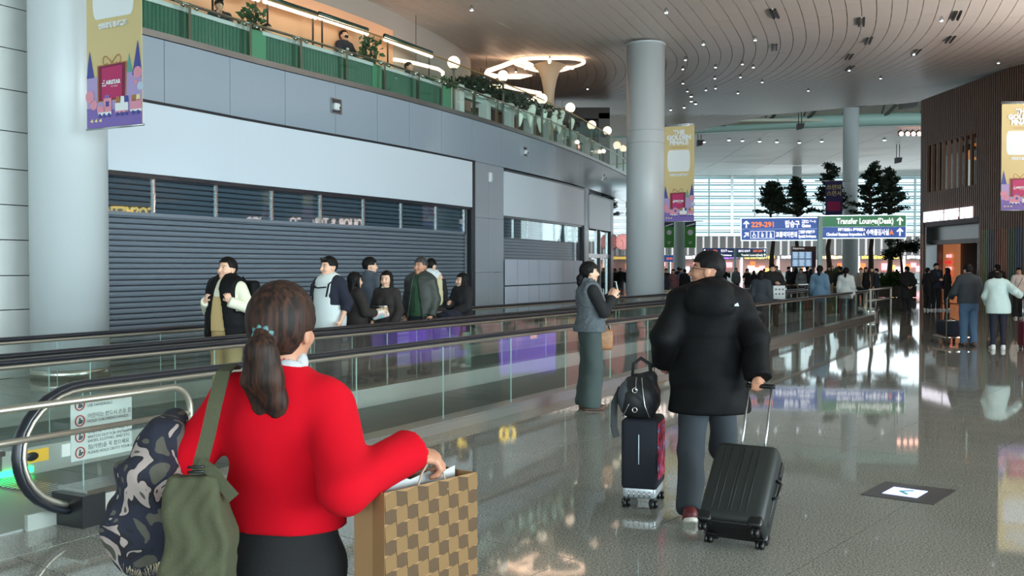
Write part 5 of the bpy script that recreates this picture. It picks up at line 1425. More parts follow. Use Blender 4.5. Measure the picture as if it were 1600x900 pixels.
def nets(fn, lo, hi, res):
    """naive surface nets on a regular grid -> verts, quads"""
    lo = np.asarray(lo, float); hi = np.asarray(hi, float)
    n = np.maximum(np.ceil((hi - lo) / res).astype(int) + 1, 3)
    ax = [lo[i] + res * np.arange(n[i]) for i in range(3)]
    X, Y, Z = np.meshgrid(*ax, indexing='ij')
    f = fn(np.stack([X.ravel(), Y.ravel(), Z.ravel()], 1)).reshape(n)
    s = f < 0
    c = np.zeros(n - 1, int)
    offs = [(i, j, k) for i in (0, 1) for j in (0, 1) for k in (0, 1)]
    for (i, j, k) in offs: c += s[i:n[0] - 1 + i, j:n[1] - 1 + j, k:n[2] - 1 + k]
    act = (c > 0) & (c < 8)
    idx = -np.ones(n - 1, int); ii = np.argwhere(act); idx[act] = np.arange(len(ii))
    if not len(ii): return np.zeros((0, 3)), np.zeros((0, 4), int)
    cv = {o: f[ii[:, 0] + o[0], ii[:, 1] + o[1], ii[:, 2] + o[2]] for o in offs}
    acc = np.zeros((len(ii), 3)); cnt = np.zeros(len(ii))
    for o in offs:
        for axn in range(3):
            if o[axn] == 0:
                o2 = list(o); o2[axn] = 1; o2 = tuple(o2)
                a, b = cv[o], cv[o2]; m = (a < 0) != (b < 0)
                t = np.where(m, a / np.where(m, a - b, 1), 0)
                p = np.tile(np.array(o, float), (len(ii), 1)); p[:, axn] = t
                acc += p * m[:, None]; cnt += m
    v = lo + res * (ii + acc / np.maximum(cnt, 1)[:, None])
    quads = []
    for axn in range(3):
        a = [slice(None)] * 3; b = [slice(None)] * 3; a[axn] = slice(0, -1); b[axn] = slice(1, None)
        ch = s[tuple(a)] != s[tuple(b)]
        e = np.argwhere(ch); o1, o2 = [(1, 2), (2, 0), (0, 1)][axn]
        ok = (e[:, o1] > 0) & (e[:, o2] > 0) & (e[:, o1] < n[o1] - 1) & (e[:, o2] < n[o2] - 1); e = e[ok]
        sg = s[e[:, 0], e[:, 1], e[:, 2]]
        q = []
        for (d1, d2) in ((-1, -1), (0, -1), (0, 0), (-1, 0)):
            t = e.copy(); t[:, o1] += d1; t[:, o2] += d2; q.append(idx[t[:, 0], t[:, 1], t[:, 2]])
        q = np.stack(q, 1); q[~sg] = q[~sg][:, ::-1]
        quads.append(q[(q >= 0).all(1)])
    return v, np.concatenate(quads)
def mesh_np(name, v, q, smooth=True):
    me = bpy.data.meshes.new(name)
    me.vertices.add(len(v)); me.vertices.foreach_set('co', np.asarray(v, np.float32).ravel())
    me.loops.add(len(q) * 4); me.polygons.add(len(q))
    me.loops.foreach_set('vertex_index', np.asarray(q, np.int32).ravel())
    me.polygons.foreach_set('loop_start', np.arange(len(q), dtype=np.int32) * 4)
    me.polygons.foreach_set('use_smooth', np.ones(len(q), bool) if smooth else np.zeros(len(q), bool))
    me.update(); me.validate(); return me
def joined(parts):
    vs, qs, b = [], [], 0
    for v, q in parts: vs.append(v); qs.append(q + b); b += len(v)
    return np.concatenate(vs), np.concatenate(qs)
def rotm(yaw, pitch=0, roll=0):
    return np.array(Matrix.Rotation(yaw, 3, 'Z') @ Matrix.Rotation(pitch, 3, 'X') @ Matrix.Rotation(roll, 3, 'Y'))

M_skin = mat('skin_light', rgb(226, 178, 150), 0.5, var=0.06, vscale=20)
M_skint = mat('skin_tan', rgb(190, 136, 108), 0.5, var=0.06, vscale=20)
M_hair = mat('hair_black', rgb(16, 14, 14), 0.6, spec=0.2, bump=0.3, bscale=60)
M_hairb = mat('hair_dark_brown', rgb(44, 33, 29), 0.4, spec=0.4, bump=0.5, bscale=60)
M_lip = mat('lips', rgb(170, 92, 84), 0.45)
M_eye = mat('eye_dark', rgb(28, 22, 20), 0.2)
M_eyew = mat('eye_white', rgb(225, 220, 214), 0.3)
M_sole = mat('white_sole', rgb(220, 220, 214), 0.5)

def hand_sdf(w, d, pn, side, curl, spread, s):
    """palm, four unequal bent fingers and a thumb; w wrist, d direction, pn palm normal"""
    d = d / np.linalg.norm(d); pn = pn - d * (pn @ d); pn /= np.linalg.norm(pn); sd = np.cross(d, pn) * side     # sd points to the thumb side
    prims = []
    pc = w + d * .045 * s
    prims.append(('e', w + d * .05 * s, (np.array([.040, .018, .052]) * s), np.stack([sd, pn, d], 1)))
    prims.append(('c', w - d * .03 * s, w + d * .03 * s, .027 * s, .025 * s))
    for k, (off, ln) in enumerate(((.030, .072), (.010, .080), (-.010, .074), (-.029, .058))):
        b = w + d * .088 * s + sd * off * s - d * abs(off - .005) * .25 * s
        a = 0.0; p = b; dirv = d + sd * (off * spread * 6)
        for seg, (f, r0, r1) in enumerate(((.44, .0098, .0088), (.32, .0088, .0080), (.26, .0080, .0070))):
            a += curl * (0.75, 1.0, 0.7)[seg]
            v = dirv * math.cos(a) + pn * math.sin(a); v = v / np.linalg.norm(v)
            q = p + v * ln * f * 1.15 * s
            prims.append(('c', p, q, r0 * s, r1 * s)); p = q
    t0 = w + d * .022 * s + sd * .026 * s; v = (d * .62 + sd * .66 + pn * (.25 + .35 * curl)); v /= np.linalg.norm(v)
    t1 = t0 + v * .042 * s; v2 = d * .9 + sd * (.15 - .3 * curl) + pn * (.3 + .5 * curl); v2 /= np.linalg.norm(v2); t2 = t1 + v2 * .034 * s
    prims += [('c', t0, t1, .0125 * s, .0105 * s), ('c', t1, t2, .0105 * s, .0085 * s)]
    def fn(p):
        r = None
        for pr in prims:
            x = s_ell(p, pr[1], pr[2], pr[3]) if pr[0] == 'e' else s_cone(p, *pr[1:])
            r = x if r is None else smin(r, x, .006 * s)
        return r
    pts = np.array([q for pr in prims for q in ((pr[1],) if pr[0] == 'e' else (pr[1], pr[2]))])
    return fn, pts.min(0) - .055 * s, pts.max(0) + .055 * s

def person(label, pos, heading, H=1.7, group=None, top=None, bottom=None, shoes=None, hair=None, arms=None, legs=None,
           head=(0, 0), build=1.0, skin=None, res=0.016, hres=0.008, curl=0.7, palms=None, extra_top=None, face=True, lean=0.0, female=False, z0=0.0, seed=0, hands=(1, 1), hs=1.0):
    skin = skin or M_skin
    s = H / 1.70
    pos = Vector(pos)
    rz = math.atan2(heading[1], heading[0]) - math.pi / 2
    root = empty('person', (pos.x, pos.y, pos.z), rz, label, 'person', group)
    Rz = Matrix.Rotation(-rz, 3, 'Z')
    def L(p):                                   # world -> local
        return np.array(Rz @ (Vector(p) - pos))
    def loc(p):
        return L(p) if isinstance(p, Vector) else np.array(p, float) * s
    sw = (0.172 if not female else 0.152)
    lv = np.array([0, math.sin(lean), math.cos(lean)])
    hipz = .93
    def up(x, y, z):                            # points of the upper body follow the lean about the hips
        dz = z - hipz
        return np.array([x, y * math.cos(lean) + dz * math.sin(lean), hipz + dz * math.cos(lean) - y * math.sin(lean)]) * s
    sh = {+1: up(sw, -.01, 1.385), -1: up(-sw, -.01, 1.385)}
    A = {}
    arms = arms or {}
    for sd in (1, -1):
        key = 'R' if sd > 0 else 'L'
        if key in arms: A[sd] = (loc(arms[key][0]), loc(arms[key][1]))
        else: A[sd] = (up(sd * (sw + .055), -.03, 1.12), up(sd * (sw + .05), .06, .89))
        # keep anatomical lengths along the posed directions
        e, w = A[sd]; du = e - sh[sd]; e = sh[sd] + du / np.linalg.norm(du) * .285 * s; dw = w - e; w = e + dw / np.linalg.norm(dw) * .25 * s; A[sd] = (e, w)
    Lg = {}
    legs = legs or {}
    hip = {1: np.array([.088, 0, .90]) * s, -1: np.array([-.088, 0, .90]) * s}
    for sd in (1, -1):
        key = 'R' if sd > 0 else 'L'
        if key in legs: k_, a_ = loc(legs[key][0]), loc(legs[key][1])
        else: k_, a_ = np.array([sd * .095, .02, .49]) * s, np.array([sd * .10, -.02, .085]) * s
        Lg[sd] = (k_, a_)
    # --- head frame
    hr = rotm(head[0], head[1] - lean * .6)
    nb = up(0, -.02, 1.49); sH = s * hs; hc = nb + hr @ (np.array([0, .022, .100]) * sH)
    def Hh(x, y, z): return hc + hr @ (np.array([x, y, z]) * sH)
    def head_fn(p):
        q = (p - hc) @ hr / sH
        d = s_ell(q, (0, -.012, .022), (.074, .094, .096))
        d = smin(d, s_ell(q, (0, .022, -.035), (.060, .066, .078)), .03)
        d = smin(d, s_cone(q, (0, .062, -.088), (0, .048, -.078), .018, .03), .03)
        d = smin(d, s_cone(q, (0, .084, .016), (0, .104, -.026), .008, .014), .012)
        for e in (1, -1):
            d = smin(d, s_ell(q, (e * .076, -.008, -.012), (.009, .020, .032)), .008)
            d = smin(d, s_ell(q, (e * .038, .064, -.028), (.024, .022, .022)), .02)
            d = -smin(-d, s_ell(q, (e * .033, .098, .008), (.019, .016, .011)), .008)
        d = smin(d, s_cone(q, (0, .076, -.058), (0, .078, -.052), .012, .012), .012)
        d = d * sH
        return smin(d, s_cone(p, nb - lv * .06 * s, nb + (hc - nb) * .55, .056 * s * build ** .5, .052 * s * build ** .5), .02 * s)
    b = build
    def torso(p, t=0.0, bw=b, fl=1.38):
        k = (np.array([0, math.cos(lean), -math.sin(lean)]), fl)
        wz = 1.10
        d = s_cone(p, up(0, 0, .93), up(0, .01, wz), (.158 if not female else .160) * s * bw + t, (.148 if not female else .122) * s * bw + t, k)
        d = smin(d, s_cone(p, up(0, .01, wz), up(0, -.005, 1.30), (.148 if not female else .122) * s * bw + t, (.172 if not female else .146) * s * bw + t, k), .06 * s)
        d = smin(d, s_cone(p, sh[1] * .86 + up(0, 0, 1.40) * .14, sh[-1] * .86 + up(0, 0, 1.40) * .14, .058 * s + t, .058 * s + t), .06 * s)
        if female: 
            for e in (1, -1): d = smin(d, s_ell(p, up(e * .065, .085, 1.235), np.array([.06, .05, .06]) * s + t), .04 * s)
        return smin(d, s_cone(p, up(0, -.02, 1.40), nb, .07 * s + t, .05 * s + t * .6), .05 * s)
    def arm(p, sd, t=0.0, frac=1.0, cuff=0.0):
        e, w = A[sd]
        d = s_cone(p, sh[sd], e, .052 * s * b ** .5 + t, .042 * s * b ** .5 + t)
        if frac > .55:
            w2 = e + (w - e) * min(1.0, (frac - .5) * 2)
            d = smin(d, s_cone(p, e, w2, .042 * s * b ** .5 + t, .030 * s + t + cuff), .02 * s)
        return d
    def leg(p, sd, t=0.0, wide=0.0):
        k_, a_ = Lg[sd]
        d = s_cone(p, hip[sd], k_, .084 * s * b + t, .057 * s + t + wide * .5)
        return smin(d, s_cone(p, k_, a_, .057 * s + t + wide * .5, .040 * s + t + wide), .025 * s)
    allp = np.array([sh[1], sh[-1], A[1][0], A[1][1], A[-1][0], A[-1][1], hip[1], hip[-1], Lg[1][0], Lg[-1][0], Lg[1][1], Lg[-1][1], nb, up(0, .15, 1.3), up(0, -.15, 1.3), up(.2 * b, 0, 1.1), up(-.2 * b, 0, 1.1)])
    def bounds(pts, m): pts = np.array(pts); return pts.min(0) - m, pts.max(0) + m
    # --- body: one continuous surface (hidden parts coarser)
    def body_fn(p):
        d = torso(p, -.004)
        for sd in (1, -1):
            d = smin(d, arm(p, sd, -.003), .03 * s); d = smin(d, leg(p, sd, -.004), .03 * s)
            a_ = Lg[sd][1]; d = smin(d, s_cone(p, a_ - np.array([0, .03, .03]) * s, a_ + np.array([0, .12, -.05]) * s, .03 * s, .028 * s), .02 * s)
        return smin(d, s_cone(p, nb - lv * .06 * s, nb + (hc - nb) * .4, .05 * s, .048 * s), .02 * s)
    lo, hi = bounds(allp, .2 * s * b)
    lo[2] = -0.02
    parts = [nets(body_fn, lo, hi, max(res * 1.5, .02))]
    parts.append(nets(head_fn, hc - .165 * sH, hc + np.array([.15, .15, .15]) * sH, hres))
    J = {}
    for sd in (1, -1):
        e, w = A[sd]; d = (w - e) / np.linalg.norm(w - e)
        key = 'R' if sd > 0 else 'L'
        pn = np.array([-sd, .15, -.1]); cd = curl
        if palms and key in palms:
            spec = palms[key]; pn = np.array(spec[0], float); cd = spec[1]
            if len(spec) > 2: d = np.array(spec[2], float); d = d / np.linalg.norm(d)
        if abs(pn @ d) > .95: pn = np.array([0, 0, -1.0])
        tside = np.cross(d, pn); fwd = np.array([0, .6, .8]); th = 1 if tside @ fwd > 0 else -1
        hf, l2, h2 = hand_sdf(w, d, pn, th, cd, .5, s * 1.0)
        if hands[0 if sd > 0 else 1]: parts.append(nets(hf, l2, h2, min(hres, .0065) if hres < .012 else .009))
        J[key] = w + d * .07 * s; J[key + 'w'] = w
    v, q = joined(parts)
    body = link('body', mesh_np('body', v, q), skin, root)
    if face:
        def sy(x, z):
            ys = np.linspace(.13, .03, 40); pp = np.array([Hh(x, y, z) for y in ys]); f = head_fn(pp); i = np.argmax(f < 0); return ys[i]
        Mh = Matrix(hr.tolist())
        for e in (1, -1):
            y = sy(e * .032, .008)
            mb = MB().ball(Hh(e * .032, y - .002, .008), (.0135 * s, .006 * s, .0058 * s), 10, 6, M=Mh); mb.build('eye', M_eyew, root)
            mb = MB().ball(Hh(e * .032, y + .0025, .008), (.0062 * s, .0035 * s, .0060 * s), 8, 6, M=Mh); mb.build('iris', M_eye, root)
            y2 = sy(e * .034, .032)
            MB().tube([Hh(e * .016, sy(e * .016, .028) + .001, .028), Hh(e * .034, y2 + .001, .034), Hh(e * .052, sy(e * .052, .027) + .001, .027)], [.003 * s, .0042 * s, .002 * s], n=6).build('eyebrow', M_hair, root)
            MB().tube([Hh(e * .019, sy(e * .019, .012) + .001, .012), Hh(e * .033, y + .004, .0165), Hh(e * .047, sy(e * .047, .010) + .001, .010)], [.0015 * s, .0024 * s, .0012 * s], n=5).build('eyelid', M_hair, root)
        ym = sy(0, -.058)
        MB().tube([Hh(-.021, sy(-.021, -.058) + .0, -.058), Hh(0, ym + .002, -.0555), Hh(.021, sy(.021, -.058), -.058)], [.0025 * s, .0062 * s, .0025 * s], n=8).build('mouth', M_lip, root)
    rnd = np.random.RandomState(seed + 5)
    def folds(p, amp):
        d = np.zeros(len(p))
        for k in range(5):
            w = rnd.uniform(-1, 1, 3) * np.array([22, 22, 34]); w2 = rnd.uniform(-1, 1, 3) * 14
            d += np.sin(p @ w + 1.6 * np.sin(p @ w2 + k))
        return d * amp / 3
    # --- top garments
    tops = top if isinstance(top, list) else ([top] if top else [])
    for T in tops:
        t = T.get('thick', .02) * s; hem = T.get('hem', .82) * s; slv = T.get('sleeve', 1.0); qn = T.get('quilt', 0); sleeve_t = T.get('sleeve_t', t); flare = T.get('flare', 0.0)
        openf = T.get('open', None); ff = T.get('fold', .006); zmax = T.get('zmax', 9)
        amin = T.get('neck', .0)
        def top_fn(p):
            d = torso(p, t, b * T.get('bw', 1.0), T.get('fl', 1.30))
            if hem < .92 * s or flare:
                d = smin(d, s_cone(p, up(0, 0, .95), np.array([0, 0, hem - .02 * s]), (.168 * b) * s + t, (.172 * b + flare) * s + t, ((0, 1, 0), 1.25)), .05 * s)
            if qn: d = d - .007 * np.sqrt(np.abs(np.sin(math.pi * p[:, 2] / qn)))
            if T.get('torso', 1) == 0: d = np.full(len(p), 9.0)
            if slv > 0:
                for sd in (1, -1):
                    e, w = A[sd]; a = arm(p, sd, sleeve_t, slv, T.get('cuff', .006))
                    if qn:
                        ax = (w - sh[sd]); ax = ax / np.linalg.norm(ax); a = a - .006 * np.sqrt(np.abs(np.sin(math.pi * (p @ ax) / qn)))
                    d = smin(d, a, .03 * s)
            if T.get('hood'):
                hd_ = s_ell(p, up(0, -.150, 1.385), np.array([.165, .068, .120]) * s); hd_ = smin(hd_, s_ell(p, up(0, -.10, 1.47), np.array([.15, .09, .06]) * s), .04 * s); d = smin(d, hd_, .012 * s)
                d = smin(d, s_cone(p, up(-.09, .02, 1.47), up(0, -.10, 1.48), .045 * s, .06 * s), .03 * s); d = smin(d, s_cone(p, up(.09, .02, 1.47), up(0, -.10, 1.48), .045 * s, .06 * s), .03 * s)
            if T.get('collar'):
                r = T['collar']; q = p - up(0, -.012, 1.48); cr = np.sqrt(q[:, 0] ** 2 + q[:, 1] ** 2) 
                d = smin(d, np.maximum(np.abs(cr - .068 * s) - .016 * s, np.abs(q[:, 2]) - r * s), .02 * s)
            if ff: d = d + folds(p, ff * s)
            if T.get('fur'):
                for k in range(6):
                    w = rnd.uniform(-1, 1, 3) * 190; d = d + .0022 * np.sin(p @ w + 2 * np.sin(p @ (w * .37)))
            low = hem - p[:, 2]
            # the hem only cuts the trunk, not the hands hanging below it
            far = np.full(len(p), -9.0)
            if slv > .6:
                near_arm = np.minimum(arm(p, 1, sleeve_t), arm(p, -1, sleeve_t)); low = np.where(near_arm < .02 * s, -1.0, low)
            d = np.maximum(d, low)
            for sd in (1, -1):
                if slv > .9: 
                    e, w = A[sd]; ax = (w - e) / np.linalg.norm(w - e); q = p - w; al = q @ ax; rr = np.linalg.norm(q - al[:, None] * ax, axis=1)
                    d = np.where((rr < .10 * s), np.maximum(d, al - .012 * s), d)
                elif slv == 0:
                    q = p - sh[sd]; d = np.where(p[:, 2] > up(0, 0, 1.12)[2], np.maximum(d, sd * q[:, 0] - (T.get('armhole', .0)) * s), d)
                elif slv < .9:
                    e, w = A[sd]; w2 = e + (w - e) * max(0, (slv - .5) * 2); ax = (w - e) / np.linalg.norm(w - e); q = p - w2; al = q @ ax; rr = np.linalg.norm(q - al[:, None] * ax, axis=1)
                    d = np.where((rr < .10 * s), np.maximum(d, al), d)
            if openf is not None:                  # open front
                wd = openf * s * np.clip((1.6 * s - p[:, 2]) / (.8 * s), .25, 1)
                d = np.where(p[:, 1] > .0, np.maximum(d, wd - np.abs(p[:, 0])), d)
            q = p - up(0, -.01, 1.52); d = np.maximum(d, p[:, 2] - zmax * s)
            d = -np.minimum(-d, s_cone(p, up(0, -.018, 1.44 + amin), up(0, .02, 1.62), .050 * s, .075 * s)) if T.get('cutneck', 1) else d
            return d
        pts = [sh[1], sh[-1], nb, up(0, 0, .95), np.array([0, 0, hem]), up(.21 * b, .16, 1.1), up(-.21 * b, -.16, 1.1)]
        if T.get('hood'): pts.append(up(0, -.22, 1.45))
        if slv > 0: pts += [A[1][0], A[-1][0]] + ([A[1][1], A[-1][1]] if slv > .55 else [])
        lo, hi = bounds(pts, (.11 + flare) * s + t); lo[2] = max(lo[2], -.0)
        v, q = nets(top_fn, lo, hi, T.get('res', res))
        if len(v): tag(link(T.get('name', 'jacket'), mesh_np('top', v, q), T['m'], root), T.get('label'))
    # --- trousers
    if bottom:
        t = bottom.get('thick', .012) * s; wide = bottom.get('wide', .012) * s; hemz = bottom.get('hem', .045) * s; wz = bottom.get('waist', .99) * s
        def bot_fn(p):
            d = s_cone(p, np.array([0, -.005, .90]) * s, np.array([0, 0, 1.0]) * s, .155 * s * b + t, (.146 if not female else .128) * s * b + t, ((0, 1, 0), 1.36))
            if bottom.get('skirt'): 
                d = smin(d, s_cone(p, np.array([0, 0, .9]) * s, np.array([0, 0, hemz]), .17 * s, bottom['skirt'] * s, ((0, 1, 0), 1.2)), .03 * s)
            else:
                for sd in (1, -1): d = smin(d, leg(p, sd, t, wide), .018 * s)
            d = d + folds(p, bottom.get('fold', .006) * s)
            d = np.maximum(d, p[:, 2] - wz)
            for sd in (1, -1):
                k_, a_ = Lg[sd]; ax = (a_ - k_) / np.linalg.norm(a_ - k_); q = p - a_; al = q @ ax; rr = np.linalg.norm(q - al[:, None] * ax, axis=1)
                d = np.where((al > -.1 * s) & (rr < .16 * s), np.maximum(d, al - (.085 * s - hemz)), d)
            return np.maximum(d, .012 * s - p[:, 2])
        lo, hi = bounds([hip[1], hip[-1], Lg[1][0], Lg[-1][0], Lg[1][1], Lg[-1][1], np.array([.18 * b, .14, 1.0]) * s, np.array([-.18 * b, -.14, 1.0]) * s], .07 * s + wide + t); lo[2] = 0
        v, q = nets(bot_fn, lo, hi, bottom.get('res', res))
        tag(link(bottom.get('name', 'trousers'), mesh_np('bottom', v, q), bottom['m'], root), bottom.get('label'))
    # --- shoes
    if shoes:
        for sd in (1, -1):
            k_, a_ = Lg[sd]; yaw = shoes.get('yaw', {}).get('R' if sd > 0 else 'L', -sd * .12); pit = shoes.get('pitch', {}).get('R' if sd > 0 else 'L', 0.0)
            Rf = rotm(yaw, pit)
            base = np.array([a_[0], a_[1], 0]) if not pit else a_ - np.array([0, 0, .085]) * s
            def F(p): return (p - a_) @ Rf / s + np.array([0, 0, .085])
            def up_fn(p):
                q = F(p); d = s_cone(q, (0, -.045, .05), (0, .12, .034), .040, .038, None); d = smin(d, s_cone(q, (0, -.03, .05), (0, -.03, .10), .042, .038), .03)
                d = smin(d, s_cone(q, (-.012, .14, .03), (.012, .14, .03), .034, .034), .02)
                return np.maximum(np.maximum(d, .018 - q[:, 2]), q[:, 2] - .105) * s
            def so_fn(p):
                q = F(p); d = s_cone(q, (0, -.045, .02), (0, .13, .02), .045, .045); return np.maximum(d, np.abs(q[:, 2] - .012) - .014) * s
            c = a_ + Rf @ np.array([0, .04, -.04]) * s
            r_ = max(.007, hres) if hres < .012 else .014
            v, q = nets(up_fn, c - .17 * s, c + .17 * s, r_); sh_o = link('shoe', mesh_np('shoe', v, q), shoes['m'], root)
            v, q = nets(so_fn, c - .17 * s, c + .17 * s, r_); link('sole', mesh_np('sole', v, q), shoes.get('sole', M_sole), sh_o)
    # --- hair
    if hair is not None:
        st = hair.get('style', 'short'); hm = hair.get('m', M_hair); vol = hair.get('vol', .012)
        hl = hair.get('line', .052)
        chains = [[(np.array(a) if not isinstance(a, Vector) else None, r) for a, r in ch] for ch in hair.get('chains', [])]
        def hair_fn(p):
            q = (p - hc) @ hr / sH
            d = s_ell(q, (0, -.014, .028), (.076 + vol, .096 + vol, .094 + vol))
            if st in ('short', 'crop'):
                ex = np.maximum(.028 - q[:, 1] + (q[:, 2]) * .25, q[:, 2] - hl); d = np.maximum(d, -ex)
                ex = np.maximum(-.058 - q[:, 1], q[:, 2] - .016); d = np.maximum(d, -ex)
                ex = np.maximum(.060 - np.abs(q[:, 0]), q[:, 2] - .008); d = np.maximum(d, -ex)
                d = np.maximum(d, -.046 - q[:, 2])
            else:
                ex = np.maximum(.016 - q[:, 1] + q[:, 2] * .2, q[:, 2] - hl); d = np.maximum(d, -ex)
                d = np.maximum(d, -.075 - q[:, 2])
                if st in ('tied',): ex = np.maximum(-.035 - q[:, 1], q[:, 2] + .005); d = np.maximum(d, -ex)
            if st == 'long':
                ln = hair.get('len', .24)
                d = smin(d, s_cone(q, (0, -.06, .0), (0, -.085, -ln), .075, .085, ((0, 1, 0), 1.5)), .03)
                for e in (1, -1):
                    d = smin(d, s_cone(q, (e * .072, .0, .03), (e * .088, .012, -ln * .8), .022, .026), .02)
            if st == 'bob':
                d = smin(d, s_cone(q, (0, -.045, .0), (0, -.05, -.10), .082, .085, ((0, 1, 0), 1.2)), .03)
                for e in (1, -1): d = smin(d, s_cone(q, (e * .075, .01, .03), (e * .082, .018, -.085), .022, .024), .02)
            d = d * sH
            am = hair.get('amp', .0014); d = d + am * s * np.sin(q[:, 0] * 170 + 3 * np.sin(q[:, 2] * 30)) + am * .8 * np.sin(q[:, 0] * 310 + q[:, 1] * 60)
            for ch in chains:
                for (a, ra), (bb, rb) in zip(ch[:-1], ch[1:]): d = smin(d, s_cone(q, a, bb, ra, rb) * s, .014 * s)
            return d
        ptsq = [(.1, .12, .14), (-.1, -.13, -.09)] + ([(.12, -.18, -hair.get('len', .24) - .08)] if st == 'long' else []) + ([(.11, -.14, -.20), (-.11, -.1, -.2)] if st == 'bob' else [])
        for ch in chains: ptsq += [tuple(a + np.array([rr, rr, rr])) for a, rr in ch] + [tuple(a - np.array([rr, rr, rr])) for a, rr in ch]
        pw = np.array([Hh(*q) for q in ptsq]); lo, hi = pw.min(0) - .06 * s, pw.max(0) + .06 * s
        v, q = nets(hair_fn, lo, hi, hair.get('res', hres))
        link('hair', mesh_np('hair', v, q), hm, root)
    info = dict(root=root, Hh=Hh, up=up, s=s, J=J, A=A, hc=hc, hr=hr, sh=sh, rz=rz, pos=pos)
    info['W'] = lambda p: pos + Matrix.Rotation(rz, 3, 'Z') @ Vector(p)
    return info
def fab(name, c, rough=0.85, bump=0.25, bscale=260.0, **k): return mat(name, c, rough, bump=bump, bscale=bscale, **k)
F_black = fab('fabric_black', rgb(22, 22, 24)); F_black2 = mat('nylon_black', rgb(11, 11, 13), 0.7, spec=.18, bump=.15, bscale=60)
F_jeansd = fab('denim_dark_green_grey', rgb(62, 74, 72)); F_navy = fab('fabric_navy', rgb(26, 30, 46)); F_char = fab('fabric_charcoal', rgb(50, 56, 62))
F_jeans = fab('denim_blue', rgb(72, 100, 128)); F_denimj = fab('denim_light_blue', rgb(96, 128, 152)); F_white = fab('fabric_white', rgb(216, 224, 222))
F_cream = fab('knit_cream', rgb(228, 226, 200)); F_khaki = fab('canvas_khaki', rgb(196, 168, 116)); F_red = fab('knit_red', rgb(192, 3, 26), 0.95, .55, 9, spec=.2, detail=1.5)
F_olive = fab('canvas_olive', rgb(70, 72, 50)); F_green = fab('jersey_green', rgb(50, 84, 58)); F_dgreen = mat('nylon_dark_green', rgb(48, 54, 48), .6, bump=.15, bscale=60)
F_brownb = fab('fabric_brown_black', rgb(40, 34, 32)); F_slate = fab('wool_slate', rgb(76, 84, 94)); F_grey = fab('fabric_grey', rgb(120, 124, 126)); F_mint = fab('fleece_pale_mint', rgb(206, 226, 222))
F_fur = mat('fur_blue_grey', rgb(88, 95, 100), 0.95, bump=1.0, bscale=55, var=.35, vscale=30)
S_black = mat('shoe_black', rgb(28, 27, 28), .5); S_white = mat('shoe_white', rgb(224, 226, 224), .5); S_maroon = mat('shoe_maroon', rgb(96, 28, 30), .5); S_brown = mat('shoe_brown', rgb(84, 58, 46), .5)
BK = dict(m=S_black, sole=S_black); WS_ = dict(m=S_white)
def strand_mat(name, c1, c2, sc=(90, 90, 5)):
    m = mat(name, c1, 0.58, spec=.25); nt = m.node_tree; b = nt.nodes['Principled BSDF']
    tc = nt.nodes.new('ShaderNodeTexCoord'); mp = nt.nodes.new('ShaderNodeMapping'); mp.inputs['Scale'].default_value = sc
    n = nt.nodes.new('ShaderNodeTexNoise'); n.inputs['Scale'].default_value = 1.0; n.inputs['Detail'].default_value = 3
    cr = nt.nodes.new('ShaderNodeValToRGB'); cr.color_ramp.elements[0].color = c1; cr.color_ramp.elements[1].color = c2
    cr.color_ramp.elements[0].position = .4; cr.color_ramp.elements[1].position = .72
    bp = nt.nodes.new('ShaderNodeBump'); bp.inputs['Strength'].default_value = .35; bp.inputs['Distance'].default_value = .003
    nt.links.new(tc.outputs['Object'], mp.inputs[0]); nt.links.new(mp.outputs[0], n.inputs['Vector']); nt.links.new(n.outputs['Fac'], cr.inputs['Fac'])
    nt.links.new(cr.outputs[0], b.inputs['Base Color']); nt.links.new(n.outputs['Fac'], bp.inputs['Height']); nt.links.new(bp.outputs[0], b.inputs['Normal'])
    return m
M_hred = strand_mat('hair_brown_strands', rgb(30, 23, 20), rgb(74, 46, 34))
def nrm(v): v = Vector(v); return v.normalized()
WD = (DX, DY)

# ================================================================= woman in red
rw = person('woman in a red sweater seen from behind with a brown ponytail, holding a paper bag', (-.612, 2.68, 0), (.22, .97), 1.55,
    top=dict(m=F_red, thick=.014, hem=1.02, name='red_sweater', fold=.011, cuff=.012, res=.009, fl=1.22, sleeve_t=.020), bottom=dict(m=F_black, wide=.02, thick=.012, waist=1.08), shoes=BK,
    hair=dict(style='tied', m=M_hred, vol=.018, res=.006, amp=.0007, chains=[[((0, -.095, .015), .034), ((0, -.118, -.012), .022), ((.008, -.145, -.05), .042), ((.024, -.142, -.12), .043), ((.044, -.125, -.185), .030), ((.056, -.115, -.225), .012)]] + [[((.0 + .01 * k, -.135, -.06), .022), ((.004 + .013 * k, -.150 + .006 * (k % 2), -.13), .024), ((.018 + .014 * k, -.130, -.195 - .012 * (k % 3)), .012), ((.026 + .016 * k, -.118, -.235 - .014 * (k % 2)), .003)] for k in (-2, -1, 0, 1, 2, 3)]),
    arms={'R': (P(538, 752, 2.50), P(640, 706, 2.66)), 'L': (P(304, 713, 2.65), P(288, 728, 2.92))}, head=(-.03, .0), hs=1.04, female=True, build=1.16, res=.012, hres=.006, curl=1.05, skin=M_skint,
    palms={'R': ((-.2, .25, -1.0), 1.05, tuple((Matrix.Rotation(-math.atan2(.97, .22) + math.pi / 2, 3, 'Z') @ Vector((.80, .25, -.18))))), 'L': ((.3, .2, -1), .9)}, seed=1)
r = rw['root']
mb = MB(); tie = rw['Hh'](0, -.116, -.010); dirt = rw['hr'] @ np.array([0, -.9, -.45]); dirt = Vector(dirt)
sA_ = dirt.cross(Vector((1, 0, 0))).normalized(); sB_ = dirt.cross(sA_).normalized()
tie = Vector(tie)
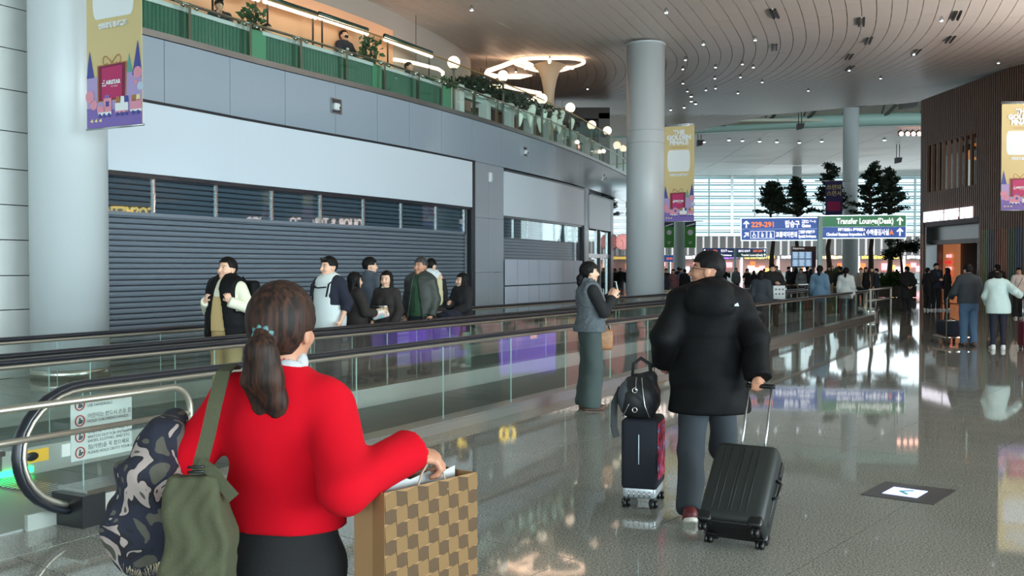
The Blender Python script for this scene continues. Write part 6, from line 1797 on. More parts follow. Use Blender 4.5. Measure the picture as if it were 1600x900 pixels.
mb.tube([tie + (sA_ * math.cos(q) + sB_ * math.sin(q)) * (.023 + .004 * math.sin(9 * q)) for q in np.linspace(0, 2 * math.pi, 36, endpoint=False)], .0072, n=8, closed=True)
mb.build('hair_tie', mat('hair_tie_teal', rgb(84, 124, 126), .6, var=.9, vscale=120), r)
mb = MB(); nbp = Vector(rw['up'](0, -.012, 1.475))
mb.tube([nbp + Vector((.058 * math.cos(q), .050 * math.sin(q), .004 * math.sin(5 * q) + (.02 if math.sin(q) > 0 else .006))) for q in np.linspace(0, 2 * math.pi, 32, endpoint=False)], .021, n=10, closed=True, flat=(.7, 1.2))
mb.build('grey_neck_scarf', fab('scarf_pale_grey', rgb(186, 188, 190)), r)

# --- paper bag held in her right hand
ZT = 1.055
A0 = Vector((-.318, 2.50, ZT)); B0 = Vector((-.097, 2.76, ZT)); bx = (B0 - A0).normalized(); Wd = (B0 - A0).length; byv = Vector((-bx.y, bx.x, 0)); Dp = .115; Hb = .40
hand_w = rw['W'](rw['J']['R'])
pb = tag(empty('paper_bag', A0), 'kraft paper shopping bag printed with a woven block pattern, held by the woman in red', 'shopping bag')
M_kraft = mat('kraft_paper', rgb(146, 112, 74), .75, var=.06, vscale=14); M_k1 = mat('kraft_light_block', rgb(124, 93, 54), .75); M_k2 = mat('kraft_dark_block', rgb(84, 62, 38), .75); M_kin = mat('kraft_inside', rgb(110, 84, 60), .8)
O = Vector((0, 0, 0)); ex, ey, ez = bx * Wd, byv * Dp, Vector((0, 0, -Hb)); bulge = Vector((0, 0, 0))
def sheet(mb, a, b, c, d, th=.0015):
    n_ = (b - a).cross(d - a).normalized() * th; mb.add([a, b, c, d, a + n_, b + n_, c + n_, d + n_], [(0, 1, 2, 3), (7, 6, 5, 4), (0, 4, 5, 1), (1, 5, 6, 2), (2, 6, 7, 3), (3, 7, 4, 0)])
mb = MB(); sheet(mb, O, ex, ex + ez + bulge, ez - bulge * .2); mb.build('front_panel', M_kraft, pb)
mb = MB(); mid = ey * .5 + bx * .012; sheet(mb, O, mid, mid + ez, ez); sheet(mb, mid, ey, ey + ez, mid + ez); mb.build('side_panel', M_kraft, pb)
mb = MB(); mid2 = ex + ey * .5 - bx * .012; sheet(mb, ex, mid2, mid2 + ez + bulge, ex + ez + bulge); sheet(mb, mid2, ex + ey, ex + ey + ez + bulge, mid2 + ez + bulge); mb.build('side_panel', M_kraft, pb)
mb = MB(); sheet(mb, ey, ex + ey, ex + ey + ez, ey + ez); mb.build('back_panel', M_kin, pb)
mb = MB(); sheet(mb, ez, ex + ez, ex + ey + ez, ey + ez); mb.build('base', M_kraft, pb)
# woven blocks: printed bands, alternately raised and sunk
nr_, nc_ = 8, 9; fn_ = (-byv).normalized()
for r_ in range(nr_):
    for c_ in range(nc_):
        u0, u1 = (c_ + (.0 if r_ % 2 else .0)) / nc_, (c_ + 1) / nc_; v0, v1 = .012 + r_ * .098, .012 + (r_ + 1) * .098
        if v1 > .84: continue
        lightb = (c_ + r_) % 2 == 0; sk = .010 if lightb else -.010
        def pt(u, v): return ex * u + ez * v + bulge * v * u - bulge * .2 * v * (1 - u)
        base_ = [pt(u0, v0 + sk), pt(u1, v0 - sk), pt(u1, v1 - sk), pt(u0, v1 + sk)]
        lift = [.0012, .0012, .0035, .0035] if lightb else [.0022, .0022, .0008, .0008]
        MB().add([base_[i] + fn_ * lift[i] for i in range(4)] + base_, [(3, 2, 1, 0), (0, 1, 5, 4), (1, 2, 6, 5), (2, 3, 7, 6), (3, 0, 4, 7)]).build('woven_block', M_k1 if lightb else M_k2, pb)
text_mesh('CAFE', .074, mat('bag_brown_ink', rgb(54, 32, 24), .6), 'lettering', pb, tuple(ex * .52 + ez * .945 + fn_ * .006), bx, (0, 0, 1), bold=.002, fit=Wd * .44)
hp = hand_w - A0
for k, off in enumerate((0, 1)):
    b0 = (ex * .30 + ey * off); b1 = (ex * .66 + ey * off); top_ = Vector((hp.x, hp.y, hp.z - .012)) + byv * (.01 * (off * 2 - 1))
    MB().tube([b0 - Vector((0, 0, .03)), b0.lerp(top_, .55) - bx * .012, top_ - bx * .022, top_ + bx * .018, b1.lerp(top_, .5) + bx * .006, b1 - Vector((0, 0, .03))], .0028, n=7).build('twisted_handle', mat('paper_cord', rgb(170, 150, 130), .8), pb)
mb = MB(); vs = []
for k in range(9):
    q = ex * (.12 + .1 * k) + ey * .5; vs += [q - Vector((0, 0, .06)), q + Vector((0, 0, .003 + .006 * ((k * 7) % 3)))]
mb.add(vs, [(2 * k, 2 * k + 2, 2 * k + 3, 2 * k + 1) for k in range(8)]); mb.build('tissue_wrap', mat('tissue_white', rgb(196, 198, 198), .6), pb)

# --- olive shoulder bag
M_camo = mat('camouflage_cloth', rgb(40, 44, 60), .85, bump=.2, bscale=220)
nt = M_camo.node_tree; b_ = nt.nodes['Principled BSDF']
tc = nt.nodes.new('ShaderNodeTexCoord'); n1 = nt.nodes.new('ShaderNodeTexNoise'); n1.inputs['Scale'].default_value = 10.5; n1.inputs['Detail'].default_value = 1.2; n1.inputs['Distortion'].default_value = 1.6
cr = nt.nodes.new('ShaderNodeValToRGB'); cr.color_ramp.interpolation = 'CONSTANT'
for i_, (pos_, c_) in enumerate([(0, rgb(86, 84, 74)), (.40, rgb(34, 37, 52)), (.535, rgb(30, 30, 36)), (.575, rgb(164, 150, 144)), (.68, rgb(72, 72, 62))]):
    e_ = cr.color_ramp.elements[i_] if i_ < 2 else cr.color_ramp.elements.new(pos_)
    e_.position = pos_; e_.color = c_
nt.links.new(tc.outputs['Object'], n1.inputs['Vector']); nt.links.new(n1.outputs['Fac'], cr.inputs['Fac']); nt.links.new(cr.outputs[0], b_.inputs['Base Color'])
ob = tag(empty('shoulder_bag', P(305, 820, 2.44)), 'olive green canvas shoulder bag hanging at the left side of the woman in red', 'bag')
c0_ = P(305, 820, 2.44)
def LW(px, py, Y): return np.array(P(px, py, Y) - c0_)
bp1, bp2, bp3, bp4 = LW(283, 752, 2.46), LW(325, 752, 2.44), LW(268, 850, 2.42), LW(352, 845, 2.42)
def obag(p):
    z = p[:, 2]; cx = np.interp(z, [-.22, -.02, .12], [.012, .010, -.004])
    hx = np.interp(z, [-.22, -.14, -.02, .06, .12], [.060, .066, .062, .054, .044]); hy = np.interp(z, [-.22, -.10, .04, .12], [.045, .050, .034, .010])
    x = p[:, 0] - cx + .004 * np.sin(z * 34); y = p[:, 1]
    dx = np.abs(x) - hx; dy = np.abs(y) - hy
    d = np.sqrt(np.maximum(dx, 0) ** 2 + np.maximum(dy, 0) ** 2) + np.minimum(np.maximum(dx, dy), 0) - .016
    d = np.maximum(d * .9, z - .122)
    return d + .003 * np.sin(x * 60 + 26 * z) * np.clip(1 - z * 4, .2, 1) + .0016 * np.sin(x * 150 - 40 * z + 2 * np.sin(z * 40))
v, q = nets(obag, (-.16, -.12, -.24), (.16, .14, .18), .007); link('bag_body', mesh_np('bag', v, q), F_olive, ob)
def strap(pts, w, name, m, par, org, th=.004, side=None):
    mb = MB(); vs = []; P_ = [Vector(p) - org for p in pts]
    for i, p in enumerate(P_):
        t_ = (P_[min(i + 1, len(P_) - 1)] - P_[max(i - 1, 0)]).normalized(); s_ = Vector(side[i] if isinstance(side, list) else side) if side is not None else Vector((1, 0, 0)); s_ = (s_ - t_ * s_.dot(t_)).normalized(); n_ = t_.cross(s_) * th
        vs += [p - s_ * w / 2 - n_, p + s_ * w / 2 - n_, p + s_ * w / 2 + n_, p - s_ * w / 2 + n_]
    fs = [(4 * i + k, 4 * i + 4 + k, 4 * i + 4 + (k + 1) % 4, 4 * i + (k + 1) % 4) for i in range(len(P_) - 1) for k in range(4)] + [(0, 1, 2, 3), tuple(4 * (len(P_) - 1) + k for k in (3, 2, 1, 0))]
    return mb.add(vs, fs).build(name, m, par)
strap([P(366, 576, 2.72), P(358, 571, 2.64), P(349, 582, 2.56), P(336, 630, 2.50), P(325, 680, 2.47), P(314, 722, 2.45), P(306, 752, 2.44)], .035, 'shoulder_strap', F_olive, ob, c0_, side=(1, .15, .1))
strap([P(311, 722, 2.435), P(330, 735, 2.43), P(350, 760, 2.43), P(366, 778, 2.43)], .028, 'strap_end', F_olive, ob, c0_, side=(.7, 0, .7))
mb = MB(); qb = P(306, 738, 2.425) - c0_
for k in range(3): mb.tube([qb + Vector((-.02, 0, .012 - .012 * k)), qb + Vector((.02, 0, .014 - .012 * k))], .0035, n=6)
mb.build('strap_buckle', M_black, ob)
# --- camouflage coat over her left arm
cc = P(228, 770, 2.60)
co = tag(empty('camouflage_coat', cc), 'camouflage coat with pale fur trim hanging over the left arm of the woman in red', 'coat')
def CW(px, py, Y): return np.array(P(px, py, Y) - cc)
def coat(p):
    d = s_cone(p, CW(276, 655, 2.72), CW(255, 690, 2.62), .030, .05)
    d = smin(d, s_cone(p, CW(255, 690, 2.62), CW(235, 745, 2.56), .050, .070), .04)
    d = smin(d, s_cone(p, CW(230, 750, 2.58), CW(218, 830, 2.58), .078, .082), .04)
    d = smin(d, s_cone(p, CW(218, 830, 2.58), CW(215, 865, 2.58), .080, .06), .04)
    d = smin(d, s_cone(p, CW(262, 770, 2.60), CW(270, 900, 2.60), .05, .05), .05)
    return d + .006 * np.sin(p @ np.array([40, 20, 18]) + 2.2 * np.sin(p @ np.array([9, 12, 16]))) + .003 * np.sin(p @ np.array([90, 10, 50]))
v, q = nets(coat, (-.2, -.16, -.33), (.2, .24, .28), .008); link('coat_cloth', mesh_np('coat', v, q), M_camo, co)
rnd = random.Random(4); mb = MB()
for k in range(520):
    t_ = rnd.random(); a_ = Vector(CW(193 + 62 * t_, 874 + 10 * math.sin(t_ * 3), 2.555 + rnd.uniform(-.03, .05))); d_ = Vector((rnd.uniform(-.5, .5), rnd.uniform(-.6, .3), -1)).normalized(); w_ = Vector((rnd.uniform(-1, 1), rnd.uniform(-1, 1), 0)).normalized() * .0011
    L_ = rnd.uniform(.02, .038); mb.add([a_ - w_, a_ + w_, a_ + d_ * L_ + Vector((rnd.uniform(-.01, .01), 0, 0))], [(0, 1, 2)])
tag(mb.build('fur_trim', mat('pale_fur', rgb(206, 190, 160), .9), co), kind='stuff')
MB().ball(CW(233, 711, 2.535), (.008, .004, .008), 10, 6).build('snap_button', M_white, co)

# ================================================================= man in black down jacket
mp = Vector((1.30, 6.62, 0))
mn = person('man in a black hooded down jacket and grey trousers walking with two suitcases', mp, (.16, .987), 1.70, build=1.12,
    top=[dict(m=F_white, thick=.012, hem=1.2, sleeve=0, name='shirt', collar=.03, label='white shirt collar'), dict(m=F_black2, thick=.050, quilt=.165, hem=.665, hood=1, name='down_jacket', sleeve_t=.040, cuff=.014, flare=.03, fold=.008, collar=.05, res=.011)],
    bottom=dict(m=F_char, thick=.020, wide=.022, hem=.075, res=.011, fold=.009), shoes=dict(m=S_maroon, sole=mat('sole_cream', rgb(214, 208, 198), .5), pitch={'L': -.42}), hair=dict(style='short', vol=.009),
    arms={'R': (P(1187, 545, 6.42), P(1187, 626, 6.26)), 'L': (P(1026, 548, 6.50), P(1040, 572, 6.80))},
    legs={'L': (P(1080, 706, 6.62), P(1077, 797, 6.36)), 'R': (P(1130, 700, 6.84), P(1158, 772, 7.06))}, head=(1.45, .05), hs=1.04, res=.012, hres=.006, skin=M_skint, curl=1.2, seed=4,
    palms={'R': ((-.3, .95, -.1), 1.25, (-.05, .25, -1)), 'L': ((.2, .1, -1), 1.2)})
r = mn['root']
mb = MB()
for e in (1, -1):
    mb.tube([mn['Hh'](e * .033 + .024 * math.cos(q), .101, .006 + .019 * math.sin(q)) for q in np.linspace(0, 6.28, 16, endpoint=False)], .0018, n=5, closed=True)
    mb.tube([mn['Hh'](e * .058, .100, .012), mn['Hh'](e * .080, .06, .012), mn['Hh'](e * .080, -.01, .006)], .0018, n=5)
mb.tube([mn['Hh'](-.01, .104, .008), mn['Hh'](.01, .104, .008)], .0018, n=5); mb.build('glasses', M_black, r)
mb = MB(); q0 = Vector(mn['up'](-.16, .03, 1.455)); q1 = Vector(mn['up'](-.04, -.06, 1.52))
mb.add([q0, q0 + Vector((.02, -.03, .03)), q1 + Vector((0, -.02, .015)), q1 + Vector((-.03, .02, -.03))], [(0, 1, 2, 3)]); mb.build('hood_lining', mat('lining_grey', rgb(150, 154, 160), .6), r)
mb = MB(); q0 = Vector(mn['up'](.15, -.20, 1.37)); mb.prism([(0, 0), (.03, 0), (.022, .022), (.004, .012)], q0, (1, .1, 0), (0, 0, 1), .006); mb.build('white_logo_patch', M_white, r)

# ---- suitcases
M_case = mat('charcoal_shell', rgb(40, 44, 42), .5, spec=.35, bump=.06, bscale=300); M_caseb = mat('black_plastic', rgb(18, 18, 19), .4)
def set_axes(o, X, Y, Z, loc):
    X, Y, Z = (Vector(a).normalized() for a in (X, Y, Z)); M = Matrix((X, Y, Z)).transposed().to_4x4(); M.translation = loc; o.matrix_world = M; o.rotation_euler = M.to_euler(); o.location = loc
def wheel_unit(par, c, r, m=None, ang=0.0):
    w = MB(); R_ = Matrix.Rotation(ang, 3, 'Z') @ Matrix.Rotation(math.pi / 2, 3, 'Y')
    for s_ in (-1, 1): w.lathe([(r * .4, -.010), (r, -.008), (r, .008), (r * .4, .010)], Vector(c) + Matrix.Rotation(ang, 3, 'Z') @ Vector((s_ * .014, 0, 0)), n=16, M=R_)
    o = w.build('wheel', m or M_caseb, par)
    MB().cbox(Vector(c) + Vector((0, .006, r * .9)), (.026, .04, r * 1.1), .006, ang).build('wheel_fork', M_caseb, o)
sc_ = empty('rolling_suitcase', (0, 0, 0), 0, 'charcoal hard shell suitcase with ribs, tilted and pulled by the man in black', 'suitcase')
tl = math.radians(47); hd = nrm((.50, .866, 0)); wdv = nrm((.866, -.50, 0)); zax = hd * math.cos(tl) + Vector((0, 0, math.sin(tl))); yax = zax.cross(wdv)
W_, D_, H_ = .385, .235, .535
wc = Vector((1.285, 5.80, 0))                                    # ground contact between the two lower wheels
# local frame: x width, z length, y = away from the camera side; wheels at z<0
org_ = wc - yax * (D_ / 2 - .045) + zax * .062
set_axes(sc_, wdv, yax, zax, org_)
body = MB().cbox((0, 0, H_ / 2), (W_, D_, H_), .045); body.build('shell', M_case, sc_)
for i, x in enumerate((-.115, -.075, -.02, .0, .05, .09)):
    MB().tube([(x, -D_ / 2 - .001, .06), (x, -D_ / 2 - .001, H_ - .05)], .0035, n=6).build('shell_rib', M_case, sc_)
mb = MB(); mb.tube([(sx * (W_ / 2 + .001), 0, z) for sx, z in ((-1, .05), (-1, H_ - .05))], .006, n=6); mb.tube([(W_ / 2 + .001, 0, .05), (W_ / 2 + .001, 0, H_ - .05)], .006, n=6); mb.build('zip_seam', M_caseb, sc_)
for sx in (-1, 1):
    for sy in (-1, 1):
        MB().cbox((sx * (W_ / 2 - .045), sy * (D_ / 2 - .035), .018), (.085, .07, .07), .018).build('corner_guard', M_caseb, sc_); wheel_unit(sc_, (sx * (W_ / 2 - .04), sy * (D_ / 2 - .045), -.036), .026)
MB().cbox((0, 0, .005), (W_ - .03, D_ - .04, .03), .01).build('base_plate', M_caseb, sc_)
MB().tube([(W_ / 2, -.03, H_ * .40), (W_ / 2 + .03, -.03, H_ * .43), (W_ / 2 + .033, -.03, H_ * .60), (W_ / 2, -.03, H_ * .63)], .009, n=8).build('side_grip', M_caseb, sc_)
MB().tube([(-.06, 0, H_), (-.05, 0, H_ + .02), (.05, 0, H_ + .02), (.06, 0, H_)], .009, n=8).build('top_grip', M_caseb, sc_)
MB().cbox((W_ / 2, .02, H_ * .75), (.02, .05, .03), .006).build('lock', M_caseb, sc_)
MB().cbox((-W_ / 2, .02, H_ * .7), (.03, .035, .05), .008).build('lock', M_caseb, sc_)
hw = mn['W'](mn['J']['R']); hl = sc_.matrix_world.inverted() @ hw
HH = hl.z
for sx in (-1, 1): MB().tube([(sx * .072, hl.y * .0 + .03, H_ - .02), (sx * .072 + hl.x * .5, hl.y, HH)], .0075, n=8).build('handle_tube', M_alu, sc_)
MB().cbox((hl.x * .5, hl.y, HH + .006), (.19, .028, .026), .01).build('pull_grip', M_caseb, sc_)

nv = empty('rolling_suitcase', (0, 0, 0), 0, 'dark navy covered suitcase with a bright printed side left of the man in black', 'suitcase')
X_ = nrm((.955, -.297, 0)); Y_ = nrm((.297, .955, 0)); c_ = Vector((.90, 6.86, 0)); set_axes(nv, X_, Y_, (0, 0, 1), c_)
M_ncover = fab('navy_suitcase_cover', rgb(18, 22, 34), .8)
W_, D_, z0_, z1_ = .245, .36, .085, .60
MB().cbox((0, 0, (z0_ + z1_) / 2 + .02), (W_, D_, z1_ - z0_ - .04), .03).build('cover', M_ncover, nv)
MB().cbox((0, 0, .115), (W_ - .02, D_ - .02, .10), .025).build('shell', mat('silver_shell', rgb(190, 196, 200), .3, metal=.4), nv)
for k in range(5): MB().tube([(-.07 + .035 * k, -D_ / 2 + .008, .075), (-.07 + .035 * k, -D_ / 2 + .008, .12)], .004, n=5).build('shell_rib', M_alu, nv)
MB().tube([(.0, -D_ / 2 - .002, .30), (.0, -D_ / 2 - .002, .50)], .0035, n=6).build('zip', M_white, nv)
M_print = mat('printed_flowers', rgb(120, 40, 80), .7); nt = M_print.node_tree; b_ = nt.nodes['Principled BSDF']
tc = nt.nodes.new('ShaderNodeTexCoord'); n1 = nt.nodes.new('ShaderNodeTexNoise'); n1.inputs['Scale'].default_value = 16; n1.inputs['Detail'].default_value = 4
cr = nt.nodes.new('ShaderNodeValToRGB'); els = [(.36, rgb(18, 20, 34)), (.47, rgb(150, 24, 60)), (.53, rgb(220, 60, 70)), (.60, rgb(110, 50, 120)), (.70, rgb(150, 190, 215))]
for i_, (pp_, cc_) in enumerate(els):
    e_ = cr.color_ramp.elements[i_] if i_ < 2 else cr.color_ramp.elements.new(pp_)
    e_.position = pp_; e_.color = cc_
nt.links.new(tc.outputs['Object'], n1.inputs['Vector']); nt.links.new(n1.outputs['Fac'], cr.inputs['Fac']); nt.links.new(cr.outputs[0], b_.inputs['Base Color'])
MB().cbox((W_ / 2 + .001, 0, .38), (.006, D_ - .07, .38), .003).build('printed_side', M_print, nv)
for sx in (-1, 1):
    for sy in (-1, 1): wheel_unit(nv, (sx * (W_ / 2 - .03), sy * (D_ / 2 - .035), .032), .031, ang=.5)
hw2 = mn['W'](mn['J']['L']); hl = Matrix(nv.matrix_world).inverted() @ hw2
for s_ in (-1, 1): MB().tube([(.06 + s_ * .0, .03 + s_ * .06, z1_ - .02), (.06, .03 + s_ * .06, hl.z - .02)], .0085, n=8).build('handle_tube', M_steel, nv)
MB().tube([(.06, -.04, hl.z - .015), (.06, .10, hl.z - .015)], .014, n=8).build('pull_grip', M_caseb, nv)
# duffle bag on the navy suitcase
db = empty('duffle_bag', (0, 0, 0), 0, 'black and grey sports bag standing on the navy suitcase', 'bag'); set_axes(db, X_, Y_, (0, 0, 1), c_ + Vector((0, 0, z1_)))
M_dufl = fab('bag_black_nylon', rgb(26, 28, 30), .6); M_dufg = fab('bag_grey_panel', rgb(70, 76, 82), .7)
def duf(p):
    d = s_ell(p, (-.02, -.05, .13), (.145, .17, .155)); d = np.maximum(d, .002 - p[:, 2]); d = smin(d, s_cone(p, (-.05, -.02, .22), (.05, -.02, .27), .05, .045), .05)
    return np.maximum(d, p[:, 0] - .036 * 9) + .004 * np.sin(p @ np.array([50, 30, 25]) + 2 * np.sin(p @ np.array([16, 24, 30])))
v, q = nets(duf, (-.2, -.26, -.01), (.2, .2, .36), .009); link('bag_body', mesh_np('duf', v, q), M_dufl, db)
v, q = nets(lambda p: s_ell(p, (-.085, -.10, .14), (.075, .10, .115)), (-.18, -.22, .01), (.02, .02, .28), .008); link('side_pocket', mesh_np('dufp', v, q), M_dufg, db)
for x0 in (-.07, .05): MB().tube([(x0 * 1.5, -.20, .02), (x0 * .9, -.212, .10), (x0 * .4 + .01, -.20, .20), (x0 * .3, -.16, .28)], .004, n=6).build('piping', M_alu, db)
MB().tube([(-.07, -.05, .27), (-.06, -.06, .36), (-.01, -.05, .40), (.05, -.04, .36), (.06, -.04, .27)], .014, n=8, flat=(.5, 1)).build('carry_strap', M_dufl, db)
strap([Vector((-.13, -.12, .20)), Vector((-.17, -.16, .10)), Vector((-.165, -.2, -.05)), Vector((-.145, -.205, -.12))], .05, 'hanging_strap', M_dufl, db, Vector((0, 0, 0)), side=(.5, .5, 0))
for z in (.07, .20): MB().tube([(-.02 + .016 * math.cos(q), -.222, z + .016 * math.sin(q)) for q in np.linspace(0, 6.28, 12, endpoint=False)], .0035, n=5, closed=True).build('metal_ring', M_steel, db)

# ================================================================= woman with the phone
pw_ = Vector((.885, 11.42, 0))
ph = person('woman in a blue grey fur vest and wide dark jeans photographing with a phone', pw_, (.97, .20), 1.66, female=True, build=1.02,
    top=[dict(m=F_black, thick=.012, hem=1.0, name='dark_sweater', sleeve_t=.018), dict(m=F_fur, thick=.040, hem=.905, sleeve=0, fur=1, armhole=.012, name='fur_vest', fold=.004, fl=1.15)],
    bottom=dict(m=F_jeansd, thick=.022, wide=.062, hem=.03, waist=1.0, res=.012), shoes=dict(m=S_brown, sole=S_brown), hair=dict(style='tied', vol=.016, line=.045, chains=[[((0, -.09, -.02), .034), ((0, -.125, -.06), .036), ((0, -.13, -.12), .028), ((0, -.125, -.165), .010)]]),
    arms={'R': ((.21, .10, 1.15), (.06, .265, 1.315)), 'L': ((-.20, .12, 1.15), (-.05, .275, 1.33))}, head=(.02, .03), res=.012, hres=.006, curl=.75,
    palms={'R': ((-.7, .5, .2), .8, (-.05, .45, .9)), 'L': ((.7, .5, .2), .8, (.05, .45, .9))}, seed=7)
hp_ = ph['W']((ph['J']['R'] + ph['J']['L']) / 2)
t = tag(empty('smartphone', hp_ + Vector((.035, .0, .05)), ph['rz']), 'white smartphone held up by the woman in the fur vest', 'phone')
MB().cbox((0, 0, 0), (.075, .009, .155), .004, 0, Matrix.Rotation(.18, 3, 'X')).build('case', M_whitetop, t); MB().box((0, -.006, 0), (.066, .002, .14), 0, Matrix.Rotation(.18, 3, 'X')).build('screen', M_black, t)
hb = tag(empty('handbag', ph['W']((-.12, .20, .80)), ph['rz']), 'brown patterned handbag at the far hip of the woman in the fur vest', 'bag')
M_bag = mat('brown_patterned_leather', rgb(150, 104, 66), .5, var=.55, vscale=26)
MB().cbox((0, 0, -.02), (.10, .22, .24), .035).build('bag_body', M_bag, hb); MB().tube([(0, -.07, .10), (0, -.05, .16), (0, .05, .16), (0, .07, .10)], .008, n=7).build('grip', M_caseb, hb)
MB().tube([(.02, -.09, .10), (.10, -.20, .35), (.10, -.24, .58)], .006, n=6).build('shoulder_strap', M_caseb, hb); MB().tube([(0, -.105, .07), (0, .105, .07)], .005, n=6).build('zip', M_gold if False else M_steel, hb)

# ================================================================= travellers on the farther walkway
def far(px, n=8.55): 
    a_ = na(px, n); return WL(n, a_, .013)
RV = (-DX, -DY)
vm = person('man in a black padded vest and khaki overalls gripping his backpack straps', far(354, 8.5), (-.38, -.92), 1.67, hs=1.14, build=1.26,
    top=[dict(m=F_cream, thick=.014, hem=1.0, name='cream_sweater', sleeve_t=.026, collar=.035), dict(m=F_black2, thick=.052, hem=.80, sleeve=0, quilt=.10, open=.135, armhole=.02, name='padded_vest')],
    bottom=dict(m=F_khaki, thick=.024, wide=.03, waist=1.24), shoes=BK, hair=dict(style='short', vol=.013, line=.066), arms={'R': ((.27, -.02, 1.14), (.15, .20, 1.24)), 'L': ((-.34, .0, 1.15), (-.17, .20, 1.24))}, head=(-.12, .10), curl=1.25, res=.014, hres=.006,
    palms={'R': ((-.6, -.5, .3), 1.3, (-.3, .1, .9)), 'L': ((.6, -.5, .3), 1.3, (.3, .1, .9))}, seed=9)
MB().cbox(tuple(Vector(vm['up'](0, .158, 1.09))), (.19, .04, .40), .012).build('overall_bib', F_khaki, vm['root'])
for e in (1, -1): MB().tube([vm['up'](e * .085, .185, 1.25), vm['up'](e * .10, .15, 1.36), vm['up'](e * .10, .02, 1.46)], .016, n=6, flat=(1, .4)).build('overall_strap', F_khaki, vm['root'])
rm = person('man in a white and navy raglan shirt with sunglasses on his head', far(514, 8.5), (-.50, -.86), 1.70, hs=1.12, build=1.22,
    top=[dict(m=F_navy, thick=.022, hem=1.02, name='navy_sleeves', sleeve=.72, sleeve_t=.03), dict(m=F_white, thick=.030, hem=.80, sleeve=0, armhole=-.035, name='white_shirt_front')],
    bottom=dict(m=F_char, thick=.02, wide=.03), shoes=BK, hair=dict(style='short', vol=.014, line=.06), head=(-.22, -.02), arms={'L': ((-.30, -.02, 1.12), (-.27, .10, .88))}, res=.014, hres=.006, seed=10)
mb = MB()
for e in (1, -1): mb.ball(rm['Hh'](e * .035, .074, .098), (.028 * rm['s'], .008, .02 * rm['s']), 10, 6); mb.tube([rm['Hh'](e * .06, .07, .095), rm['Hh'](e * .086, .0, .06)], .003, n=5)
mb.build('sunglasses', M_eye, rm['root'])
MB().tube([rm['up'](-.12, .20, 1.345), rm['up'](0, .215, 1.335), rm['up'](.12, .20, 1.345)], .010, n=6).build('chest_strap', F_black, rm['root'])
for e in (1, -1): MB().tube([rm['up'](e * .13, .21, 1.22), rm['up'](e * .14, .17, 1.38), rm['up'](e * .13, .02, 1.47)], .02, n=6, flat=(1, .35)).build('pack_strap', F_black, rm['root'])
w3 = person('woman with long black hair in a brown black jacket seen from behind', far(555, 8.6), (.75, .55), 1.50, hs=1.08, female=True, top=dict(m=F_brownb, thick=.035, hem=.74, name='coat'), bottom=dict(m=F_black), shoes=BK, hair=dict(style='long', len=.22, vol=.018), arms={'R': ((.24, .04, 1.14), (.14, .26, 1.10))}, res=.015, hres=.008, seed=11)
pch = w3['W'](w3['J']['R'])
t = tag(empty('clear_pouch', pch), 'shiny clear pouch with coloured print held by the woman with long black hair', 'pouch')
M_irid = mat('iridescent_film', rgb(190, 190, 200), .15, spec=.7); nt = M_irid.node_tree; b_ = nt.nodes['Principled BSDF']; tc = nt.nodes.new('ShaderNodeTexCoord'); n1 = nt.nodes.new('ShaderNodeTexNoise'); n1.inputs['Scale'].default_value = 9
cr = nt.nodes.new('ShaderNodeValToRGB'); 
for i_, (pp_, cc_) in enumerate([(.35, rgb(120, 190, 180)), (.47, rgb(220, 170, 190)), (.54, rgb(215, 210, 180)), (.64, rgb(170, 120, 80))]):
    e_ = cr.color_ramp.elements[i_] if i_ < 2 else cr.color_ramp.elements.new(pp_); e_.position = pp_; e_.color = cc_
nt.links.new(tc.outputs['Object'], n1.inputs['Vector']); nt.links.new(n1.outputs['Fac'], cr.inputs['Fac']); nt.links.new(cr.outputs[0], b_.inputs['Base Color'])
MB().cbox((.05, -.06, .0), (.24, .06, .15), .025, .2, Matrix.Rotation(-.25, 3, 'Y')).build('pouch_body', M_irid, t); MB().tube([(-.06, -.06, .09), (.15, -.06, .10)], .006, n=6).build('zip', M_alu, t)
m4 = person('man in a slate coat with a tan check collar seen from behind', far(578, 9.0), (.55, .83), 1.73, top=dict(m=F_slate, thick=.03, hem=.62, name='coat'), bottom=dict(m=F_char), shoes=BK, hair=dict(style='short', vol=.016), head=(-.45, 0), res=.015, hres=.008, seed=12)
MB().tube([Vector(m4['up'](0, -.012, 1.465)) + Vector((.068 * math.cos(q), .062 * math.sin(q), 0)) for q in np.linspace(0, 6.28, 24, endpoint=False)], .026, n=8, closed=True).build('scarf', mat('tan_check_scarf', rgb(150, 128, 104), .9, var=.5, vscale=40), m4['root'])
w5 = person('woman with long dark hair and a black jacket looking left', far(604, 8.35), (-.32, -.94), 1.52, hs=1.08, female=True, top=[dict(m=F_cream, thick=.008, hem=1.3, sleeve=0, name='blouse', collar=.02), dict(m=F_brownb, thick=.026, hem=.84, name='black_jacket', neck=-.03)], bottom=dict(m=F_black, wide=.02), shoes=BK, hair=dict(style='long', len=.24, line=.072, vol=.014), head=(.05, -.08), arms={'L': ((-.23, .02, 1.13), (-.2, .16, .93)), 'R': ((.22, .02, 1.13), (.16, .18, .96))}, res=.014, hres=.006, seed=13)
m6 = person('man in an open dark green jacket over a green zip top with a beige backpack', far(657, 8.5), (-.42, -.90), 1.71, hs=1.12, build=1.14, top=[dict(m=F_green, thick=.018, hem=.86, name='green_top', sleeve=0, collar=.03), dict(m=F_dgreen, thick=.042, hem=.72, open=.13, name='green_jacket', quilt=.12, sleeve_t=.034)], bottom=dict(m=F_char, wide=.02), shoes=BK, hair=dict(style='short', m=mat('hair_greying', rgb(52, 50, 50), .5, bump=.5, bscale=60), vol=.010), head=(-.12, .05), skin=M_skint, res=.014, hres=.006, seed=14)
MB().tube([m6['up'](0, .185, .92), m6['up'](0, .19, 1.2), m6['up'](0, .13, 1.42)], .004, n=5).build('zip', F_black, m6['root'])
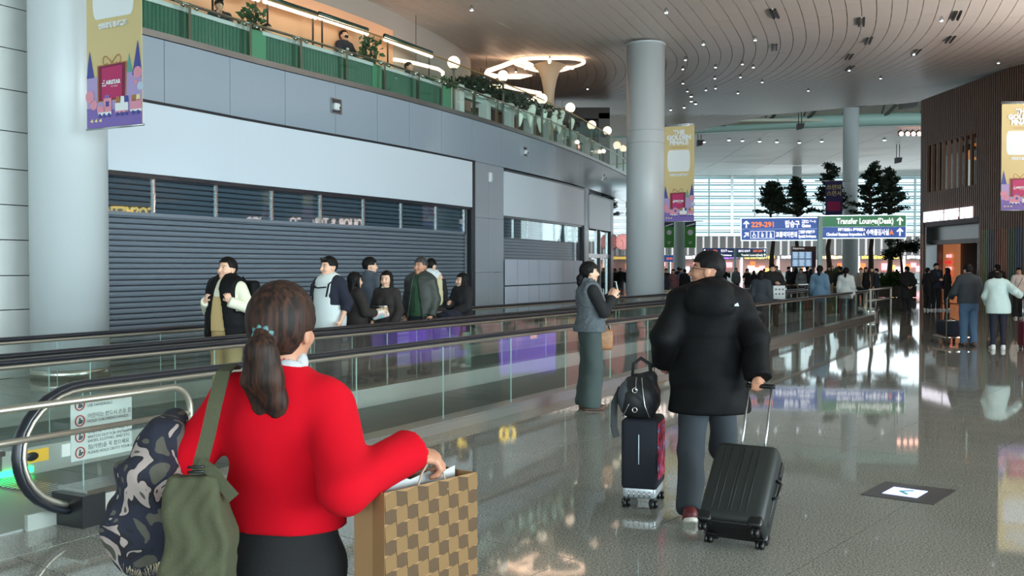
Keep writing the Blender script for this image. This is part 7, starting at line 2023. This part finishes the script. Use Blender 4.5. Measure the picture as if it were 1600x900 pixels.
def backpack(pw, heading, m, lab, w=.3, h=.42, d=.16, straps=True):
    rz = math.atan2(heading[1], heading[0]) - math.pi / 2; t = tag(empty('backpack', pw, rz), lab, 'backpack')
    MB().cbox((0, 0, 0), (w, d, h), .05).build('main_bag', m, t); MB().cbox((0, -d / 2 - .02, -h * .16), (w * .75, .06, h * .45), .022).build('front_pocket', m, t); MB().tube([(-.04, d * .3, h / 2), (0, d * .3, h / 2 + .04), (.04, d * .3, h / 2)], .009, n=6).build('grab_loop', m, t)
    if straps:
        for e in (1, -1): MB().tube([(e * w * .3, d / 2, h * .40), (e * w * .36, d / 2 + .11, h * .52), (e * w * .38, d / 2 + .26, h * .42), (e * w * .40, d / 2 + .28, h * .1)], .022, n=6, flat=(1, .4)).build('strap', m, t)
    return t
backpack(m6['W'](m6['up'](-.04, -.27, 1.22)), (-.55, -.83), fab('canvas_beige', rgb(196, 188, 150)), 'beige backpack on the man in the dark green jacket', w=.34)
backpack(vm['W'](vm['up'](-.05, -.30, 1.26)), (-.5, -.86), F_black2, 'black backpack on the man in the padded vest', w=.36)
m7 = person('tall dark haired person with a white hood, near the shutter end', far(674, 10.1), (.35, .94), 1.74, top=[dict(m=F_white, thick=.03, hem=1.2, name='white_hoodie', hood=1, sleeve=0), dict(m=F_black, thick=.05, hem=.80, name='black_jacket', zmax=1.36)], bottom=dict(m=F_black), shoes=BK, hair=dict(style='short', vol=.018), res=.015, hres=.008, seed=15)
w8 = person('woman with bobbed black hair in a black coat looking left at the shutter end', far(722, 8.5), (-.70, -.70), 1.47, hs=1.1, female=True, build=1.1, top=dict(m=F_black, thick=.05, hem=.66, name='black_coat'), bottom=dict(m=fab('trousers_pale_green', rgb(150, 176, 160)), wide=.03), shoes=WS_, hair=dict(style='bob', vol=.018, line=.06), head=(-.35, .03), arms={'R': ((.22, .10, 1.12), (.10, .24, 1.17)), 'L': ((-.22, .08, 1.1), (-.06, .26, 1.02))}, res=.015, hres=.007, seed=16)
hwp = w8['W'](w8['J']['L'])
t = tag(empty('folded_coat', hwp + Vector((0, -.04, -.06))), 'dark navy coat folded over the arm of the woman with bobbed hair', 'coat')
v, q = nets(lambda p: smin(s_ell(p, (0, 0, 0), (.22, .13, .13)), s_ell(p, (.08, 0, -.12), (.16, .12, .16)), .06) + .006 * np.sin(p @ np.array([40, 20, 20])), (-.3, -.2, -.32), (.32, .2, .2), .014); link('cloth', mesh_np('coatfold', v, q), F_navy, t)
MB().cbox((.18, -.10, .02), (.06, .03, .02), .006).build('button_tab', M_alu, t)

# ================================================================= right side of the hall
gm = person('man in a dark grey jacket and blue jeans pushing a luggage trolley', G(1513, 541), (.06, .998), 1.66, build=1.14, top=dict(m=F_char, thick=.032, hem=.90, name='jacket'), bottom=dict(m=F_jeans, thick=.018, wide=.016), shoes=dict(m=S_brown, sole=S_black), hair=dict(vol=.018), arms={'R': ((.27, .10, 1.14), (.24, .30, 1.04)), 'L': ((-.27, .10, 1.14), (-.24, .30, 1.04))}, lean=.12, res=.018, hres=.009, seed=20)
tp = gm['pos']
t = tag(empty('luggage_trolley', (tp.x, tp.y + .62, 0), 0), 'steel luggage trolley with a dark bag before the man in blue jeans', 'trolley')
for e in (1, -1):
    MB().tube([(e * .27, -.2, .06), (e * .27, -.22, .95), (e * .25, -.30, 1.03)], .016, n=7).build('upright', M_steel, t); MB().tube([(e * .25, -.2, .14), (e * .18, .65, .14)], .016, n=7).build('side_rail', M_steel, t)
    for y in (-.2, .6): MB().lathe([(.05, -.015), (.05, .015)], (e * .24, y, .05), M=Matrix.Rotation(math.pi / 2, 3, 'Y'), n=12).build('wheel', M_caseb, t)
MB().tube([(-.25, -.30, 1.03), (.25, -.30, 1.03)], .018, n=8).build('push_bar', M_caseb, t); MB().box((0, .2, .15), (.44, .8, .015)).build('deck', M_steel, t); MB().tube([(-.27, -.21, .5), (.27, -.21, .5)], .012, n=6).build('cross_bar', M_steel, t)
t2 = tag(empty('travel_bag', (tp.x, tp.y + .82, .16)), 'dark navy travel bag lying on the steel trolley', 'bag'); MB().cbox((0, 0, .17), (.44, .5, .32), .06).build('bag_body', F_navy, t2); MB().tube([(-.08, 0, .33), (0, 0, .38), (.08, 0, .33)], .01, n=6).build('grip', M_caseb, t2)
ww = person('woman in a pale mint fleece and dark leggings leaning on a red suitcase', G(1559, 546), (.30, .95), 1.58, female=True, build=1.12, top=dict(m=F_mint, thick=.05, hem=.76, name='fleece_jacket', fold=.008, sleeve_t=.034), bottom=dict(m=F_navy, thick=.004, wide=.002), shoes=WS_, hair=dict(style='bob', vol=.014), head=(0, -.75), lean=.20, arms={'R': (P(1586, 455, 19.5), P(1602, 467, 19.8)), 'L': ((-.22, .12, 1.13), (-.18, .26, 1.0))}, res=.018, hres=.009, seed=21)
q = G(1600, 545); t = tag(empty('rolling_suitcase', (q.x + .12, q.y, 0)), 'dark red suitcase with a raised handle at the right edge', 'suitcase')
M_wine = mat('wine_shell', rgb(96, 22, 40), .4)
MB().cbox((0, 0, .30), (.40, .26, .48), .03).build('shell', M_wine, t)
for e in (1, -1):
    MB().tube([(e * .07 - .08, 0, .5), (e * .07 - .08, 0, .98)], .011, n=7).build('handle_tube', M_alu, t)
    for y in (.08, -.08): wheel_unit(t, (e * .15, y, .032), .03)
MB().cbox((-.08, 0, .985), (.19, .03, .03), .01).build('pull_grip', M_caseb, t)

def someone(label, px, yt, Y, heading, m, mb_, female=False, feet=None, group=None, **k):
    """a more distant figure standing at depth Y with its head top at picture height yt"""
    base = P(px, 417, Y); pos = (base.x, Y, k.pop('z', 0.0)); H = P(px, yt, Y).z - pos[2]
    kw = dict(res=.03, hres=.018 if Y > 45 else .014, face=Y < 40); kw.update(k)
    tp_ = dict(m=m, thick=kw.pop('thick', .03), hem=kw.pop('hem', .80), name=kw.pop('tname', 'jacket'), sleeve=kw.pop('sleeve', 1.0), fold=.005)
    bt = dict(m=mb_, thick=.016, wide=kw.pop('wide', .012))
    if 'skirt' in kw: bt['skirt'] = kw.pop('skirt')
    return person(label, pos, heading, H, group, top=tp_, bottom=bt, shoes=kw.pop('shoes', BK), hair=kw.pop('hair', dict(style='long' if female else 'short', vol=.016)), female=female, **kw)
AW, TW_ = (.1, 1), (-.1, -1)
dj = someone('woman in a light blue denim jacket, dark hair tied, from behind on the walkway', 1281, 416, 27.6, (.45, .89), F_denimj, F_grey, True, thick=.05, hem=.68, res=.02, z=.013, hair=dict(style='tied', vol=.02, chains=[[((0, -.09, -.02), .04), ((0, -.12, -.10), .04), ((0, -.11, -.20), .03)]]))
wj = someone('woman in a white blouse with a long dark ponytail seen from behind on the walkway', 1322, 419, 29.2, (.45, .89), F_white, F_char, True, thick=.045, hem=.74, res=.02, z=.013, hair=dict(style='tied', vol=.02, chains=[[((0, -.09, .0), .035), ((0, -.13, -.08), .035), ((-.01, -.12, -.20), .03), ((-.02, -.11, -.30), .015)]]))
bc = someone('person in a long black coat with hands clasped behind standing by the shrubs', 1417, 417, 36, (-.2, .98), F_black, F_black, thick=.05, hem=.50, res=.02, arms={'R': ((.25, -.12, 1.13), (.05, -.22, .93)), 'L': ((-.25, -.12, 1.13), (-.05, -.22, .93))})
for (lab, px, yt, hd_, mm, fe, hr_) in (('left one of three people in black talking by the timber building doorway', 1450, 419, (.9, .3), F_black, True, dict(style='tied', vol=.016)), ('middle one of three people in black by the doorway, with a blue scarf', 1463, 412, (.2, -.95), F_navy, False, dict(style='short', vol=.016)), ('right one of three people in black by the doorway, long hair, from behind', 1480, 419, (-.6, .6), F_black, True, dict(style='long', vol=.018, len=.28))):
    o_ = someone(lab, px, yt, 37.4, hd_, mm, F_black, fe, hair=hr_, shoes=WS_, res=.022, arms={'R': ((.23, .08, 1.13), (.1, .24, 1.12))} if px < 1470 else None)
    if px == 1463: MB().tube([o_['up'](-.06, .12, 1.42), o_['up'](0, .15, 1.25), o_['up'](.06, .12, 1.42)], .02, n=6).build('blue_scarf', F_jeans, o_['root'])
someone('person in black standing beyond the woman in the mint fleece', 1558, 414, 33.5, AW, F_black, F_black, thick=.05, res=.022)
pwm = someone('woman in a cream sweater with tied hair walking near the right edge', 1592, 419, 31.5, TW_, fab('knit_pale_cream', rgb(222, 214, 204)), F_black, True, hair=dict(style='tied', vol=.012), shoes=WS_, res=.02, wide=.03)
MB().tube([pwm['up'](.12, .13, 1.0), pwm['up'](.0, .17, 1.25), pwm['up'](-.13, .06, 1.43)], .008, n=5).build('bag_strap', F_black, pwm['root'])
# middle distance
gc = someone('woman with long black hair in a charcoal coat seen from behind on the walkway', 1190, 424, 23.0, (.45, .89), F_char, F_char, True, thick=.055, hem=.55, res=.02, z=.013, hair=dict(style='long', vol=.02, len=.26))
bm_ = someone('stout man in a black coat facing the camera with a white carrier bag', 1207, 414, 27.0, TW_, F_black, F_black, thick=.06, res=.02, z=.013, build=1.1, arms={'L': ((-.27, .08, 1.14), (-.16, .26, 1.18))})
hwp = bm_['W'](bm_['J']['L']); t = tag(empty('carrier_bag', hwp), 'white carrier bag with grey dots held by the stout man in black', 'shopping bag')
MB().cbox((0, -.06, -.24), (.32, .09, .36), .012).build('bag_body', M_whitetop, t); MB().tube([(-.06, -.06, -.07), (-.04, -.05, .01), (.04, -.05, .01), (.06, -.06, -.07)], .006, n=6).build('handle', F_grey, t)
for i in range(3):
    for j in range(2): MB().prism(disc(.026, 0, 0, 10), (-.09 + .09 * i, -.108, -.16 - .12 * j), (1, 0, 0), (0, 0, 1), .004).build('printed_dot', F_grey, t)
desk = P(1038, 470, 33); t = tag(empty('information_counter', (desk.x, desk.y, 0)), 'small beige information counter beside the middle column', 'counter')
M_beige = mat('beige_laminate', rgb(176, 164, 138), .5)
MB().cbox((0, 0, .42), (.62, .5, .80), .02).build('cabinet', M_beige, t); MB().cbox((0, 0, .84), (.70, .58, .05), .015).build('counter_top', mat('beige_top', rgb(150, 140, 118), .5), t)
st_ = someone('staff member in a navy suit and white shirt leaning on the beige counter', 1034, 420, 34.0, (-.2, -.98), F_navy, F_navy, hem=.84, res=.02, arms={'R': ((.34, .08, 1.15), (.36, .2, .95))})
MB().prism([(-.05, .22), (.05, .22), (0, -.1)], tuple(st_['up'](0, .16, 1.28)), (1, 0, 0), (0, 0, 1), .02).build('white_shirt_front', F_white, st_['root'])
F_stripe = mat('striped_knit', rgb(120, 80, 84), .8, var=.5, vscale=40)
crowd = [
 (1041, 420, 46, TW_, F_black, F_black, 0, 'person in black half hidden behind the navy suited staff member'),
 (1052, 421, 42, TW_, F_stripe, F_grey, 1, 'woman with wavy hair in a striped wine and grey sweater'),
 (1060, 418, 50, AW, F_navy, F_black, 0, 'dark haired person behind the woman in the striped sweater'),
 (1064, 420, 48, (.8, -.5), F_denimj, F_navy, 0, 'person in a blue top right of the striped sweater'),
 (1070, 421, 44, AW, F_black, F_black, 0, 'person in black just left of the head of the man in the down jacket'),
 (1126, 422, 60, AW, F_black, F_black, 0, 'distant person in black just right of the down jacketed man'),
 (1131, 419, 56, AW, F_black, F_black, 0, 'distant person in black with raised arms'),
 (1150, 419, 54, TW_, F_grey, F_char, 1, 'woman with long brown hair in a pale grey jacket'),
 (1168, 420, 50, (.5, -.8), F_black, F_char, 1, 'woman in black touching her hair'),
 (1178, 423, 52, AW, F_black, F_black, 1, 'person in black directly left of the charcoal coated woman'),
 (1194, 420, 62, AW, F_brownb, F_black, 0, 'distant person between the charcoal coat and the white carrier bag'),
 (1214, 416, 58, TW_, F_cream, F_khaki, 0, 'distant person in cream right of the stout man'),
 (1233, 417, 50, (.9, .2), F_black, F_black, 0, 'person in black raising an arm left of the flight screen'),
 (1243, 421, 46, AW, F_black, F_black, 1, 'woman in black carrying a bag below the flight screen'),
 (1252, 420, 45, TW_, F_grey, F_char, 1, 'woman in grey below the flight screen'),
 (1261, 417, 48, AW, F_black, F_black, 0, 'taller person in black below the flight screen'),
 (1267, 421, 47, (.7, .5), F_black, F_black, 1, 'person in black left of the denim jacket'),
 (1296, 416, 50, TW_, F_olive, F_khaki, 0, 'person in olive between the denim jacket and white blouse'),
 (1313, 417, 42, AW, F_black, F_black, 0, 'dark person partly hidden behind the white blouse'),
 (1345, 419, 44, (-.5, -.8), fab('cotton_ivory', rgb(206, 204, 190)), F_char, 0, 'person in an ivory top right of the white blouse'),
 (1353, 418, 43, TW_, F_black, F_black, 1, 'woman in a black sleeveless dress near the tall pale column'),
 (1362, 418, 45, TW_, F_brownb, F_black, 1, 'woman with brown hair behind the black dress'),
 (1369, 420, 43, (-.8, .4), F_char, F_black, 0, 'person in charcoal left of the long planter'),
 (1401, 421, 58, AW, F_navy, F_black, 0, 'distant person in navy beyond the long planter'),
]
for i, (px, yt, Y, hd_, mt, mb2, fe, lab) in enumerate(crowd):
    kw = {}
    if 'raised arms' in lab: kw['arms'] = {'R': ((.32, .05, 1.2), (.34, .15, 1.45)), 'L': ((-.32, .05, 1.2), (-.30, .15, 1.45))}
    if 'raising an arm' in lab or 'touching her hair' in lab: kw['arms'] = {'R': ((.30, .05, 1.3), (.16, .12, 1.58))}
    if 'sleeveless' in lab: kw['sleeve'] = 0; kw['thick'] = .02
    someone(lab, px, yt, Y, hd_, mt, mb2, bool(fe), group='distant crowd', seed=30 + i, **kw)
t = tag(empty('tote_bag', P(1239, 447, 45.6)), 'black tote bag hanging at the side of the woman in black below the flight screen', 'bag'); MB().cbox((0, 0, -.1), (.32, .14, .3), .03).build('bag_body', F_black, t); MB().tube([(-.1, 0, .05), (0, 0, .3), (.1, 0, .05)], .01, n=6).build('handle', F_black, t)

# ================================================================= people on the upper cafe floor
def upstairs(lab, px, yt, off, hd_, m, hair=None, **k):
    b_ = wpt(spo(px, -off), -off); zt_ = P(px, yt, b_.y).z; H = zt_ - (ZM - .05)
    return b_, H
b_, _ = upstairs('', 540, 48, 1.25, None, None); zt_ = P(540, 48, b_.y).z
H = 1.74
wm = person('waiter with a black face mask and dark shirt standing behind the green counter', (b_.x, b_.y, zt_ - H), (.75, -.66), H, top=dict(m=F_navy, thick=.02, hem=.85, name='dark_shirt'), bottom=dict(m=F_black), shoes=BK, hair=dict(vol=.016), head=(-.0, .25), arms={'R': ((.23, .10, 1.12), (.10, .30, 1.02)), 'L': ((-.23, .12, 1.12), (-.08, .34, 1.02))}, res=.02, hres=.009, seed=60)
mk = MB().ball(wm['Hh'](0, .072, -.05), (.055, .045, .045), 14, 8, M=Matrix(wm['hr'].tolist())); mk.build('face_mask', F_black, wm['root'])
MB().cbox(tuple(wm['up'](.04, .15, 1.26)), (.08, .012, .05), .004).build('shirt_print', M_whitetop, wm['root'])
for (lab, px, yt, off, hd_, mt, st) in (('seated guest in a black cap and dark shirt behind the longest green counter', 345, 0, 1.0, (.3, -.95), F_navy, 'cap'), ('guest resting a cheek on one hand behind the counter left of the waiter', 421, 38, .95, (.8, -.5), F_black, 'short'), ('guest with dark hair leaning low behind the shortest green counter', 641, 98, .95, (.9, -.3), F_black, 'short')):
    b_ = wpt(spo(px, -off), -off); zt_ = P(px, yt, b_.y).z
    ps = person(lab, (b_.x, b_.y, zt_ - 1.66), hd_, 1.66, top=dict(m=mt, thick=.02, hem=.95, name='dark_top'), bottom=dict(m=F_black), shoes=BK, hair=dict(vol=.016), arms={'R': ((.22, .16, 1.18), (.06, .14, 1.40)), 'L': ((-.22, .16, 1.18), (-.05, .26, 1.22))}, head=(.1, .2), res=.02, hres=.009, seed=61)
    if st == 'cap':
        mb = MB(); mb.ball(ps['Hh'](0, -.012, .05), (.092, .108, .085), 16, 8, M=Matrix(ps['hr'].tolist())); mb.ball(ps['Hh'](0, .12, .06), (.07, .07, .010), 12, 6, M=Matrix(ps['hr'].tolist())); mb.build('cap', F_black, ps['root'])
